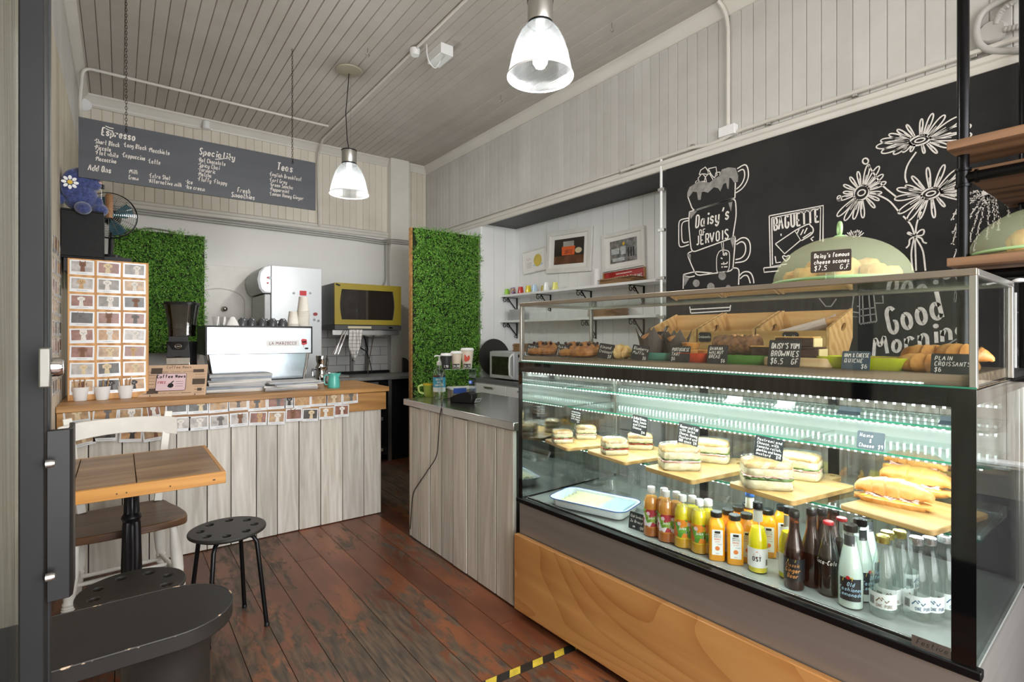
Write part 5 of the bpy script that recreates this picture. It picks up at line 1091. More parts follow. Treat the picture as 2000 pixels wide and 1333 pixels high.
def sandwich(px, py, label, k=1.0, fill=M_salami, rz=0.0, film=True, z=.817):
    p = at(px, py, z=z); t = thing('sandwich', label, 'sandwich', (p.x, p.y, z), face_cam(p) + rz, 'wrapped sandwiches on boards'); w_, d2 = .052 * k, .04 * k
    sy = d2 / w_
    mb = MB(); loft(mb, [(w_ * .93, 0, 7), (w_ * 1.0, .006 * k, 7), (w_ * 1.02, .018 * k, 7), (w_ * .98, .030 * k, 7)], 40, sy=sy, jig=.03); mb.build('bread_base', M_crumb, t)
    mb = MB(); loft(mb, [(w_ * .97, 0, 7), (w_ * 1.03, .005 * k, 7), (w_ * .98, .009 * k, 7)], 56, sy=sy, jig=.06, c=(0, 0, .0305 * k))
    for v in mb.bm.verts: v.co.z += random.uniform(-.0025, .0025)
    mb.build('filling', fill, t)
    mb = MB(); loft(mb, [(w_ * .95, 0, 7), (w_ * 1.02, .003 * k, 7), (w_ * .98, .005 * k, 7)], 56, sy=sy, jig=.07, c=(0, 0, .0395 * k))
    for v in mb.bm.verts: v.co.z += random.uniform(-.003, .003)
    mb.build('salad', M_green if fill is not M_green else M_ham, t)
    mb = MB(); loft(mb, [(w_ * .97, 0, 7), (w_ * 1.01, .004 * k, 7), (w_ * 1.0, .022 * k, 7), (w_ * .985, .028 * k, 7)], 40, sy=sy, jig=.03, c=(0, 0, .044 * k)); tp_ = mb.build('bread_top', M_crumb, t)
    mb = MB(); loft(mb, [(w_ * 1.0, -.002, 7), (w_ * 1.015, .004 * k, 7), (w_ * .97, .012 * k, 7), (w_ * .82, .019 * k, 5), (w_ * .45, .023 * k, 4), (.002, .024 * k, 2)], 40, sy=sy, jig=.02, c=(0, 0, .071 * k))
    for v in mb.bm.verts: v.co.z += random.uniform(-.0012, .0012)
    mb.build('crust', M_crust, t)
    if film:
        mb = MB(); loft(mb, [(w_ * 1.04, .001, 4), (w_ * 1.10, .01 * k, 4), (w_ * 1.07, .07 * k, 4), (w_ * 1.0, .092 * k, 4), (w_ * .7, .099 * k, 3)], 26, sy=1.05 * d2 / w_, jig=.025); mb.build('cling_film', M_film, t, smooth=False)
    t.scale = (1.2, 1.15, .86)
    return t
cut_board((1063, 858), (1107, 876), .30, 'light board with two chicken sandwiches nearest the far end of the case', False)
cut_board((1145, 879), (1220, 903), .32, 'dark fronted board with the tomato filled sandwiches', False)
cut_board((1258, 911), (1352, 939), .34, 'paddle board with the bacon and egg sandwiches')
cut_board((1422, 943), (1548, 980), .34, 'paddle board with the pastrami sandwiches')
cut_board((1638, 985), (1822, 1038), .30, 'wide board holding the ham filled croissants', False)
sandwich(1098, 864, 'small sandwich with salami showing at the front of the first board', .74, M_salami, .2); sandwich(1144, 856, 'small sandwich beside the handwritten chicken card', .78, M_ham, .1)
sandwich(1200, 886, 'sandwich with a thick red tomato layer on the dark fronted board', .84, M_salami, .3); sandwich(1250, 876, 'sandwich under the grilled chicken card', .84, M_salami, .1)
sandwich(1326, 914, 'large seeded sandwich at the front of the bacon and egg board', 1.12, M_ham, .25); sandwich(1389, 900, 'large sandwich with bacon at the back of the bacon and egg board', 1.08, M_ham, -.1)
sandwich(1496, 950, 'large dark crusted pastrami sandwich at the front of its board', 1.18, M_green, .2); sandwich(1560, 932, 'pastrami sandwich half with pink meat showing', 1.1, M_ham, -.2)
# ham croissants
def ham_croissant(px, py, rz, dz, label, k=1.0):
    p = at(px, py, z=.817 + dz); t = thing('filled_croissant', label, 'croissant', (p.x, p.y, .817 + dz), rz, 'ham and cheese croissants')
    mb = MB(); croissant(mb, .19 * k, .036 * k, .02, z=.014, ridges=5, ridge=.08)
    for v in mb.bm.verts: v.co.z = min(v.co.z, .018)
    mb.build('croissant_base', M_crois, t)
    mb = MB()
    for i in range(5):
        P = [(-.065 + .13 * j / 20, -.030 * k + .003 * i + .006 * math.sin(j * 1.1 + i), .021 + .002 * i + .003 * math.sin(j * 1.7 + i * 2)) for j in range(21)]; mb.tube(P, .0028, 6)
    mb.build('ham', M_ham, t)
    mb = MB(); mb.prism([(-.075, -.036 * k), (.07, -.036 * k), (.06, .02), (-.065, .02)], .018, .0205); mb.build('cheese_slice', M_cheese, t)
    mb = MB(); croissant(mb, .19 * k, .038 * k, .02, z=.02, ridges=5, ridge=.12)
    for v in mb.bm.verts: v.co.z = max(v.co.z, .004); v.co.z += .022; v.co.y += .008
    mb.build('croissant_top', M_crois, t); return t
cx = CRZ + R(-90)
ham_croissant(1745, 985, cx + .05, 0, 'front ham croissant with curls of ham spilling out'); ham_croissant(1790, 958, cx - .05, .012, 'middle ham croissant overlapping the front one'); ham_croissant(1822, 925, cx + .1, .0, 'back ham croissant beside the black border'); ham_croissant(1788, 925, cx - .15, .05, 'topmost ham croissant on the heap', .9)
# cards inside the case
yw0 = CRZ + R(-90)
def in_card(px, py, z, w_, h_, lines, label, s=None, **k):
    p = at(px, py, z=z) if s is None else at(px, py, s=s); return price_card((p.x, p.y, p.z), w_, h_, lines, label, group='sandwich cards', stand=k.pop('stand', False), **k)
def clip_stalk(c, h_): mb = MB(); mb.tube([(0, .003, -h_), (0, .003, .008)], .0016, 6); mb.build('card_stalk', M_alu, c)
for px, py, s_, w_, h_, ln, lb, stalk in ((1047, 811, .26, .064, .06, ['Chicken and', 'salad roll', 'with aioli'], 'small chalk card above the last board, nearest the side glass', .05), (1123, 827, .24, .066, .064, ['Grilled Chicken', 'mayonnaise and', 'lettuce, tomato', 'with cheese', '>$14'], 'chalk card standing over the small salami sandwich', .03),
                              (1247, 849, .20, .076, .078, ['Grilled Chicken,', 'Pesto, Tomato', 'and Cream', 'Cheese', '>$14'], 'chalk card stuck in the tomato sandwich, listing pesto and cream cheese', .02), (1342, 869, .19, .088, .078, ['Bacon and Egg', 'with Swiss', 'Cheese, Honey', 'Mustard and', 'BBQ sauce  $14'], 'chalk card for bacon and egg between the two large sandwiches', .02),
                              (1499, 896, .17, .094, .07, ['Pastrami and', 'Cheese, with', 'tomato relish,', 'gherkins and honey', 'mustard    $14'], 'tilted chalk card for pastrami over the last paddle board', .02)):
    c = in_card(px, py, None, w_, h_, ln, lb, s=s_, sz=.125, tilt=-4, roll=4); clip_stalk(c, stalk)
c = in_card(1699, 883, None, .074, .055, ['Hams', '     &', 'Cheese  $9'], 'chalk card leaning on the middle glass shelf above the croissants', s=.31, sz=.2, tilt=-14, m=M_cardb, stand=True); c.location.z = .966
c = in_card(1242, 1036, .5475, .075, .066, ['Club Sandwich', '2x Bread', '    ea     >$10'], 'black chalk card on the deck between the white dish and the juices', sz=.15, tilt=-10)
for px, py, z in ((1530, 790, 1.063), (1655, 805, 1.063), (1430, 782, 1.063), (1860, 800, 1.063)):
    p = at(px, py, s=.34); q = thing('card_holder', 'empty folded card holder on the top glass shelf, seen as a pale sliver', 'card holder', (p.x, p.y, z), yw0, 'empty card holders on the top shelf'); mb = MB(); mb.cbox((0, 0, .006), (.06, .02, .0015), (.5, 0, 0)); mb.cbox((0, .02, .012), (.062, .001, .024), (-.3, 0, 0)); mb.build('folded_card', M_cardb if px in (1655, 1860) else M_paper, q)
# white enamel dish with wraps, and the round one
def enamel(loc, rz, L_, W_, h_, label, rnd=.04):
    t = thing('enamel_dish', label, 'dish', loc, rz); M_en = mat('enamel_white', '#e6edf0', .18, coat=.5, var=.02); o_ = lambda s_, r=rnd: rrect(-L_ / 2 - s_, -W_ / 2 - s_, L_ / 2 + s_, W_ / 2 + s_, r + s_, 6)
    mb = MB(); rg = [[mb.bm.verts.new((p[0], p[1], z)) for p in o_(s_)] for s_, z in ((-.02, 0), (-.012, .006), (-.004, h_ - .004), (.008, h_), (.006, h_ + .0015), (-.006, h_ - .001), (-.016, .008))]
    mb.bm.faces.new(rg[0][::-1]); mb.bm.faces.new(rg[-1])
    for a, b_ in zip(rg, rg[1:]):
        for j in range(len(a)): mb.bm.faces.new([a[j], a[(j + 1) % len(a)], b_[(j + 1) % len(a)], b_[j]])
    mb.build('dish', M_en, t); mb = MB(); mb.tube([(p[0], p[1], h_ + .001) for p in o_(.008)], .0022, 6, closed=True); mb.build('blue_rim', mat('enamel_blue', '#2f4f8f', .2, coat=.5), t)
    mb = MB(); mb.bm.faces.new([mb.bm.verts.new((p[0], p[1], h_ + .003 + random.uniform(-.001, .0015))) for p in o_(.0)]); mb.build('cling_film', M_film, t, smooth=False); return t
A, B = at(1068, 975, z=.585), at(1240, 1013, z=.585); x = (B - A).normalized(); L_ = .36; nrm = Vector((-x.y, x.x, 0))
c = A + x * (L_ / 2 - .0) + nrm * .115
dz_ = enamel((c.x, c.y, ZK), math.atan2(x.y, x.x), L_, .20, .042, 'large rectangular white enamel dish with a blue rim, full of rolled wraps')
M_wrp = pastry('pale_wrap', '#d9cf9f', '#efe9c4', 30, .2); 
for k in range(9):
    t = thing('bread_wrap', 'pale rolled flatbread wrap lying in the white enamel dish', 'wrap', c + x * (-.10 + .012 * (k % 2)) + nrm * (-.07 + .0175 * k) + UP * 0, math.atan2(x.y, x.x), 'rolled wraps in the enamel dish'); t.location.z = ZK + .02
    mb = MB(); lumpy(mb, [((-.03 + .19 * i / 8, 0, .01), .0105) for i in range(9)], 10, .1, 4, .9, .03); mb.build('wrap', M_wrp, t)
t = thing('tea_towel', 'pale blue paper towel folded in the white enamel dish', 'napkin', (c + x * .1).to_tuple()[:2] + (ZK + .012,), math.atan2(x.y, x.x)); mb = MB(); mb.prism(rrect(-.05, -.085, .06, .085, .02, 4), 0, .026); mb.build('folded_paper', mat('pale_blue_paper', '#b9d5e2', .6, var=.06, sc=14, bmp=.3), t)
# clear tumblers and lids on the deck behind
for k, (px, py) in enumerate(((1118, 915), (1150, 908), (1238, 945), (1268, 950), (1300, 948))):
    p = at(px, py, z=ZK); s_, a_, _ = to_cs(p); p = cs(min(s_, .62), a_, ZK); t = thing('tumbler', 'clear glass tumbler standing on the deck under the sandwich boards', 'glass', (p.x, p.y, ZK), 0, 'clear tumblers in the case'); mb = MB(); mb.lathe([(0, 0), (.026, 0), (.031, .09), (.0295, .09), (.025, .006), (0, .006)], 24); mb.build('glass', G_bot, t)
for k, (px, py, w_, d2) in enumerate(((1155, 925, .16, .10), (1205, 945, .14, .1), (1390, 960, .2, .12))):
    p = at(px, py, z=ZK + .05); s_, a_, _ = to_cs(p); p = cs(min(s_, .6), a_, ZK)
    t = thing('plastic_tub', ('shallow clear plastic tub behind the white dish', 'small clear plastic lid tub under the dark fronted board', 'wide clear plastic tub behind the juices')[k], 'tub', (p.x, p.y, ZK), yw0, None); mb = MB(); rg = [[mb.bm.verts.new((q[0], q[1], z)) for q in rrect(-w_ / 2 * f, -d2 / 2 * f, w_ / 2 * f, d2 / 2 * f, .02, 4)] for f, z in ((.85, 0), (1.0, .045), (1.06, .047))]
    mb.bm.faces.new(rg[0][::-1])
    for a, b_ in zip(rg, rg[1:]):
        for j in range(len(a)): mb.bm.faces.new([a[j], a[(j + 1) % len(a)], b_[(j + 1) % len(a)], b_[j]])
    mb.build('tub', G_bot, t, solid=.001)
# maker's plate low at the corner
mb = MB(); Mx = frame_mx(cs(-.0085, LC - .12, .572), CU, UP); mb.box(0, -.012, 0, .075, .014, .001, Mx); pl = mb.build('badge_plate', mat('pewter', '#8a8580', .35, .8), None); tag(pl, 'small pewter badge plate at the lower corner of the display case glass', 'badge')
pl.parent = case; pl.matrix_parent_inverse = case.matrix_basis.inverted()
del pl['label'], pl['category']
mb = MB(); Mx.translation = cs(-.0102, LC - .12, .572); write(mb, 'Festive', .014, Mx, x=.008, y=-.004, wd=.0012, slant=.35, cond=.85); o_ = mb.build('badge_lettering', M_ink, pl); o_.matrix_parent_inverse = (case.matrix_basis @ pl.matrix_parent_inverse).inverted()
# ================================================================== instant photos of pets
def pm(name, c, rough=.25, var=.15, sc=30): return mat(name, c, rough, var=var, sc=sc)
BGS = [('grey', '#8d8780'), ('reddish brown', '#94685a'), ('dark grey', '#57534f'), ('tan', '#b99a78'), ('pale grey', '#b9b4b0'), ('orange', '#bf9568')]
PETS = [('white', '#e9e4dc'), ('golden', '#c6a274'), ('black', '#2c2927'), ('brown', '#7a4e30'), ('cream', '#ddc9a4'), ('grey', '#6e6a68')]
M_bg = [pm('photo_' + a.replace(' ', '_'), c, var=.3) for a, c in BGS]; M_pet = [pm('fur_' + a, c, .5, .12, 80) for a, c in PETS]
M_pcard = mat('photo_card_gloss', '#eceff2', .18, var=.01, coat=.5); M_pcap = mat('pen_blue_black', '#3a3f52', .5)
PN = {(4, 0): 'MACK', (6, 0): 'AMBER'}
rp = random.Random(11)
def photo(Mx, where, name=None, w_=.112, h_=.086, detail=True, tilt=0.0, group=None):
    """Mx: local x right, y up, z out of the surface, origin at the card centre"""
    bi, pi = rp.randrange(6), rp.randrange(6)
    if BGS[bi][0] == PETS[pi][0]: bi = (bi + 1) % 6
    sp_ = rp.choice(['dog', 'puppy', 'dog', 'terrier'])
    Mx = Mx @ Matrix.Rotation(R(tilt), 4, 'Z'); o = MB(); o.prism([(-w_ / 2, -h_ / 2), (w_ / 2, -h_ / 2), (w_ / 2, h_ / 2), (-w_ / 2, h_ / 2)], 0, .0007, Mx)
    o = o.build('pet_photo', M_pcard, smooth=False); tag(o, f'instant photo, {PETS[pi][0]} {sp_} on {BGS[bi][0]}, {where}', 'photo', group)
    pw, ph, py_ = w_ * .86, h_ * .70, h_ * .06
    mb = MB(); mb.prism([(-pw / 2, -ph / 2 + py_), (pw / 2, -ph / 2 + py_), (pw / 2, ph / 2 + py_), (-pw / 2, ph / 2 + py_)], .0007, .0010, Mx); mb.build('picture', M_bg[bi], o, smooth=False)
    s_ = ph * .27 * rp.uniform(.85, 1.15); x0 = rp.uniform(-.15, .15) * pw; y0 = py_ + ph * .08
    mb = MB(); L = lambda P, z=.0012: mb.bm.faces.new([mb.bm.verts.new(Mx @ Vector((p[0], p[1], z))) for p in P])
    L([(x0 - s_ * .72, py_ - ph / 2 + .0005), (x0 + s_ * .72, py_ - ph / 2 + .0005), (x0 + s_ * .5, y0 - s_ * .2), (x0 - s_ * .5, y0 - s_ * .2)]); L(arc(x0, y0 + s_ * .45, s_ * 1.0, 0, 330, 11, s_ * .95), .0014)
    for q in (-1, 1):
        if sp_ == 'terrier': L([(x0 + q * s_ * .9, y0 + s_ * .9), (x0 + q * s_ * .85, y0 + s_ * 1.85), (x0 + q * s_ * .25, y0 + s_ * 1.3)], .0013)
        else: L(arc(x0 + q * s_ * .98, y0 + s_ * .45, s_ * .24, 0, 330, 8, s_ * .6), .0015)
    f = mb.build('pet_figure', M_pet[pi], o, smooth=False)
    if detail:
        mb = MB()
        for dx, dy in ((-.3, .45), (.3, .45), (0, .05)): mb.ribbon([(x0 + dx * s_, y0 + dy * s_)] * 2, s_ * .16, Mx @ Matrix.Translation((0, 0, .0017)))
        mb.build('pet_face', M_ink if pi != 2 else M_paper, f, smooth=False)
        mb = MB(); Mq = Mx @ Matrix.Translation((0, 0, .0011)); cw = rp.uniform(.18, .3) * w_
        if name: write(mb, name, h_ * .1, Mq, wd=h_ * .016, align='c', slant=0, y=-h_ * .44)
        else: mb.ribbon([(-cw + cw * 2 * i / 16, -h_ * .395 + h_ * .04 * math.sin(i * 2.3) * rp.uniform(.4, 1.1)) for i in range(17)], h_ * .014, Mq); mb.build('caption', M_pcap, o, smooth=False)
    return o
FX = lambda x, y, z: Matrix(((1, 0, 0, x), (0, 0, -1, y), (0, 1, 0, z), (0, 0, 0, 1)))
bY = 3.94; bw = .385
pb = thing('photo_board', 'tall pine framed board of pet photos standing on the coffee counter', 'notice board', (-.05, bY, .9435))
MB().box(-bw / 2, 0, 0, bw / 2, .018, .83).build('backing_board', wood('board_ply', '#b07a40', '#d3a064', 'z', .5), pb, bev=.002)
rw = ['top', 'second', 'third', 'fourth', 'fifth', 'sixth', 'seventh', 'bottom']; cl_ = ['wall-side', 'middle', 'grinder-side']
for r_i in range(8):
    for c_i in range(3):
        photo(FX(-.05 + (c_i - 1) * .124 - .003, bY - .0006, .9435 + .778 - r_i * .1), f'{rw[r_i]} row, {cl_[c_i]} column of the pine board', PN.get((r_i, c_i)), tilt=rp.uniform(-2, 2))
for r_i in range(8):
    for c_i in range(4):
        photo(Matrix(((0, 0, 1, XL + .001), (1, 0, 0, 3.56 + .125 * c_i), (0, 1, 0, 1.80 - .108 * r_i + rp.uniform(-.01, .01)), (0, 0, 0, 1))), 'among the curling photos taped on the whitewashed side wall', detail=False, group='photos on the side wall').__setitem__('label', 'small instant photo in the grid taped to the whitewashed side wall')
ay = 3.71 - .0356
def strip(px, py, n, tl=None, w_=.112, row='upper', nm='', **k):
    p = at(px, py, Y=ay); photo(FX(p.x, ay if row == 'upper' else ay - .0015, p.z), f'{nm} in the {row} row along the counter front', tilt=rp.uniform(-3, 3) if tl is None else tl, w_=w_, **k)
ords = ['first', 'second', 'third', 'fourth', 'fifth', 'sixth', 'seventh', 'eighth', 'ninth', 'tenth', 'eleventh', 'twelfth', 'thirteenth', 'fourteenth', 'fifteenth']
up = [(150, 812, 5), (206, 810, -3), (255, 812, 0), (300, 803, 8), (345, 797, 0), (387, 795, 0), (427, 793, 0), (465, 789, 0), (503, 790, 0), (540, 787, 0), (565, 785, 0), (590, 785, 0), (623, 782, 0), (653, 780, 0), (684, 777, 1)]
lo = [(160, 856, 10), (206, 846, -2), (256, 848, -3), (300, 846, 6), (352, 828, 0), (388, 826, 0), (428, 823, 0), (467, 819, 0), (504, 817, -3), (540, 816, -3), (574, 810, -3), (606, 810, -3), (638, 806, -3), (667, 802, -3)]
for i, (a, b2, tl) in enumerate(up): strip(a, b2, i, tl + rp.uniform(-1.5, 1.5), .112 if i not in (3, 10) else .06, 'upper', ords[i])
for i, (a, b2, tl) in enumerate(lo): strip(a, b2 + 1, i, tl + rp.uniform(-1.5, 1.5), .105, 'lower', ords[i], name={2: 'GILLS', 4: 'SCRAPPY'}.get(i))
# ================================================================== things on the coffee counter
ZT_ = .9435
def pot(px, py, label, stuff):
    p = at(px, py, z=ZT_); t = thing('metal_pot', label, 'pot', (p.x, p.y, ZT_), 0, 'small white pots'); mb = MB(); mb.lathe([(0, 0), (.030, 0), (.040, .076), (.0415, .077), (.0405, .079), (.0385, .077), (.028, .004), (0, .004)], 28); mb.build('pot', M_white, t)
    for i, kd in enumerate(stuff):
        a = i * 2.4; x, y = .016 * math.cos(a), .016 * math.sin(a); tx, ty = x * 1.7 + rp.uniform(-.004, .004), y * 1.7; q = thing({'p': 'pen', 's': 'coffee_stirrer'}[kd], ('blue pen' if kd == 'p' else 'wooden stirrer') + ' standing in ' + label, 'pen' if kd == 'p' else 'stirrer', (p.x, p.y, ZT_), 0, ('pens' if kd == 'p' else 'stirrers') + ' in ' + label)
        mb = MB(); h_ = rp.uniform(.115, .13)
        mb.tube([(x, y, .006), (tx, ty, h_)], .0038 if kd == 'p' else .0035, 6); mb.build('barrel' if kd == 'p' else 'stick', mat('pen_blue', '#2e5fae', .3) if kd == 'p' and i % 2 else (M_paper if kd == 'p' else mat('birch_stick', '#b08a5c', .6)), q)
pot(157, 783, 'the white pot nearest the side wall', 'ppsssss'); pot(200, 781, 'the middle white pot', 'sss'); pot(245, 778, 'the white pot beside the newspaper', 'ppssss')
# newspaper propped on a stand
t = thing('newspaper_stand', 'wire stand holding folded pinkish newspapers on the coffee counter', 'newspaper', (at(338, 775, z=ZT_).x, at(338, 775, z=ZT_).y + .03, ZT_), R(-14)); t['label'] = 'pinkish newspaper propped up on the coffee counter behind a small pink card'
M_news = mat('pink_newsprint', '#d3b397', .7, var=.05); Mn = Matrix.Rotation(R(-28), 4, 'X'); W, H = .36, .215
mb = MB()
for k in range(5): mb.box(-W / 2 - .004 * k, .003 * k, .0, W / 2 - .004 * k, .003 * k + .0024, H - .003 * k, Mn)
mb.build('newspaper', M_news, t, smooth=False)
Mf = Mn @ Matrix(((1, 0, 0, 0), (0, 0, -1, -.0008), (0, 1, 0, 0), (0, 0, 0, 1)))
mb = MB(); write(mb, 'Coffee News', .017, Mf, align='c', x=.02, y=H - .024, slant=0)
for i in range(40):
    cx_ = -W / 2 + .02 + (i % 5) * .068; y = .02 + (i // 5) * .021
    if -.07 < cx_ < .09 and .03 < y < .165: continue
    mb.ribbon([(cx_, y), (cx_ + .055, y)], .0016 if i % 3 else .003, Mf)
for x, y, w_, h_ in ((-.13, .155, .06, .04), (.10, .16, .06, .022), (-.14, .02, .06, .035), (.10, .075, .07, .04), (.13, .03, .025, .02)): mb.prism([(x, y), (x + w_, y), (x + w_, y + h_), (x, y + h_)], 0, .0003, Mf)
mb.build('news_print', mat('newsprint_ink', '#55483e', .7), t, smooth=False)
mb = MB(); mb.tube([Mn @ Vector((-.12, -.01, .006)), Mn @ Vector((-.12, .02, 0)), Mn @ Vector((-.12, .02, .2)), (-.12, .2, .001)], .0022, 6); mb.tube([Mn @ Vector((.12, -.01, .006)), Mn @ Vector((.12, .02, 0)), Mn @ Vector((.12, .02, .2)), (.12, .2, .001)], .0022, 6); mb.build('wire_easel', M_bkmet, t)
mb = MB(); Mc = Mf @ Matrix.Translation((-.02, .035, .004)); mb.prism(rrect(-.075, 0, .085, .118, .008, 3), 0, .001, Mc); c_ = mb.build('pink_card', mat('pink_card', '#e5c9cf', .4), t)
mb = MB(); Mc2 = Mc @ Matrix.Translation((0, 0, .0013)); mb.tube([Mc2 @ Vector((p[0], p[1], 0)) for p in rrect(-.075, 0, .085, .118, .008, 3)], .0012, 5, closed=True); write(mb, 'Coffee News', .021, Mc2, align='c', x=.004, y=.088, slant=0, wd=.0042, cond=.92)
mb.prism(arc(.004, .035, .016, 0, 330, 10), 0, .0004, Mc2); mb.ribbon([(.004, .05), (.018, .066)], .007, Mc2); mb.ribbon([(-.012, .026), (-.002, .05)], .005, Mc2)
for i in range(3): mb.ribbon([(.03, .03 + i * .016), (.07, .03 + i * .016)], .0018, Mc2)
mb.build('card_print', M_ink, c_, smooth=False)
mb = MB(); write(mb, 'FREE', .015, Mc2, x=-.068, y=.05, slant=.1, wd=.003); mb.build('red_lettering', mat('red_ink', '#b3243a', .5), c_, smooth=False)
# heaps of newspapers and magazines
for k, (px, py, n, w_, d2, z0) in enumerate(((470, 765, 9, .38, .26, 0), (575, 762, 6, .34, .26, 0))):
    p = at(px, py, z=ZT_); zz = ZT_
    for i in range(n):
        th = rp.uniform(.007, .016) * (1.1 if k == 0 else .9); rz = rp.uniform(-.2, .2) + (.05 if k else -.03)
        q = thing('newspaper' if i % 3 else 'magazine', ('folded newspaper' if i % 3 else 'glossy magazine') + (' in the taller heap in front of the espresso machine' if k == 0 else ' in the lower heap beside the milk jugs'), 'newspaper' if i % 3 else 'magazine', (p.x + rp.uniform(-.02, .02), p.y + .11 + rp.uniform(-.02, .02), zz + .0004), rz, ('papers' if i % 3 else 'magazines') + (' in the taller heap' if k == 0 else ' in the lower heap'))
        mb = MB(); a_ = []; nn = 10
        for j in range(nn + 1):
            u = -1 + 2 * j / nn; a_.append((u * w_ / 2 * rp.uniform(.98, 1), 0))
        mb.prism([(-w_ / 2, 0), (w_ / 2, 0), (w_ / 2 + .002, th * .5), (w_ / 2, th), (-w_ / 2, th), (-w_ / 2 - .003, th * .5)], -d2 / 2, d2 / 2, Matrix(((1, 0, 0, 0), (0, 0, 1, 0), (0, 1, 0, 0), (0, 0, 0, 1)))); mb.build('pages', (M_paper, mat('newsprint_grey', '#c9c9c9', .6, var=.08, sc=20), M_paper, mat('newsprint_grey'), mat('blue_print', '#9aa6b3', .5, var=.3, sc=8))[(i * 7 + k) % 5], q)
        mb = MB(); 
        for j in range(1, max(2, int(th / .003))): mb.ribbon([(-w_ / 2, j * th / max(2, int(th / .003))), (w_ / 2, j * th / max(2, int(th / .003)))], .0006, FX(0, -d2 / 2 - .0006, 0))
        mb.build('page_edges', mat('edge_grey', '#8f9094', .6), q, smooth=False); zz += th + .0008
    if k == 0: ztop = zz
# coffee grinder
gp = at(356, 700, Y=4.13); g = thing('coffee_grinder', 'tall black and chrome coffee grinder with a smoked bean hopper', 'coffee grinder', (gp.x, 4.13, ZT_), R(-18))
mb = MB(); loft(mb, [(.10, 0, 6), (.10, .03, 6), (.088, .05, 6), (.085, .28, 6), (.09, .34, 6)], 28, sx=.86, sy=1.1); mb.build('body', M_bkpl, g, bev=.002)
mb = MB(); mb.prism([(-.062, .05), (.062, .05), (.068, .235), (-.068, .235)], 0, .006, FX(0, -.094, 0)); fp = mb.build('front_plate', M_chrome, g, bev=.002)
mb = MB(); write(mb, 'MM', .026, FX(0, -.1008, 0), align='c', y=.165, slant=0, wd=.006); write(mb, 'MM', .026, FX(0, -.1008, 0), align='c', y=.125, slant=0, wd=.006); mb.ribbon([(-.036, .158), (.036, .158)], .003, FX(0, -.1008, 0)); mb.build('emblem', M_bkpl, fp, smooth=False)
mb = MB(); mb.prism([(-.068, .237), (.068, .237), (.055, .375), (-.055, .375)], 0, .004, FX(0, -.09, 0)); mb.build('upper_fascia', mat('charcoal_plastic', '#35363a', .35), g, bev=.002)
mb = MB(); mb.tube([(.018 * math.cos(R(a)), -.097, .31 + .013 * math.sin(R(a))) for a in range(0, 360, 20)], .002, 6, closed=True); mb.ribbon([(-.010, .31), (.010, .31)], .004, FX(0, -.0975, 0)); mb.build('badge_ring', M_chrome, g)
hp = [(.072, .375, 6), (.068, .40, 6), (.075, .48, 6), (.088, .575, 6), (.09, .585, 6)]
mb = MB(); loft(mb, hp, 28, sx=1.0, sy=1.0); hq = mb.build('bean_hopper', glass('smoked_plastic', '#b9b4ae', refl=.7, base=.1), g, solid=.002)
mb = MB(); loft(mb, [(.066, .378, 6), (.066, .41, 6), (.055, .43, 3)], 24, jig=.04); mb.build('coffee_beans', pastry('beans', '#1d0f08', '#4a2a18', 90, .9), hq)
mb = MB(); loft(mb, [(.094, .585, 6), (.094, .6, 6), (.088, .604, 6)], 28); mb.build('hopper_lid', M_bkpl, g)
mb = MB(); mb.lathe([(0, 0), (.03, 0), (.034, .01), (.034, .03), (.028, .045), (0, .048)], 22, Mx=Matrix.Translation((-.078, -.02, .13)) @ Matrix.Rotation(R(-90), 4, 'Y')); mb.build('adjust_knob', M_chrome, g)
# espresso machine (its back faces the room)
em = thing('espresso_machine', 'large white and steel espresso machine seen from behind', 'coffee machine', (.81, 4.05, ZT_)); W = .345
mb = MB(); mb.box(-W, .0, .25, W, .46, .445); mb.build('upper_body', M_steel, em, bev=.006)
mb = MB(); mb.box(-W - .006, -.006, .245, -W, .47, .45); mb.box(W, -.006, .245, W + .006, .47, .45); mb.box(-W, -.006, .437, W, 0, .45); mb.build('black_frame', M_bkpl, em, bev=.001)
MB().box(-W + .004, -.005, .252, W - .004, -.0005, .436).build('back_panel', mat('pale_mirror_steel', '#bcc2c6', .3, .5, var=.02), em)
mb = MB(); mb.prism([(-W + .02, .25), (-W + .05, .06), (W - .05, .06), (W - .02, .25)], 0, .3, Matrix(((1, 0, 0, 0), (0, 0, 1, .05), (0, 1, 0, 0), (0, 0, 0, 1)))); mb.build('lower_body', mat('tinted_steel', '#8f959b', .15, .9, var=.1, sc=3), em, bev=.003)
for s_ in (-1, 1):
    mb = MB(); mb.tube([(s_ * (W - .012), .04, .25), (s_ * (W - .045), .04, .05)], .008, 8); mb.build('frame_strut', M_chrome, em)
    for y in (.08, .38): mb = MB(); mb.lathe([(0, 0), (.02, 0), (.016, .03), (.016, .06), (0, .06)], 16, (s_ * (W - .08), y, 0)); mb.build('foot', M_chrome, em)
MB().box(-W + .04, .04, .045, W - .04, .46, .062).build('base_tray', M_bkpl, em, bev=.002)
mb = MB(); mb.box(.12 - .09, -.0075, .305, .255, -.0052, .345); nb = mb.build('name_plate', M_white, em, bev=.0008)
mb = MB(); write(mb, 'LA MARZOCCO', .02, FX(0, -.0085, 0), align='c', x=.142, y=.314, slant=0, wd=.003, cond=1.12, loose=.4); mb.build('name_lettering', mat('plum_ink', '#6d1f38', .4), nb, smooth=False)
mb = MB()
for a, b2, r in ((.283, .342, .014), (.297, .342, .013), (.285, .324, .014), (.298, .326, .013)): mb.prism(arc(a, b2, r, 0, 340, 14), 0, .002, FX(0, -.0056 - .0004 * (a > .29), 0))
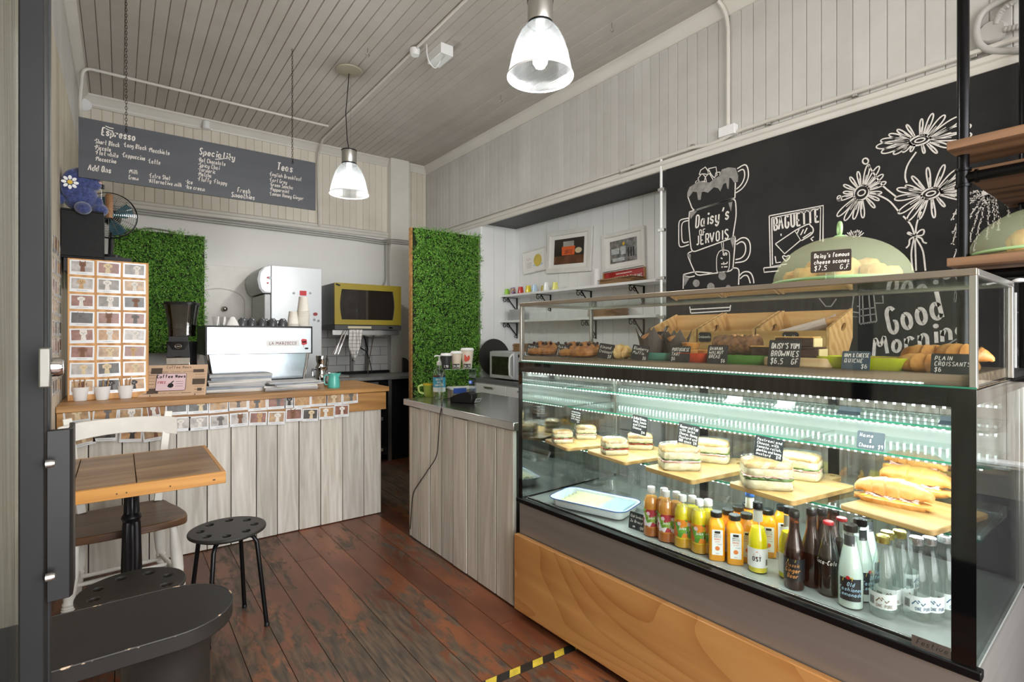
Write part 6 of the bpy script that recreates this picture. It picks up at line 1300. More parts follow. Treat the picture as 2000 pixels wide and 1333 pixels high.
pf = mb.build('poppy_flower', mat('poppy_red', '#c9202e', .4), em, smooth=False); mb = MB(); mb.prism(arc(.29, .332, .005, 0, 340, 10), 0, .001, FX(0, -.0082, 0)); mb.ribbon([(.289, .318), (.286, .302), (.288, .292)], .002, FX(0, -.006, 0)); mb.build('poppy_centre', M_ink, pf, smooth=False)
mb = MB(); mb.prism([(.292, .285), (.30, .291), (.315, .291), (.323, .285), (.315, .278), (.30, .278)], 0, .002, FX(0, -.0056, 0)); mb.build('maker_badge', M_bkpl, em)
zt = ZT_ + .4505
def cup_stack(x, y, n, label, r=.04, h_=.095, step=.0085):
    for i in range(n):
        q = thing('paper_cup', label, 'paper cup', (x, y, zt + i * step), 0, label); mb = MB(); mb.lathe([(0, h_), (r * .72, h_), (r * .72, h_ - .002), (r, .004), (r + .002, .002), (r + .002, 0), (r - .002, 0), (r * .7, h_ - .006), (0, h_ - .006)], 22); mb.build('cup', mat('cup_paper', '#e9e4da', .6, var=.02), q)
cup_stack(1.04, 4.12, 3, 'upside down paper cup in the short stack on the espresso machine'); cup_stack(1.125, 4.16, 15, 'upside down paper cup in the tall stack on the espresso machine', .043, .11)
M_gcup = mat('charcoal_ceramic', '#4b4c50', .3, coat=.4)
for i, x in enumerate((.70, .76, .83, .90, .97, .735, .87)):
    q = thing('espresso_cup', ('charcoal cup upside down on the espresso machine, in the front row' if i < 5 else 'charcoal cup upside down on the espresso machine, behind the front row'), 'cup', (x, 4.13 + (.10 if i > 4 else 0), zt), R(40 * i), 'charcoal cups front row' if i < 5 else 'charcoal cups back row'); mb = MB(); mb.lathe([(.034, 0), (.033, .02), (.026, .045), (.016, .053), (.016, .057), (0, .057)], 22); mb.tube([(.03, 0, .012), (.05, 0, .014), (.052, 0, .034), (.028, 0, .042)], .004, 6); mb.build('cup', M_gcup, q)
for i, (x, lb) in enumerate(((.545, 'crumpled clear tumbler stack lying on the espresso machine'), (.585, 'second clear tumbler lying beside the filter papers'))):
    q = thing('tumbler', lb, 'glass', (x, 4.13, zt + .001), 0); mb = MB(); mb.lathe([(.03, 0), (.036, .06), (.034, .06), (.028, .003)], 20); mb.build('glass', G_bot, q)
q = thing('filter_paper', 'folded white filter paper standing among the cups on the espresso machine', 'filter paper', (.635, 4.12, zt)); mb = MB(); mb.lathe([(.048, 0), (.012, .06), (.01, .062), (0, .062)], 12, sy=.5); mb.build('paper_cone', M_paper, q, smooth=False)
# milk jugs
def jug(x, y, z, m, label, inv=False, r=.045, h_=.10):
    q = thing('milk_jug', label, 'jug', (x, y, z + (h_ if inv else 0)), 0, rot=(R(180) if inv else 0, 0, R(-150 if inv else -30))); mb = MB(); pr = [(0, 0), (r, 0), (r * 1.04, .01), (r * 1.0, h_ * .45), (r * .86, h_ * .72), (r * .84, h_ * .85), (r * .92, h_), (r * .89, h_), (r * .8, h_ * .8), (r * .95, .01), (0, .006)]; mb.lathe(pr, 28)
    for v in mb.bm.verts:
        if v.co.z > h_ * .84 and v.co.x > r * .55 and abs(v.co.y) < r * .4: v.co.x += .012; v.co.z += .004
    mb.build('jug', m, q); mb = MB(); mb.tube(smooth_path([(-r * .85, 0, h_ * .85), (-r * 1.65, 0, h_ * .88), (-r * 1.6, 0, h_ * .25), (-r * .98, 0, h_ * .2)], .02), .0045, 8); mb.build('handle', m, q); return q
p = at(629, 742, z=ZT_); jug(p.x, p.y + .02, ZT_, M_chrome, 'steel milk jug standing between the papers and the teal jug'); jug(p.x + .03, p.y + .15, ZT_, M_chrome, 'steel milk jug standing in the row behind'); jug(p.x + .015, p.y + .06, ZT_ + .106, M_chrome, 'steel milk jug balanced upside down over the others', True, .05)
q = at(653, 758, z=ZT_); jug(q.x, q.y + .01, ZT_, mat('teal_enamel', '#5cc0b4', .3, coat=.3), 'teal painted milk jug at the end of the coffee counter', r=.042, h_=.105); jug(q.x + .02, q.y + .16, ZT_ + .0, M_chrome, 'steel milk jug behind the teal jug')
# ------------------------------------------------------------------ black box, plush, bottle, fan
bx = thing('black_box', 'black painted wooden box on top of the photo board', 'box', (-.175, 3.945, 1.7755)); mb = MB(); mb.box(-.097, 0, 0, .097, .24, .012); mb.box(-.097, 0, .012, .097, .01, .275); mb.box(-.097, .01, .012, -.087, .24, .275); mb.box(.087, .01, .012, .097, .24, .275); mb.box(-.097, 0, .2755, .097, .24, .285); mb.build('box', mat('worn_black_board', '#161617', .5, spec=.2, var=.3, sc=30), bx, bev=.002)
MB().box(-.26, 3.96, 1.70, -.08, 4.18, 1.7745).build('wall_bracket', M_bkpl, None)
tag(bpy.data.objects['wall_bracket'], 'small black bracket shelf on the side wall under the black box', 'bracket')
zb_ = 2.062
m, nt, b = nodes('navy_plush'); a = N(nt, 'ShaderNodeTexNoise', i_Scale=90.0, i_Detail=4.0); nt.links.new(coords(nt), a.inputs[0]); r_ = ramp(nt, [(.3, lin('#26305a')), (.7, lin('#4a5890'))]); nt.links.new(a.outputs[0], r_.inputs[0]); nt.links.new(r_.outputs[0], b.inputs['Base Color']); b.inputs['Roughness'].default_value = .95; b.inputs['Sheen Weight'].default_value = .5; bump(nt, b, a.outputs[0], .8, .004)
pl_ = thing('plush_toy', 'navy blue plush toy with a white daisy on its ear, sitting on the black box', 'soft toy', (-.19, 4.01, zb_), R(8))
mb = MB(); mb.ball((0, 0, .09), .086, (1, .85, 1.06), 24); mb.ball((.012, -.008, .185), .084, (1.02, .92, .86), 24); mb.ball((.05, -.02, .165), .05, (1, .9, .8), 18); mb.build('body', m, pl_)
for x, y, r_y in ((-.052, -.052, 8), (.03, .055, -8)): mb = MB(); mb.ball((x, y, .145), .052, (.75, .5, 1.6), 20, Matrix.Rotation(R(r_y), 4, 'Y')); mb.build('ear', m, pl_)
for x, y, z in ((.005, -.092, .004), (.092, -.012, .022)): mb = MB(); mb.ball((x, y, z), .043, (.95, 1.2, .85), 18, Matrix.Rotation(R(20), 4, 'X')); mb.build('foot', m, pl_)
for s_ in (-1, 1): mb = MB(); mb.ball((s_ * .086, -.02, .06), .026, (.8, .9, 1.4), 14); mb.build('arm', m, pl_)
mb = MB(); mb.ball((.088, -.045, .178), .011, (1.1, .7, .6), 10); mb.build('nose', mat('nose_pink', '#e2b9b4', .6), pl_)
Mx = Matrix.Translation((-.052, -.0805, .145)) @ Matrix.Rotation(R(90), 4, 'X') @ Matrix.Scale(1.25, 4)
mb = MB()
for k in range(8): mb.prism([(.011 * math.cos(R(45 * k)) + .022 * math.cos(R(45 * k)) * (1 + .9 * math.cos(R(t_))) * .5 - .007 * math.sin(R(45 * k)) * math.sin(R(t_)), .011 * math.sin(R(45 * k)) + .022 * math.sin(R(45 * k)) * (1 + .9 * math.cos(R(t_))) * .5 + .007 * math.cos(R(45 * k)) * math.sin(R(t_))) for t_ in range(0, 360, 36)], 0, .003, Mx)
dz2 = mb.build('daisy_petals', M_white, pl_); mb = MB(); mb.prism(arc(0, 0, .010, 0, 340, 14), .003, .006, Mx); mb.build('daisy_centre', mat('daisy_yellow', '#d9b32a', .5), dz2)
p = at(197, 405, Y=4.10); q = thing('glass_bottle', 'slim clear bottle with a black cap behind the plush toy', 'bottle', (p.x + .005, 4.10, zb_)); mb = MB(); mb.lathe([(0, 0), (.02, 0), (.02, .13), (.011, .155), (.011, .175), (0, .175)], 20); mb.build('glass', G_bot, q); mb = MB(); mb.lathe([(0, .172), (.0135, .172), (.0135, .195), (0, .195)], 18); mb.build('cap', M_capb, q)
q = thing('cork_log', 'small cork log standing behind the navy plush toy', 'cork', (p.x + .04, 4.13, zb_)); mb = MB(); mb.lathe([(0, 0), (.02, 0), (.02, .14), (.014, .15), (0, .15)], 16); mb.build('cork', pastry('cork', '#7d5638', '#a87b52', 60, .6), q)
fz = 2.12; fn = thing('electric_fan', 'small wire caged fan with teal blades above the green leaf panel', 'fan', (-.055, 4.36, fz), R(-8), rot=(0, 0, R(-8)))
for k, rr in enumerate([.02 + .0105 * i for i in range(13)]):
    pass
mb = MB()
for i in range(12): rr = .03 + .0105 * i; mb.tube([(rr * math.cos(R(a)), -.035 * math.sqrt(max(0, 1 - (rr / .155) ** 2)), rr * math.sin(R(a))) for a in range(0, 360, 12)], .0015, 4, closed=True)
for k in range(16): a = R(22.5 * k); mb.tube([(rr * math.cos(a), -.035 * math.sqrt(max(0, 1 - (rr / .155) ** 2)), rr * math.sin(a)) for rr in (.028, .08, .12, .15)], .0012, 4)
mb.build('front_grille', M_chrome, fn); mb = MB(); mb.tube([(.15 * math.cos(R(a)), 0, .15 * math.sin(R(a))) for a in range(0, 360, 8)], .004, 8, closed=True); mb.build('cage_rim', M_bkmet, fn)
for k in range(4):
    mb = MB(); a = R(90 * k + 30); P = [(.02, -.01), (.07, -.05), (.12, -.045), (.135, 0), (.12, .035), (.05, .02)]; mb.prism([(x * math.cos(a) - y * math.sin(a), x * math.sin(a) + y * math.cos(a)) for x, y in P], 0, .003, FX(0, .02, 0)); mb.build('fan_blade', mat('teal_blade', '#235663', .6), fn)
mb = MB(); mb.lathe([(0, 0), (.028, 0), (.026, .01), (.012, .018), (0, .019)], 20, Mx=Matrix.Translation((0, -.03, 0)) @ Matrix.Rotation(R(90), 4, 'X')); mb.build('hub', mat('sky_blue_hub', '#3b98b8', .3), fn)
mb = MB(); mb.lathe([(0, 0), (.05, 0), (.055, .05), (.03, .1), (0, .1)], 20, Mx=Matrix.Translation((0, .03, 0)) @ Matrix.Rotation(R(-90), 4, 'X')); mb.build('motor', M_bkpl, fn)
mb = MB(); mb.tube([(0, .06, -.02), (.0, .05, -.16), (0, .03, -.26)], .014, 10); mb.lathe([(0, -.29), (.06, -.29), (.055, -.26), (0, -.25)], 20, (0, .03, 0)); mb.build('stand', M_bkpl, fn)
tag(MB().box(-.27, 4.21, 1.78, .06, 4.56, 1.828).build('wall_shelf', M_bkpl, None), 'dark wall shelf beside the black box carrying the fan', 'shelf')
# ================================================================== artificial green leaf panels
m, nt, b = nodes('leaf_green'); geo = N(nt, 'ShaderNodeNewGeometry'); r_ = ramp(nt, [(0, lin('#3c7024')), (.35, lin('#5f9e35')), (.75, lin('#86c04c')), (1, lin('#aada6c'))]); nt.links.new(geo.outputs['Random Per Island'], r_.inputs[0]); nt.links.new(r_.outputs[0], b.inputs['Base Color']); b.inputs['Roughness'].default_value = .5
M_leaf = m
def green_panel(x0, x1, z0, z1, y, label, n, rim=True, side=True):
    t = thing('leaf_panel', label, 'green wall', ((x0 + x1) / 2, y, z0)); W, H = x1 - x0, z1 - z0
    MB().box(-W / 2, 0, 0, W / 2, .02, H).build('backing_mat', mat('mat_dark_green', '#1d2c14', .8), t)
    if rim:
        for s_ in (-1, 1): MB().box(s_ * (W / 2 + .008) - .008, -.004, 0, s_ * (W / 2 + .008) + .008, .045, H).build('timber_edge', M_pine, t)
    rnd = random.Random(n); V = []; Fc = []
    def blade(o_, d_, L, w_):
        d_ = d_.normalized(); s_ = d_.cross(Vector((rnd.uniform(-1, 1), rnd.uniform(-1, 1), rnd.uniform(-1, 1)))).normalized() * w_; k = len(V)
        V.extend([o_, o_ + d_ * L * .5 + s_, o_ + d_ * L, o_ + d_ * L * .5 - s_]); Fc.append((k, k + 1, k + 2, k + 3))
    for i in range(n):
        x = rnd.uniform(-W / 2 - .0, W / 2 + .0); z = rnd.uniform(0.01, H + .0)
        hump = .02 + .07 * (.5 + .5 * math.sin(x * 19 + 3 * math.sin(z * 9))) * (.5 + .5 * math.sin(z * 17 + 2 * math.sin(x * 13)))
        o_ = Vector((x, -rnd.uniform(.0, 1) ** .5 * hump - .004, z)); d_ = Vector((rnd.uniform(-.9, .9), -rnd.uniform(.3, 1.0), rnd.uniform(-.5, 1.0))).normalized(); L = rnd.uniform(.025, .055)
        for j in range(5):
            q = o_ + d_ * L * j / 5; sd = d_.cross(Vector((rnd.uniform(-1, 1), rnd.uniform(-1, 1), rnd.uniform(-1, 1)))).normalized()
            blade(q, d_ * .7 + sd * (1 if j % 2 else -1), rnd.uniform(.011, .021), .0032)
    me = bpy.data.meshes.new('foliage'); me.from_pydata([v[:] for v in V], [], Fc); me.materials.append(M_leaf); o = bpy.data.objects.new('foliage', me); COL.objects.link(o); o.parent = t; return t
green_panel(2.235, 2.985, .03, 2.36, 4.55, 'tall narrow panel of artificial green leaves dividing the kitchen from the alcove', 13000)
green_panel(-.04, .63, 1.17, 2.25, 5.62, 'square panel of artificial green leaves hanging behind the coffee grinder', 6500, False)
mb = MB(); mb.tube([(.12, 5.6, 2.25), (.2, 5.6, 2.275), (.33, 5.6, 2.27), (.4, 5.6, 2.25)], .006, 6); tag(mb.build('hanging_hook', M_alu), 'pale hanging strap above the square green leaf panel', 'strap')
# ================================================================== kitchen at the back
M_fr = mat('fridge_white', '#d8dde0', .2, .15, var=.02)
fr = thing('fridge', 'tall white upright fridge turned sideways behind the espresso machine', 'fridge', (1.045, 5.08, 0)); MB().box(.05, 0, .1, .50, .56, 1.965).build('cabinet', M_fr, fr, bev=.006)
MB().box(-.005, .005, .12, .045, .555, 1.70).build('door', mat('fridge_grey', '#c4c7c8', .35), fr, bev=.006)
mb = MB(); mb.prism([(.045, 1.71), (.045, 1.965), (-.005, 1.95), (-.05, 1.90), (-.065, 1.83), (-.05, 1.75), (-.02, 1.71)], 0, .55, Matrix(((1, 0, 0, 0), (0, 0, 1, .003), (0, 1, 0, 0), (0, 0, 0, 1)))); hd = mb.build('header', mat('header_grey', '#a9adb0', .35), fr)
mb = MB(); mb.prism([(.0, 1.72), (.045, 1.72), (.045, 1.955), (.0, 1.94), (-.035, 1.89), (-.045, 1.83), (-.03, 1.75)], -.004, -.001, Matrix(((1, 0, 0, 0), (0, 0, 1, .003), (0, 1, 0, 0), (0, 0, 0, 1)))); mb.build('header_cap', M_fr, hd)
for z in (1.80, 1.85): mb = MB(); mb.lathe([(0, 0), (.008, 0), (.008, .006), (0, .008)], 14, Mx=Matrix.Translation((.02, -.003, z)) @ Matrix.Rotation(R(90), 4, 'X')); mb.build('red_button', mat('lamp_red', '#b81f2c', .3), fr)
for k, (px, py, w_, h_, c, lb) in enumerate(((592, 573, .06, .045, '#c4232b', 'square red magnet'), (616, 614, .04, .03, '#8e2a33', 'oval dark red magnet'), (574, 573, .022, .022, '#9a9d9e', 'round grey magnet just before the red square'), (606, 573, .022, .022, '#9a9d9e', 'round grey magnet past the red one'), (527, 543, .03, .03, '#b4b7b8', 'round grey magnet high by the red buttons'), (614, 625, .024, .024, '#8c8f90', 'dull round magnet under the oval one'), (622, 627, .024, .024, '#8c8f90', 'second dull round magnet under the oval one'))):
    p = at(px, py, Y=5.077); mb = MB(); mb.prism(rrect(-w_ / 2, -h_ / 2, w_ / 2, h_ / 2, h_ * (.1 if k == 0 else .48), 4), 0, .004, FX(p.x, 5.079, p.z)); tag(mb.build('magnet', mat('mag' + c, c, .4)), lb + ' on the side of the fridge', 'magnet')
M_yel = mat('mustard_enamel', '#9c8a30', .3, coat=.3, var=.03); M_dgl = mat('dark_oven_glass', '#2a2621', .08, coat=.6, var=.1)
ov = thing('oven', 'mustard yellow fronted convection oven mounted on the tiled wall', 'oven', (1.675, 5.10, 1.385)); W = .70
MB().box(0, .03, .045, W, .58, .46).build('body', mat('oven_grey', '#77797b', .3, .7), ov, bev=.006)
bm = bmesh.new(); ed_ = []
for lp_ in (rrect(0, .05, W, .46, .004, 2), [(x, z) for x, z in ([(.07, .10)] + [(.61 + .018 * math.sin(R(a)), .10 + .30 * a / 180) for a in range(0, 181, 20)] + [(.07 - .018 * math.sin(R(a)), .40 - .30 * a / 180) for a in range(0, 180, 20)])]):
    vs = [bm.verts.new((p[0], p[1], 0)) for p in lp_]; ed_ += [bm.edges.new((vs[q], vs[(q + 1) % len(vs)])) for q in range(len(vs))]
bmesh.ops.triangle_fill(bm, use_beauty=True, edges=ed_)
for v in [e for e in bmesh.ops.extrude_face_region(bm, geom=bm.faces[:])['geom'] if isinstance(e, bmesh.types.BMVert)]: v.co.z = .025
bm.transform(FX(0, .026, 0)); mb = MB(); mb.bm.free(); mb.bm = bm; dd = mb.build('door', M_yel, ov); MB().box(.045, .012, .09, .64, .022, .41).build('door_glass', M_dgl, dd)
MB().box(0, -.004, 0, W, .5, .045).build('lower_trim', mat('trim_dark_grey', '#4b4a49', .4), ov, bev=.002)
MB().box(.13, -.0055, .012, .37, -.004, .034).build('control_strip', mat('strip_cream', '#c9c3a4', .4), ov); mb = MB(); mb.prism(arc(.58, .022, .026, 0, 345, 20, .008), 0, .002, FX(0, -.0035, 0)); mb.build('maker_badge', M_chrome, ov)
mb = MB(); mb.cbox((.03, -.006, .44), (.04, .016, .012), (0, .3, 0)); mb.build('door_latch', M_bkpl, ov)
# bracket frame and things hanging under the oven
br_ = thing('oven_bracket', 'steel wall bracket and rail holding the yellow oven', 'bracket', (1.66, 5.12, 1.33)); mb = MB(); mb.box(0, 0, .0, .70, .02, .05); mb.build('front_rail', M_alu, br_, bev=.002)
for x in (.38, .55): mb = MB(); mb.box(x, .56, -.40, x + .035, .58, .05); mb.box(x, .02, .02, x + .035, .58, .045); mb.build('wall_arm', mat('bracket_grey', '#7e7c78', .4, .5), br_)
for k, dx in enumerate((.0, .022)):
    q = thing('tongs', ('front' if k == 0 else 'rear') + ' pair of steel tongs hanging under the oven corner', 'tongs', (1.80 - dx * 1.5, 5.10, 1.375)); 
    for s_ in (-1, 1): mb = MB(); mb.tube([(.0, 0, 0), (-.05 + s_ * .004, -.006, -.12), (-.105 + s_ * .014, -.01, -.235)], [.006, .005, .009], 8); mb.build('tong_arm', M_chrome, q)
m, nt, b = nodes('checked_cloth'); v = coords(nt); sp = N(nt, 'ShaderNodeSeparateXYZ'); nt.links.new(v, sp.inputs[0]); outs = []
for ax in (0, 2):
    a = N(nt, 'ShaderNodeMath', operation='MULTIPLY'); a.inputs[1].default_value = 28; nt.links.new(sp.outputs[ax], a.inputs[0]); f = N(nt, 'ShaderNodeMath', operation='FRACT'); nt.links.new(a.outputs[0], f.inputs[0]); l = N(nt, 'ShaderNodeMath', operation='LESS_THAN'); l.inputs[1].default_value = .1; nt.links.new(f.outputs[0], l.inputs[0]); outs.append(l)
mxx = N(nt, 'ShaderNodeMath', operation='MAXIMUM'); nt.links.new(outs[0].outputs[0], mxx.inputs[0]); nt.links.new(outs[1].outputs[0], mxx.inputs[1]); r_ = ramp(nt, [(0, lin('#d9d6d2')), (1, lin('#4a4a4e'))]); nt.links.new(mxx.outputs[0], r_.inputs[0]); nt.links.new(r_.outputs[0], b.inputs['Base Color']); b.inputs['Roughness'].default_value = .9
mb = MB(); n = 14; g_ = []
for j in range(9):
    k = j / 8; wd_ = .135 * (1 - .15 * k) * (1 if k < .55 else 1 - (k - .55) * 1.75); g_.append([mb.bm.verts.new((-wd_ / 2 + wd_ * i / n - .02 * k, .014 * math.sin(i * 1.25 + k * 2) * (.4 + k), -.30 * k * (1 + .08 * math.sin(i)))) for i in range(n + 1)])
for a, b2 in zip(g_, g_[1:]):
    for i in range(n): mb.bm.faces.new([a[i], a[i + 1], b2[i + 1], b2[i]])
q = mb.build('tea_towel', m, loc=(1.885, 5.10, 1.385), solid=.002); tag(q, 'white checked tea towel hanging from the rail under the oven', 'towel')
for k, x in enumerate((2.03, 2.14)):
    mb = MB(); mb.tube([(.05 * math.cos(R(a)), 0, .028 * math.sin(R(a))) for a in range(0, 360, 20)], .011, 8, closed=True); tag(mb.build('oven_glove', mat('quilted_beige', '#b9b3a4', .8, bmp=.3), loc=(x, 5.15, 1.355)), ('first' if k == 0 else 'second') + ' beige oven glove cuff tucked under the oven', 'oven glove')
for k, P in enumerate((((1.9, 5.3, 1.37), (1.98, 5.4, 1.24), (2.12, 5.5, 1.17), (2.2, 5.6, 1.15)), ((2.06, 5.35, 1.37), (2.1, 5.4, 1.27), (2.17, 5.5, 1.17), (2.2, 5.6, 1.15)), ((2.16, 5.3, 1.37), (2.16, 5.4, 1.15), (2.17, 5.5, .98), (2.17, 5.5, .915)), ((2.22, 5.68, 1.15), (2.23, 5.6, 1.05), (2.235, 5.55, .915)))):
    o = MB().tube(smooth_path(P, .05), .007 if k < 2 else .005, 8).build('power_cable', M_bkpl if k != 2 else mat('brown_cable', '#6d5a48', .5)); tag(o, ('thick black cable sagging below the oven', 'second black cable crossing to the wall socket', 'thin brown cable dropping to the bench', 'black plug lead dropping from the wall socket')[k], 'cable')
mb = MB(); mb.box(2.18, 5.69, 1.12, 2.26, YB - .013, 1.2); tag(mb.build('wall_socket', M_white, bev=.003), 'white wall socket on the tiles below the oven', 'socket')
kb = thing('kitchen_bench', 'steel topped bench along the tiled kitchen wall', 'bench', (1.56, 5.12, 0)); MB().box(0, 0, .865, 1.36, .58, .90).build('bench_top', mat('dull_bench_steel', '#9c9a96', .35, .6, var=.15, sc=14), kb, bev=.003)
for x in (.03, .70, 1.31): MB().box(x, .05, 0, x + .04, .54, .865).build('leg_frame', M_alu, kb)
MB().box(0, .545, .90, 1.42, .58, .93).build('upstand', M_bkpl, kb)
dw = thing('dishwasher', 'black under-bench fridge with a glowing blue display', 'appliance', (1.86, 5.145, 0)); MB().box(0, 0, .08, .38, .5, .855).build('body', mat('gloss_black_door', '#17181a', .15, coat=.5), dw, bev=.004)
MB().box(.10, -.006, .79, .28, 0, .845).build('control_panel', mat('panel_grey', '#55575a', .4), dw); mb = MB(); mb.box(.135, -.008, .80, .19, -.006, .835); mb.build('display', mat('display_blue', '#2440d0', .4, emit=.7), dw)
mb = MB(); write(mb, '88', .022, FX(0, -.009, 0), x=.143, y=.807, slant=0, wd=.004); mb.build('digits', mat('digit_glow', '#cfe0ff', .4, emit=1.0), dw)
MB().box(.24, -.006, .44, .33, -.001, .475).build('sticker', mat('sticker_grey', '#5a5b58', .5), dw); MB().box(.24, -.006, .12, .33, -.001, .15).build('sticker', mat('sticker_tan', '#8b8372', .5), dw)
mb = MB(); mb.tube([(.02, -.002, .70), (.03, -.03, .70), (.075, -.03, .715), (.09, -.002, .72)], .005, 8); mb.build('handle', M_chrome, dw)
MB().box(2.26, 5.2, .0, 2.9, 5.68, .86).build('prep_fridge', M_bkpl, None, bev=.004); tag(bpy.data.objects['prep_fridge'], 'plain black cabinet tucked under the far end of the kitchen bench', 'cabinet')
mb = MB(); mb.prism([(0, 0), (.2, 0), (.2, .015), (.04, .16), (0, .17)], 0, .02, FX(2.62, 5.6, .902)); tag(mb.build('cutting_tray', mat('dark_tray', '#3b3b3d', .4)), 'dark tray leaning on the tiles at the end of the kitchen bench', 'tray')
mb = MB(); mb.cbox((0, 0, .012), (.30, .22, .02)); mb.cbox((-.1, 0, .04), (.07, .2, .035)); q = mb.build('scale', mat('scale_steel', '#a8a6a1', .3, .6), loc=(1.70, 5.3, .9005), bev=.002); tag(q, 'flat steel kitchen scale at the near end of the bench', 'scale')
# ================================================================== things on the service counter
ZS = .9025
p = at(858, 779, z=ZS); q = thing('sanitizer_bottle', 'clear pump bottle of hand sanitizer with a blue label on the steel counter', 'bottle', (p.x, p.y, ZS), face_cam(p)); BP = [(.036, 0), (.0415, .005), (.0415, .165), (.036, .185), (.020, .208), (.015, .214), (.015, .225)]
mb = MB(); mb.lathe([(0, 0)] + BP, 30); mb.build('bottle', G_bot, q); mb = MB(); mb.lathe([(0, .003)] + [(r - .002, max(z, .003)) for r, z in BP if z < .19] + [(0, .185)], 30); mb.build('gel', M_wat, q)
mb = MB(); mb.lathe([(0, .222), (.018, .222), (.018, .245), (.008, .25), (.006, .27), (0, .27)], 20); mb.tube([(.0, 0, .268), (.0, 0, .285), (-.02, 0, .287), (-.032, 0, .28)], .0055, 8); mb.tube([(0, 0, .22), (0, 0, .02)], .0025, 6); mb.cbox((0, 0, .285), (.03, .018, .006)); mb.build('pump', M_white, q)
for z0, z1, c, nm in ((.145, .178 - .02, '#2a2223', 'top_label'), (.078, .145, '#3fa4c6', 'blue_label'), (.048, .078, '#eceeee', 'white_label')):
    lb = band(.0415, z0, z1, -85, 85).build(nm, mat('lab' + c, c, .35), q)
    if nm == 'blue_label':
        mb = MB(); [write(mb, s_, .0125, Matrix(), align='c', y=.124 - .0185 * i, slant=0, wd=.0026, cond=.78) for i, s_ in enumerate(('INSTANT', 'HAND', 'SANITIZER'))]; wrap(mb, .0415, .001).build('lettering', M_paper, lb)
    elif nm == 'top_label': mb = MB(); mb.quad([(-.035, .146, 0), (-.018, .146, 0), (-.018, .157, 0), (-.035, .157, 0)]); wrap(mb, .0415, .001).build('red_patch', mat('red_ink', '#b3243a'), lb)
    else: mb = MB(); [mb.ribbon([(-.03, z), (.03, z)], .0018, Matrix()) for z in (.056, .063, .070)]; wrap(mb, .0415, .001).build('small_print', mat('grey_ink', '#8a8f92'), lb)
p = at(835, 776, z=ZS); q = thing('mug', 'two tone mug, yellow outside top and green below, behind the sanitizer', 'mug', (p.x + .03, p.y + .02, ZS), face_cam(p)); q['label'] = 'yellow and lime green mug with a big handle behind the sanitizer'
mb = MB(); mb.lathe([(0, 0), (.036, 0), (.042, .01), (.046, .085), (.048, .092), (.044, .092), (.038, .012), (0, .012)], 28); mb.build('mug_body', mat('lime_glaze', '#93a83e', .25, coat=.4), q)
mb = MB(); mb.tube(smooth_path([(-.042, 0, .08), (-.082, 0, .076), (-.074, 0, .026), (-.04, 0, .022)], .02), .006, 8); mb.build('handle', mat('pale_lime', '#c3d67c', .25, coat=.4), q); mb = MB(); mb.lathe([(.0465, .080), (.0485, .0925), (.044, .0925)], 28); mb.build('yellow_rim', mat('rim_yellow', '#d8b92e', .25), q)
p = at(902, 785, z=ZS); ra = thing('acrylic_riser', 'clear acrylic riser stand holding three sample cups', 'stand', (p.x + .02, p.y + .1, ZS), R(-18)); W = .11
for a, b2, c, d2, e, f, nm in ((-W, -.09, .203, W, .09, .208, 'top_panel'), (-W, -.09, 0, -W + .004, .09, .203, 'side_panel'), (W - .004, -.09, 0, W, .09, .203, 'side_panel')): MB().box(a, b2, c, d2, e, f).build(nm, M_acr, ra, smooth=False, bev=.0008)
for (x, y, h_, r, c, lb, pr) in ((-.075, -.03, .085, .036, '#2b2c2e', 'small black ribbed takeaway cup with a white lid on the riser', '3.90'), (-.005, -.02, .098, .037, '#d9cbb8', 'medium patterned takeaway cup in the middle of the riser', '$4.00'), (.065, -.03, .118, .042, '#e3d8c8', 'large cream takeaway cup with a red emblem on the riser', '$4.50')):
    p = ra.matrix_basis @ Vector((x, y, .2085)); q = thing('takeaway_cup', lb, 'takeaway cup', p, face_cam(p), None); mb = MB(); mb.lathe([(0, 0), (r * .7, 0), (r, h_), (0, h_)], 28); mb.build('cup', mat('cupc' + c, c, .5), q)
    mb = MB(); mb.lathe([(r * 1.06, h_ - .002), (r * 1.08, h_ + .003), (r * .97, h_ + .006), (r * .93, h_ + .014), (r * .8, h_ + .012), (0, h_ + .011)], 28); mb.build('lid', M_white, q)
    rr = r * .78; lb_ = band(rr + .003, .004, .03, -35, 35, r1=rr + .007).build('price_sticker', M_ink, q); mb = MB(); write(mb, pr, .014, Matrix(), align='c', y=.009, slant=0, cond=.8); wrap(mb, rr + .007, .001).build('price_lettering', M_paper, lb_)
    if h_ > .1: mb = MB(); mb.prism([(-.02, .052), (-.012, .044), (.010, .05), (.018, .062), (.016, .082), (-.018, .09)], 0, .0002); wrap(mb, .0405, .0005).build('red_emblem', mat('emblem_red', '#c4412f', .5), q)
p = at(905, 786, z=ZS); q = thing('card_terminal', 'black card payment terminal lying on the steel counter', 'card terminal', (p.x, p.y + .0, ZS), R(-60)); mb = MB(); mb.prism([(-.075, 0), (.075, 0), (.08, .015), (.078, .055), (.05, .07), (-.03, .052), (-.078, .03)], -.038, .038, Matrix(((1, 0, 0, 0), (0, 0, 1, 0), (0, 1, 0, 0), (0, 0, 0, 1)))); mb.build('body', M_bkpl, q, bev=.004)
Mk = Matrix.Translation((-.05, 0, .0435)) @ Matrix.Rotation(R(-14), 4, 'Y')
for i in range(4):
    for j in range(3): mb = MB(); mb.cbox((i * .014 - .01, (j - 1) * .018, 0), (.010, .013, .004)); mb.bm.transform(Mk); mb.build('key', mat('key_grey', '#4a4b4e', .4), q)
mb = MB(); mb.cbox((.055, 0, .0035), (.032, .05, .002)); mb.bm.transform(Mk); mb.build('screen', M_dgl, q)
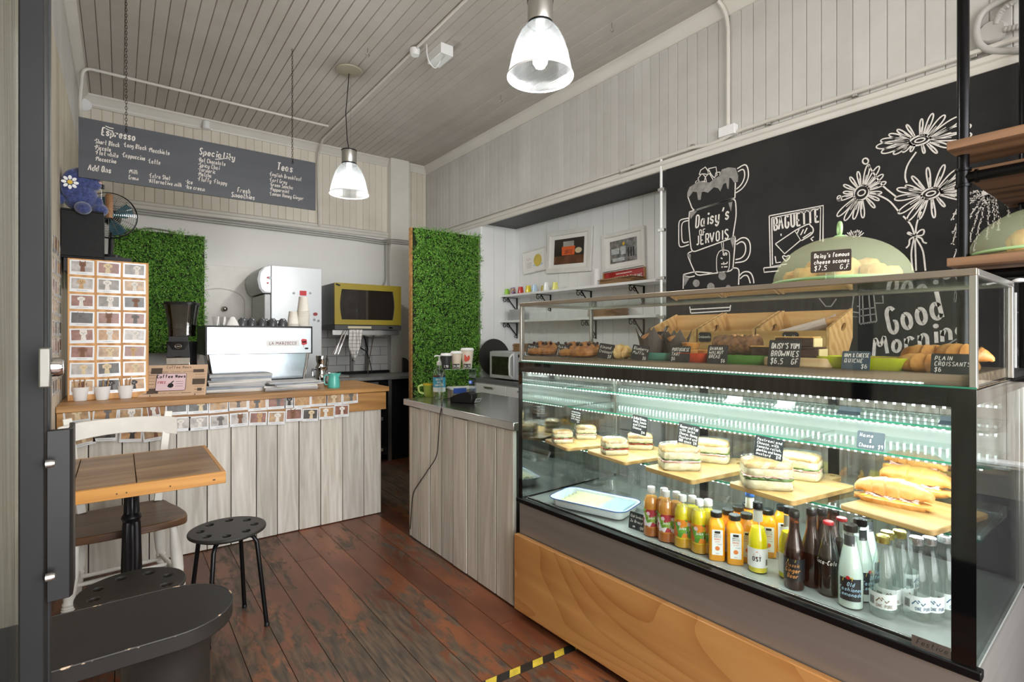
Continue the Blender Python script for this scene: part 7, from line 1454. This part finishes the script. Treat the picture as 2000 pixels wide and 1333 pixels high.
mb = MB(); mb.cbox((0, 0, 0), (.05, .0008, .03), (.5, 0, .2)); q2 = mb.build('price_slip', M_paper, loc=(p.x + .055, p.y - .085, ZS + .016)); tag(q2, 'small white barcode slip leaning on the card terminal', 'label'); mb = MB(); [mb.ribbon([(-.016 + i * .0035, -.008), (-.016 + i * .0035, .008)], .0013 + .0008 * (i % 2), Matrix.Rotation(R(11.5), 4, 'Z') @ Matrix.Rotation(.5, 4, 'X') @ FX(0, -.0007, 0)) for i in range(10)]; mb.build('barcode', M_ink, q2)
p = at(893, 776, z=ZS); q = thing('lunch_box', 'clear plastic box with a blue clip lid under the riser', 'container', (p.x + .03, p.y + .0, ZS), R(-15)); mb = MB(); mb.prism(rrect(-.085, -.055, .085, .055, .015, 4), 0, .055); mb.build('box', mat('cloudy_plastic', '#a79c8c', .3, var=.3, sc=30), q); mb = MB(); mb.prism(rrect(-.09, -.06, .09, .06, .015, 4), .0555, .068); mb.build('lid', M_white, q, bev=.002); MB().box(-.07, -.064, .03, .02, -.0605, .066).build('blue_clip', mat('clip_blue', '#2b54b8', .35), q, bev=.001)
c0, c1, c2 = at(864, 781, z=ZS + .004), at(845, 795, z=ZS + .006), at(812, 985, X=1.535)
pipe('cable', 'thin black cable running from the terminal over the counter edge and down the planks', [p + Vector((-.02, -.05, .006)), c0, (1.515, c1.y, ZS + .006), (1.508, c1.y + .01, .86), (1.518, c1.y + .06, .6), (1.525, 3.1, .3), (1.526, 3.14, .05)], .0028, M_bkpl, 'cable')
# ================================================================== the shelf alcove
def wl(px, py, X=AX): p = at(px, py, X=X); return p.y, p.z
for z, lb in ((1.755, 'upper white wall shelf in the alcove with coloured cups'), (1.485, 'lower white wall shelf in the alcove with a stack of plates')):
    sh = thing('wall_shelf', lb, 'shelf', (AX, 3.5, z)); MB().box(-.215, -1.02, -.022, -.001, 1.0, 0).build('shelf_board', M_white, sh, bev=.002)
    for Y in ((4.47, 3.92, 3.36, 2.76) if z > 1.6 else (4.47, 3.30, 2.76)):
        y = Y - 3.5; b_ = MB(); b_.box(-.008, y - .007, -.19, -.001, y + .007, -.022); b_.box(-.19, y - .007, -.028, -.008, y + .007, -.022)
        b_.tube([(-.13, y, -.03), (-.015, y, -.15)], .0055, 6)
        sp2 = lambda cx, cz, r, a0, a1: [(cx + r * (1 - .55 * i / 14) * math.cos(R(a0 + (a1 - a0) * i / 14)), y, cz + r * (1 - .55 * i / 14) * math.sin(R(a0 + (a1 - a0) * i / 14))) for i in range(15)]
        b_.tube(sp2(-.165, -.052, .024, 90, 430), .004, 6); b_.tube(sp2(-.115, -.052, .024, 90, 430), .004, 6); b_.tube(sp2(-.022, -.17, .018, -20, 300), .004, 6); b_.build('scroll_bracket', M_bkmet, sh)
for px, c, lb, h_ in ((990, '#8fc43a', 'lime green espresso cup upside down, nearest the alcove corner', .07), (1002, '#8a6b7c', 'multicoloured patterned cup beside the lime green one', .078), (1017, '#c22a24', 'glossy red cup upside down on the upper shelf', .076), (1032, '#e3cf1f', 'bright yellow cup between the red and pale blue cups', .078), (1044, '#b9d3ea', 'pale blue cup upside down on the upper shelf', .08), (1056, '#c9b23c', 'small gold cup half behind the white cup', .066), (1067, '#eef0f2', 'tall white cup upside down on the upper shelf', .088), (1084, '#e6e57a', 'pale yellow cup at the end of the row of cups', .078)):
    y, _ = wl(px, 570, 3.32); q = thing('espresso_cup', lb, 'cup', (3.32 if px != 1056 else 3.36, y, 1.7555), 0, 'coloured cups on the upper shelf'); mb = MB(); mb.lathe([(.034, 0), (.033, .004), (.031, h_ * .35), (.029, h_ * .5), (.024, h_), (0, h_)], 24); mb.build('cup', splotch('cup_multi', ['#a33b5a', '#d9b53a', '#5a7fae', '#d9d4cf', '#5f3c6a'], 90) if px == 1002 else mat('cup' + c, c, .2, coat=.5, var=.02), q)
for i in range(9):
    y, _ = wl(1166, 540, 3.30); q = thing('paper_cup', 'white paper cup in the tall stack on the upper alcove shelf', 'paper cup', (3.30, y, 1.7555 + .012 * i), 0, 'white cups stacked on the upper shelf'); mb = MB(); mb.lathe([(0, .05), (.03, .05), (.033, .002), (.034, 0), (.031, 0), (.028, .044), (0, .044)], 20); mb.build('cup', M_white, q)
M_kraft = wood('kraft_bag', '#8f6d4a', '#b08c63', 'y', .7, knots=.1, island=.25)
def bag_pile(pts, z, n, label, w_=.2, d2=.16, grp=''):
    for i in range(n):
        q = thing('paper_bag', label, 'paper bag', (pts[0], pts[1] + rp.uniform(-.01, .01), z + .0052 * i + .0005), rp.uniform(-.12, .12), grp); mb = MB(); mb.prism([(-w_ / 2, .001), (w_ / 2, 0), (w_ / 2 + .006, .002), (w_ / 2, .0045), (-w_ / 2, .0045)], -d2 / 2, d2 / 2, Matrix(((0, 0, 1, 0), (1, 0, 0, 0), (0, 1, 0, 0), (0, 0, 0, 1)))); mb.build('bag', M_kraft, q)
y, _ = wl(1215, 540, 3.32); bag_pile((3.32, y), 1.755, 9, 'flat kraft bag in the pile under the red sign', .36, .17, 'kraft bags under the red sign')
y, _ = wl(1188, 600, 3.32); bag_pile((3.32, y), 1.485, 17, 'kraft bag in the tall pile on the lower alcove shelf', .3, .17, 'kraft bags on the lower shelf')
y, _ = wl(1010, 620, 3.33)
for i in range(13): q = thing('side_plate', 'white plate in the stack at the far end of the lower alcove shelf', 'plate', (3.33, y, 1.4852 + .0085 * i), 0, 'plates on the lower shelf'); mb = MB(); mb.lathe([(0, 0), (.05, 0), (.085, .007), (.086, .009), (.05, .003), (0, .003)], 28); mb.build('plate', M_white, q)
# framed pictures
def framed(name, label, px0, px1, zt, zb, tilt, fw, mfr, art):
    y0, y1 = wl(px0, 480)[0], wl(px1, 480)[0]; W, H = y0 - y1, zt - zb; t = thing(name, label, 'picture frame' if name != 'tin_sign' else 'sign', (AX - .004, (y0 + y1) / 2, (zt + zb) / 2), 0)
    Mx = Matrix(((0, 0, -1, 0), (-1, 0, 0, 0), (0, 1, 0, 0), (0, 0, 0, 1))) @ Matrix.Rotation(R(tilt), 4, 'Z'); a, b2 = W / 2, H / 2
    mb = MB()
    for P in (((-a, -b2), (a, -b2), (a - fw, -b2 + fw), (-a + fw, -b2 + fw)), ((a, -b2), (a, b2), (a - fw, b2 - fw), (a - fw, -b2 + fw)), ((a, b2), (-a, b2), (-a + fw, b2 - fw), (a - fw, b2 - fw)), ((-a, b2), (-a, -b2), (-a + fw, -b2 + fw), (-a + fw, b2 - fw))): mb.prism(P, .001, .022, Mx)
    mb.build('frame', mfr, t, bev=.003); MB().box(-a + fw, -b2 + fw, .001, a - fw, b2 - fw, .006, Mx).build('mount', M_paper if name != 'tin_sign' else mat('sign_red', '#b3231f', .4), t); art(t, Mx @ Matrix.Translation((0, 0, .0068)), a - fw, b2 - fw); return t
def art1(t, Mx, a, b2):
    mb = MB(); mb.prism(arc(.25 * a, .0, .36 * a, 0, 340, 20), 0, .0004, Mx); mb.build('yellow_bowl', mat('crayon_yellow', '#d3bd55', .6, var=.2), t, smooth=False); mb = MB(); mb.prism(arc(.25 * a, -.42 * b2, .45 * a, 0, 340, 20, .14 * b2), 0, .0003, Mx); mb.build('blue_saucer', mat('crayon_blue', '#bcd0e2', .6), t, smooth=False)
    mb = MB(); [mb.ribbon([(x * a, .3 * b2), (x * a + .01, .7 * b2)], .003, Mx) for x in (.1, .3, .5)]; mb.build('steam_lines', mat('crayon_yellow'), t, smooth=False)
    mb = MB(); mb.ribbon([(-.8 * a, .2 * b2), (-.7 * a, .4 * b2), (-.6 * a, .15 * b2), (-.5 * a, .4 * b2), (-.35 * a, .2 * b2)], .004, Mx); mb.build('red_scribble', mat('crayon_red', '#c96b6b', .6), t, smooth=False); mb = MB(); [mb.ribbon([(-.75 * a, -k * b2), (-.3 * a, -k * b2)], .003, Mx) for k in (.1, .25, .4, .55)]; mb.build('pencil_lines', mat('pencil', '#8c8c90', .6), t, smooth=False)
def art2(t, Mx, a, b2):
    c, d2 = a * .78, b2 * .76; mb = MB(); mb.box(-c, -d2, 0, c, d2, .001, Mx); ph = mb.build('dark_photo', mat('photo_dark_brown', '#2b211d', .3, var=.5, sc=6), t); Mq = Mx @ Matrix.Translation((0, 0, .0012))
    mb = MB(); mb.box(-c, -d2, 0, c, -d2 * .35, .0006, Mq); mb.build('table_reflection', mat('photo_table', '#6b4430', .3, var=.4, sc=9), ph); mb = MB(); mb.prism([(-.45 * c, -.3 * d2), (.4 * c, -.3 * d2), (.42 * c, .38 * d2), (-.47 * c, .38 * d2)], 0, .0009, Mq); cu = mb.build('orange_label', mat('label_orange', '#e2622a', .4), ph)
    mb = MB(); mb.prism([(-.38 * c, .38 * d2), (.34 * c, .38 * d2), (.34 * c, .78 * d2), (-.38 * c, .78 * d2)], 0, .0007, Mq); mb.build('jar_neck', mat('photo_glass', '#a9a8a2', .3, var=.3), ph); mb = MB(); write(mb, 'COFFEE', .28 * d2, Mq @ Matrix.Translation((0, 0, .0012)), align='c', y=-.2 * d2, slant=.1, cond=.7); mb.build('lettering', M_ink, cu, smooth=False)
    mb = MB(); mb.prism(arc(.65 * c, 0, .22 * c, 0, 340, 14, .22 * d2), 0, .0008, Mq); mb.build('candle_glow', mat('photo_cream', '#d8c8a4', .4), ph, smooth=False)
def art3(t, Mx, a, b2):
    c, d2 = a * .74, b2 * .72; mb = MB(); mb.box(-c, -d2, 0, c, d2, .001, Mx); ph = mb.build('street_photo', mat('photo_grey_street', '#6f6d6b', .3, var=.7, sc=26), t); Mq = Mx @ Matrix.Translation((0, 0, .0012))
    mb = MB(); [mb.box(x * c, y * d2, 0, (x + w_) * c, (y + h_) * d2, .0006, Mq) for x, y, w_, h_ in ((-.9, -.2, .6, .5), (-.2, -.3, .4, .7), (-.8, -.85, .9, .3))]; mb.build('shop_fronts', mat('photo_pale', '#b9c0bf', .3, var=.3, sc=40), ph); mb = MB(); mb.prism(arc(.05 * c, .62 * d2, .1 * c, 0, 340, 12), 0, .0008, Mq); mb.build('yellow_sign', mat('daisy_yellow'), ph, smooth=False)
    mb = MB(); [mb.box(x * c, -.6 * d2, .0, (x + .09) * c, .2 * d2, .0007, Mq) for x in (.35, .55, .72)]; mb.build('dark_figures', M_ink, ph)
def art4(t, Mx, a, b2):
    mb = MB(); write(mb, 'GINGERBREAD BAKING', b2 * .62, Mx, align='c', y=-b2 * .55, slant=0, cond=a * 2 * .9 / (sum(adv(x) for x in 'GINGERBREAD BAKING') * b2 * .62 / 7), wd=.006); mb.ribbon([(-a * .4, b2 * .55), (a * .4, b2 * .55)], .006, Mx); mb.build('white_lettering', M_paper, t, smooth=False)
M_ff = mat('frame_white', '#e4e3df', .35)
framed('picture_frame', 'small white framed childlike drawing of a yellow bowl', 1024, 1070, 2.22, 1.98, 3, .014, M_ff, art1)
framed('picture_frame', 'large white framed photo of a dark jar with an orange label', 1071, 1158, 2.34, 1.93, -3, .045, M_ff, art2)
framed('picture_frame', 'white framed grey photo of a street with shop fronts', 1179, 1262, 2.22, 1.88, 1.5, .035, M_ff, art3)
framed('tin_sign', 'red gingerbread baking sign in a thin wooden frame', 1181, 1263, 1.895, 1.765, 2, .012, M_pine, art4)
# bench, microwave and things on it
ab = thing('alcove_bench', 'white cabinet bench with a dark top inside the alcove', 'cabinet', (2.86, 3.5, 0)); MB().box(-.01, -1.25, .865, .575, .94, .90).build('bench_top', mat('bench_grey', '#6f7071', .4), ab, bev=.003); MB().box(.01, -1.25, .0, .575, .94, .864).build('carcass', M_white, ab)
for k in range(4):
    y = -1.24 + .54 * k; d_ = MB().box(-.008, y, .66, .009, y + .53, .85).build('drawer', M_white, ab, bev=.003); MB().box(-.022, y + .2, .82, -.009, y + .35, .828).build('pull', M_alu, d_); d_ = MB().box(-.008, y, .06, .009, y + .53, .65).build('door', M_white, ab, bev=.003); MB().box(-.022, y + .2, .60, -.009, y + .35, .608).build('pull', M_alu, d_)
ya, yb = wl(962, 700, 2.92)[0], wl(1024, 700, 2.92)[0]; mw = thing('microwave', 'silver microwave oven on the alcove bench', 'microwave', (2.92, (ya + yb) / 2, .9005)); W = (ya - yb) / 2 + .02
MB().box(0, -W, .01, .36, W, .275).build('body', mat('microwave_silver', '#c3c5c8', .35, .4), mw, bev=.006); MB().box(-.02, -W * .42, .015, -.0005, W, .27).build('door', mat('microwave_door', '#d0d2d4', .35, .3), mw, bev=.004)
MB().box(-.0225, -W * .22, .05, -.0205, W * .86, .225).build('door_window', M_dgl, mw); mb = MB(); mb.tube([(-.02, -W * .36, .25), (-.055, -W * .38, .22), (-.06, -W * .38, .14), (-.055, -W * .38, .06), (-.02, -W * .36, .03)], .009, 8); mb.build('door_handle', M_white, mw)
MB().box(-.004, -W * .86, .225, -.001, -W * .6, .25).build('display', M_ink, mw)
bag_pile((3.08, (ya + yb) / 2 - .08), 1.1765, 14, 'crumpled kraft bag in the pile on top of the microwave', .22, .16, 'kraft bags on the microwave')
yt, _ = wl(950, 700, 3.0); mb = MB(); mb.lathe([(0, 0), (.19, 0), (.195, .012), (0, .012)], 40, Mx=Matrix.Translation((3.10, 4.42, 1.097)) @ Matrix.Rotation(R(84), 4, 'X')); tag(mb.build('round_tray', M_stool), 'large round black tray leaning in the alcove corner behind the microwave', 'tray')
y, _ = wl(1060, 690, 3.2); q = thing('milk_carton', 'white carton with red print on the alcove bench', 'carton', (3.345, y, .9005), R(3)); mb = MB(); mb.box(-.045, -.06, 0, .045, .06, .30); mb.prism([(-.045, .30), (.045, .30), (0, .335)], -.06, .06, Matrix(((1, 0, 0, 0), (0, 0, 1, 0), (0, 1, 0, 0), (0, 0, 0, 1)))); mb.build('carton', M_paper, q); mb = MB(); mb.box(-.047, -.05, .2, -.0455, .05, .27); mb.build('printed_panel', mat('print_red', '#8d3a40', .5, var=.3, sc=60), q)
y, _ = wl(1035, 690, 3.25); q = thing('box', 'long white box with a row of red rings on the alcove bench', 'box', (3.36, y, .9005)); MB().box(-.06, -.15, 0, .06, .15, .26).build('carton', M_paper, q); mb = MB(); [mb.tube([(-.062, -.12 + .05 * k + .018 * math.cos(R(a)), .18 + .018 * math.sin(R(a))) for a in range(0, 360, 30)], .003, 5, closed=True) for k in range(4)]; mb.build('red_rings', mat('print_red'), q)
p = at(1625, 632, z=1.25)
# ================================================================== chalk drawings on the big board
WX = XR - .0135
Mw = Matrix(((0, 0, -1, WX), (-1, 0, 0, 0), (0, 1, 0, 0), (0, 0, 0, 1)))
def wp(px, py): p = at(px, py, X=WX); return (-p.y, p.z)
class Z:                                                     # traces in a magnified window of the wall
    def __init__(s, x0, y0, k): s.x0, s.y0, s.k = x0, y0, k
    def __call__(s, x, y): return wp(s.x0 + x / s.k, s.y0 + y / s.k)
za, zb2, zc2 = Z(1300, 260, 3.508), Z(1600, 180, 3.5075), Z(1600, 500, 4.76)
def line(mb, z, s_, w_=.0075, close=False, sm=True):
    P = [z(*map(float, q.split(','))) for q in s_.split()]
    if close: P.append(P[0])
    mb.ribbon(rounded(P, .03, 3) if sm and len(P) > 2 else P, w_, Mw)
def fill(mb, z, s_): 
    P = [z(*map(float, q.split(','))) for q in s_.split()]; mb.prism(P, 0, .0004, Mw)
def wtext(mb, z, s_, a, b2, hpx, w_=.0075, slant=.2, loose=1.0):
    A, B = z(*a), z(*b2); d_ = Vector((B[0] - A[0], B[1] - A[1])); L = d_.length; an = math.atan2(d_.y, d_.x); T = z(a[0], a[1] - hpx); h_ = abs(T[1] - A[1])
    u = sum(adv(c) for c in s_) * h_ / 7; write(mb, s_, h_, Mw @ Matrix.Translation((A[0], A[1], 0)) @ Matrix.Rotation(an, 4, 'Z'), wd=w_, slant=slant, cond=L / u, loose=loose)
M_c2 = mat('chalk_grey', '#8f8d89', .9, var=.25, sc=40)
mb = MB(); fill(mb, za, '148,440 148,410 165,370 205,345 225,330 300,340 370,290 385,250 430,235 480,240 498,290 495,335 470,340 450,310 437,305 432,385 422,380 415,340 395,350 375,400 360,378 330,372 290,410 265,402 248,405 240,458 222,460 215,405 188,402 160,440'); mb.build('cream_topping', M_c2, chalkboard, smooth=False)
mb = MB()
for s_ in ('230,285 240,255 272,233 292,262 290,285 262,280', '292,245 345,233 353,290 330,305 310,280', '222,310 250,278 272,300 265,330 232,335', '273,300 300,277 328,325 285,362', '205,335 225,318 228,362 208,355', '228,345 270,332 285,362 240,383', '345,270 373,268 370,295 335,318'): line(mb, za, s_, .006, True, False)
for s_ in ('150,430 188,535 475,445', '478,340 475,445', '482,410 530,380 565,320 570,270 553,205 490,245', '485,385 520,355 545,300 537,240 495,265', '163,540 158,620 170,760 180,820 460,718', '163,540 478,445 485,560 460,718', '158,583 105,592 90,610 90,770 105,785 160,765', '155,600 118,608 108,640 112,740 125,755 158,745', '180,812 145,825 175,900 210,978 460,945 480,705 455,712',
           '482,745 520,715 560,720 582,760 580,830 550,880 475,890', '485,765 520,740 548,760 550,820 520,860 478,868', '122,970 200,950 320,960', '122,970 120,1068', '455,925 505,925 500,1040', '120,975 160,990 200,980', '505,980 530,950 580,950 600,990 605,1030', '510,1000 535,975 565,975 580,1030', '170,1210 440,1195', '175,1235 440,1218', '165,1190 172,1235', '445,1180 440,1218'): line(mb, za, s_)
line(mb, za, '365,815 385,800 430,805 440,830 435,950 350,965 348,850', .005, True); line(mb, za, '380,745 393,820', .004); line(mb, za, '395,740 398,815', .004)
wtext(mb, za, "Daisy's", (200, 652), (440, 585), 82, .010, .25); wtext(mb, za, 'OF', (228, 700), (278, 690), 34, .006, 0); wtext(mb, za, 'JERVOIS', (207, 770), (438, 722), 62, .0085, .05, .6)
A_, B_ = za(425, 930), za(420, 840); an = math.atan2(B_[1] - A_[1], B_[0] - A_[0]); write(mb, "it's", .042, Mw @ Matrix.Translation((A_[0], A_[1], 0)) @ Matrix.Rotation(an, 4, 'Z'), wd=.007)
mb.build('mug_stack_drawing', M_chalk, chalkboard, smooth=False)
mb = MB()
for x, y, r in ((210, 1030, 24), (388, 980, 26), (310, 1055, 26), (430, 1060, 18)): mb.prism([za(x + r * math.cos(R(-a)), y + r * 1.1 * math.sin(R(-a))) for a in range(0, 360, 30)], 0, .0004, Mw)
for s_ in ('163,540 215,535 172,590', '430,478 458,470 448,540', '122,975 165,992 130,1050', '440,720 480,706 462,790', '145,830 172,830 172,880'): fill(mb, za, s_)
mb.build('chalk_shading', M_c2, chalkboard, smooth=False)
mb = MB()
for s_ in ('710,568 1080,497 1078,745', '710,568 718,915 830,898', '727,582 1062,512 1058,740', '727,582 732,903', '672,925 790,915', '672,925 675,955 775,945', '752,760 885,670 925,735 815,828 752,760', '885,670 940,640 985,620 992,635 1012,650 1012,690 930,738', '900,690 915,660', '925,700 945,660', '950,690 970,650', '940,720 1000,680', '750,845 757,890 790,885', '825,880 797,850 810,838 826,850 842,836 855,850 825,880', '790,690 792,705', '1010,740 995,725 1015,710'): line(mb, za, s_, .0065, False, len(s_) > 40)
wtext(mb, za, 'BAGUETTE', (737, 668), (1062, 605), 82, .010, .0, .7); mb.build('baguette_sign_drawing', M_chalk, chalkboard, smooth=False)
mb = MB()
def daisy(cx_, cy_, rx, ry, tips, wk=.16):
    mb.ribbon([zb2(cx_ + rx * math.cos(R(a)), cy_ + ry * math.sin(R(a)) - .25 * rx * math.cos(R(a))) for a in range(0, 361, 20)], .008, Mw); mb.ribbon([zb2(cx_ + .5 * rx * math.cos(R(a)), cy_ + .4 * ry * math.sin(R(a)) - .12 * rx * math.cos(R(a))) for a in range(0, 361, 20)], .006, Mw)
    for tx, ty in tips:
        d_ = Vector((tx - cx_, ty - cy_)); L = d_.length; d_.normalize(); n_ = Vector((-d_.y, d_.x)); b0 = Vector((cx_ + rx * d_.x, cy_ + ry * d_.y)); LL = (Vector((tx, ty)) - b0).length; w_ = max(12, L * wk)
        P = [b0 + n_ * w_ * .25, b0 + d_ * LL * .55 + n_ * w_ * .75, b0 + d_ * LL * .88 + n_ * w_ * .6, b0 + d_ * LL, b0 + d_ * LL * .88 - n_ * w_ * .6, b0 + d_ * LL * .55 - n_ * w_ * .75, b0 - n_ * w_ * .25]
        mb.ribbon(rounded([zb2(p.x, p.y) for p in P], .05, 3), .0062, Mw); mb.ribbon([zb2(*(b0 + d_ * LL * .1)), zb2(*(b0 + d_ * LL * .5 + n_ * 3))], .003, Mw)
daisy(690, 330, 70, 32, [(385, 385), (425, 428), (515, 440), (585, 425), (415, 335), (475, 283), (540, 243), (612, 213), (700, 180), (768, 138), (850, 143), (975, 150), (1045, 215), (1052, 285), (890, 385), (795, 432), (712, 422), (640, 415)], .10)
daisy(290, 690, 52, 50, [(120, 855), (172, 885), (235, 875), (300, 866), (382, 795), (412, 742), (430, 690), (460, 615), (440, 562), (412, 505), (340, 492), (265, 542), (210, 580), (165, 635), (163, 688), (125, 740)], .10)
daisy(765, 695, 65, 36, [(528, 660), (512, 740), (545, 845), (610, 895), (690, 880), (785, 866), (850, 795), (1035, 735), (1032, 688), (1030, 640), (1032, 590), (1015, 550), (940, 520), (850, 490), (745, 513), (643, 565), (590, 632)], .10)
for s_ in ('665,410 600,500 585,580 600,622', '335,500 430,640 530,720', '390,700 480,740 550,825', '575,850 630,905 652,975', '700,820 665,900 660,980', '655,985 600,972 612,955 650,988', '655,985 715,985 722,940 690,945 655,985', '650,992 615,1010 620,1045 595,1070', '665,992 705,1000 710,1030 738,1036', '650,1000 628,1100 640,1225', '656,1000 664,1225', '662,1000 712,1080 728,1225'): line(mb, zb2, s_, .007)
mb.ribbon([zb2(317 + 20 * math.cos(R(a)), 473 + 20 * math.sin(R(a))) for a in range(0, 361, 30)], .007, Mw); mb.ribbon([zb2(138 + 15 * math.cos(R(a)), 728 + 18 * math.sin(R(a))) for a in range(0, 361, 30)], .006, Mw)
mb.build('daisy_drawing', M_chalk, chalkboard, smooth=False)
mb = MB(); fill(mb, zb2, '1110,690 1145,648 1230,725 1205,728 1160,700 1118,712'); rq = random.Random(4)
for (ex, ey, bx_, by_) in ((915, 870, 990, 740), (918, 1040, 960, 860), (920, 1150, 1040, 900), (1000, 1130, 1090, 900), (1060, 1080, 1130, 880), (1150, 1000, 1170, 850), (1230, 940, 1230, 820), (1300, 850, 1290, 780), (925, 960, 1000, 800), (1195, 930, 1210, 800)):
    P = []
    for i in range(13):
        t_ = i / 12; x = (1 - t_) ** 2 * 1160 + 2 * t_ * (1 - t_) * bx_ + t_ * t_ * ex; y = (1 - t_) ** 2 * 700 + 2 * t_ * (1 - t_) * by_ * .85 + t_ * t_ * ey; P.append((x + 4 * math.sin(i * 2), y))
    mb.ribbon([zb2(*p) for p in P], .004, Mw)
    for p in P[1:]:
        for q in range(3): a = rq.uniform(0, 6.28); mb.ribbon([zb2(p[0] + rq.uniform(-4, 4), p[1] + rq.uniform(-8, 8)), zb2(p[0] + 13 * math.cos(a), p[1] + 13 * math.sin(a))], .004, Mw)
for i in range(26): a = rq.uniform(.3, 2.8); r0 = rq.uniform(0, 60); x, y = 250 + r0 * math.cos(a), 1000 - r0 * .6 * math.sin(a); mb.ribbon([zb2(x, y), zb2(x + 22 * math.cos(a), y - 26 * math.sin(a))], .005, Mw)
mb.build('willow_drawing', M_chalk, chalkboard, smooth=False)
mb = MB(); wtext(mb, zc2, 'Good', (640, 735), (1180, 560), 230, .017, .3); wtext(mb, zc2, 'Morning', (505, 935), (1400, 745), 165, .015, .3); mb.build('greeting_lettering', mat('chalk_bold', '#cfcac3', .9, var=.2, sc=50), chalkboard, smooth=False)
mb = MB()
for s_ in ('333,270 297,560 372,570', '375,270 375,628 535,605 495,270', '520,440 595,440 590,370', '350,470 370,470', '385,560 530,540', '385,500 525,480', '400,280 410,620', '455,275 480,615', '300,520 370,530', '0,395 60,470 110,470 160,400'): line(mb, zc2, s_, .006, False, False)
mb.ribbon([zc2(1270 + 115 * math.cos(R(a)), 225 + 95 * math.sin(R(a))) for a in range(20, 330, 15)], .008, Mw); mb.ribbon([zc2(300 + i * 12, 563 + 8 * (i % 2)) for i in range(7)], .005, Mw); mb.ribbon([zc2(378 + i * 13, 632 - i * 2 + 9 * (i % 2)) for i in range(13)], .005, Mw)
for (x0_, y0_, x1_, y1_) in ((1350, 330, 1300, 520), (1270, 340, 1260, 430), (1410, 480, 1400, 600), (1820, 520, 1900, 540), (1830, 850, 1880, 980), (1880, 980, 1840, 1090)):
    mb.ribbon([zc2(x0_, y0_), zc2(x1_, y1_)], .004, Mw)
    for i in range(10): t_ = i / 10; x, y = x0_ + (x1_ - x0_) * t_, y0_ + (y1_ - y0_) * t_; mb.ribbon([zc2(x - 10, y - 6), zc2(x + 12, y + 6)], .004, Mw)
line(mb, zc2, '1180,835 1280,770 1400,720', .005); mb.build('towel_drawing', M_c2, chalkboard, smooth=False)
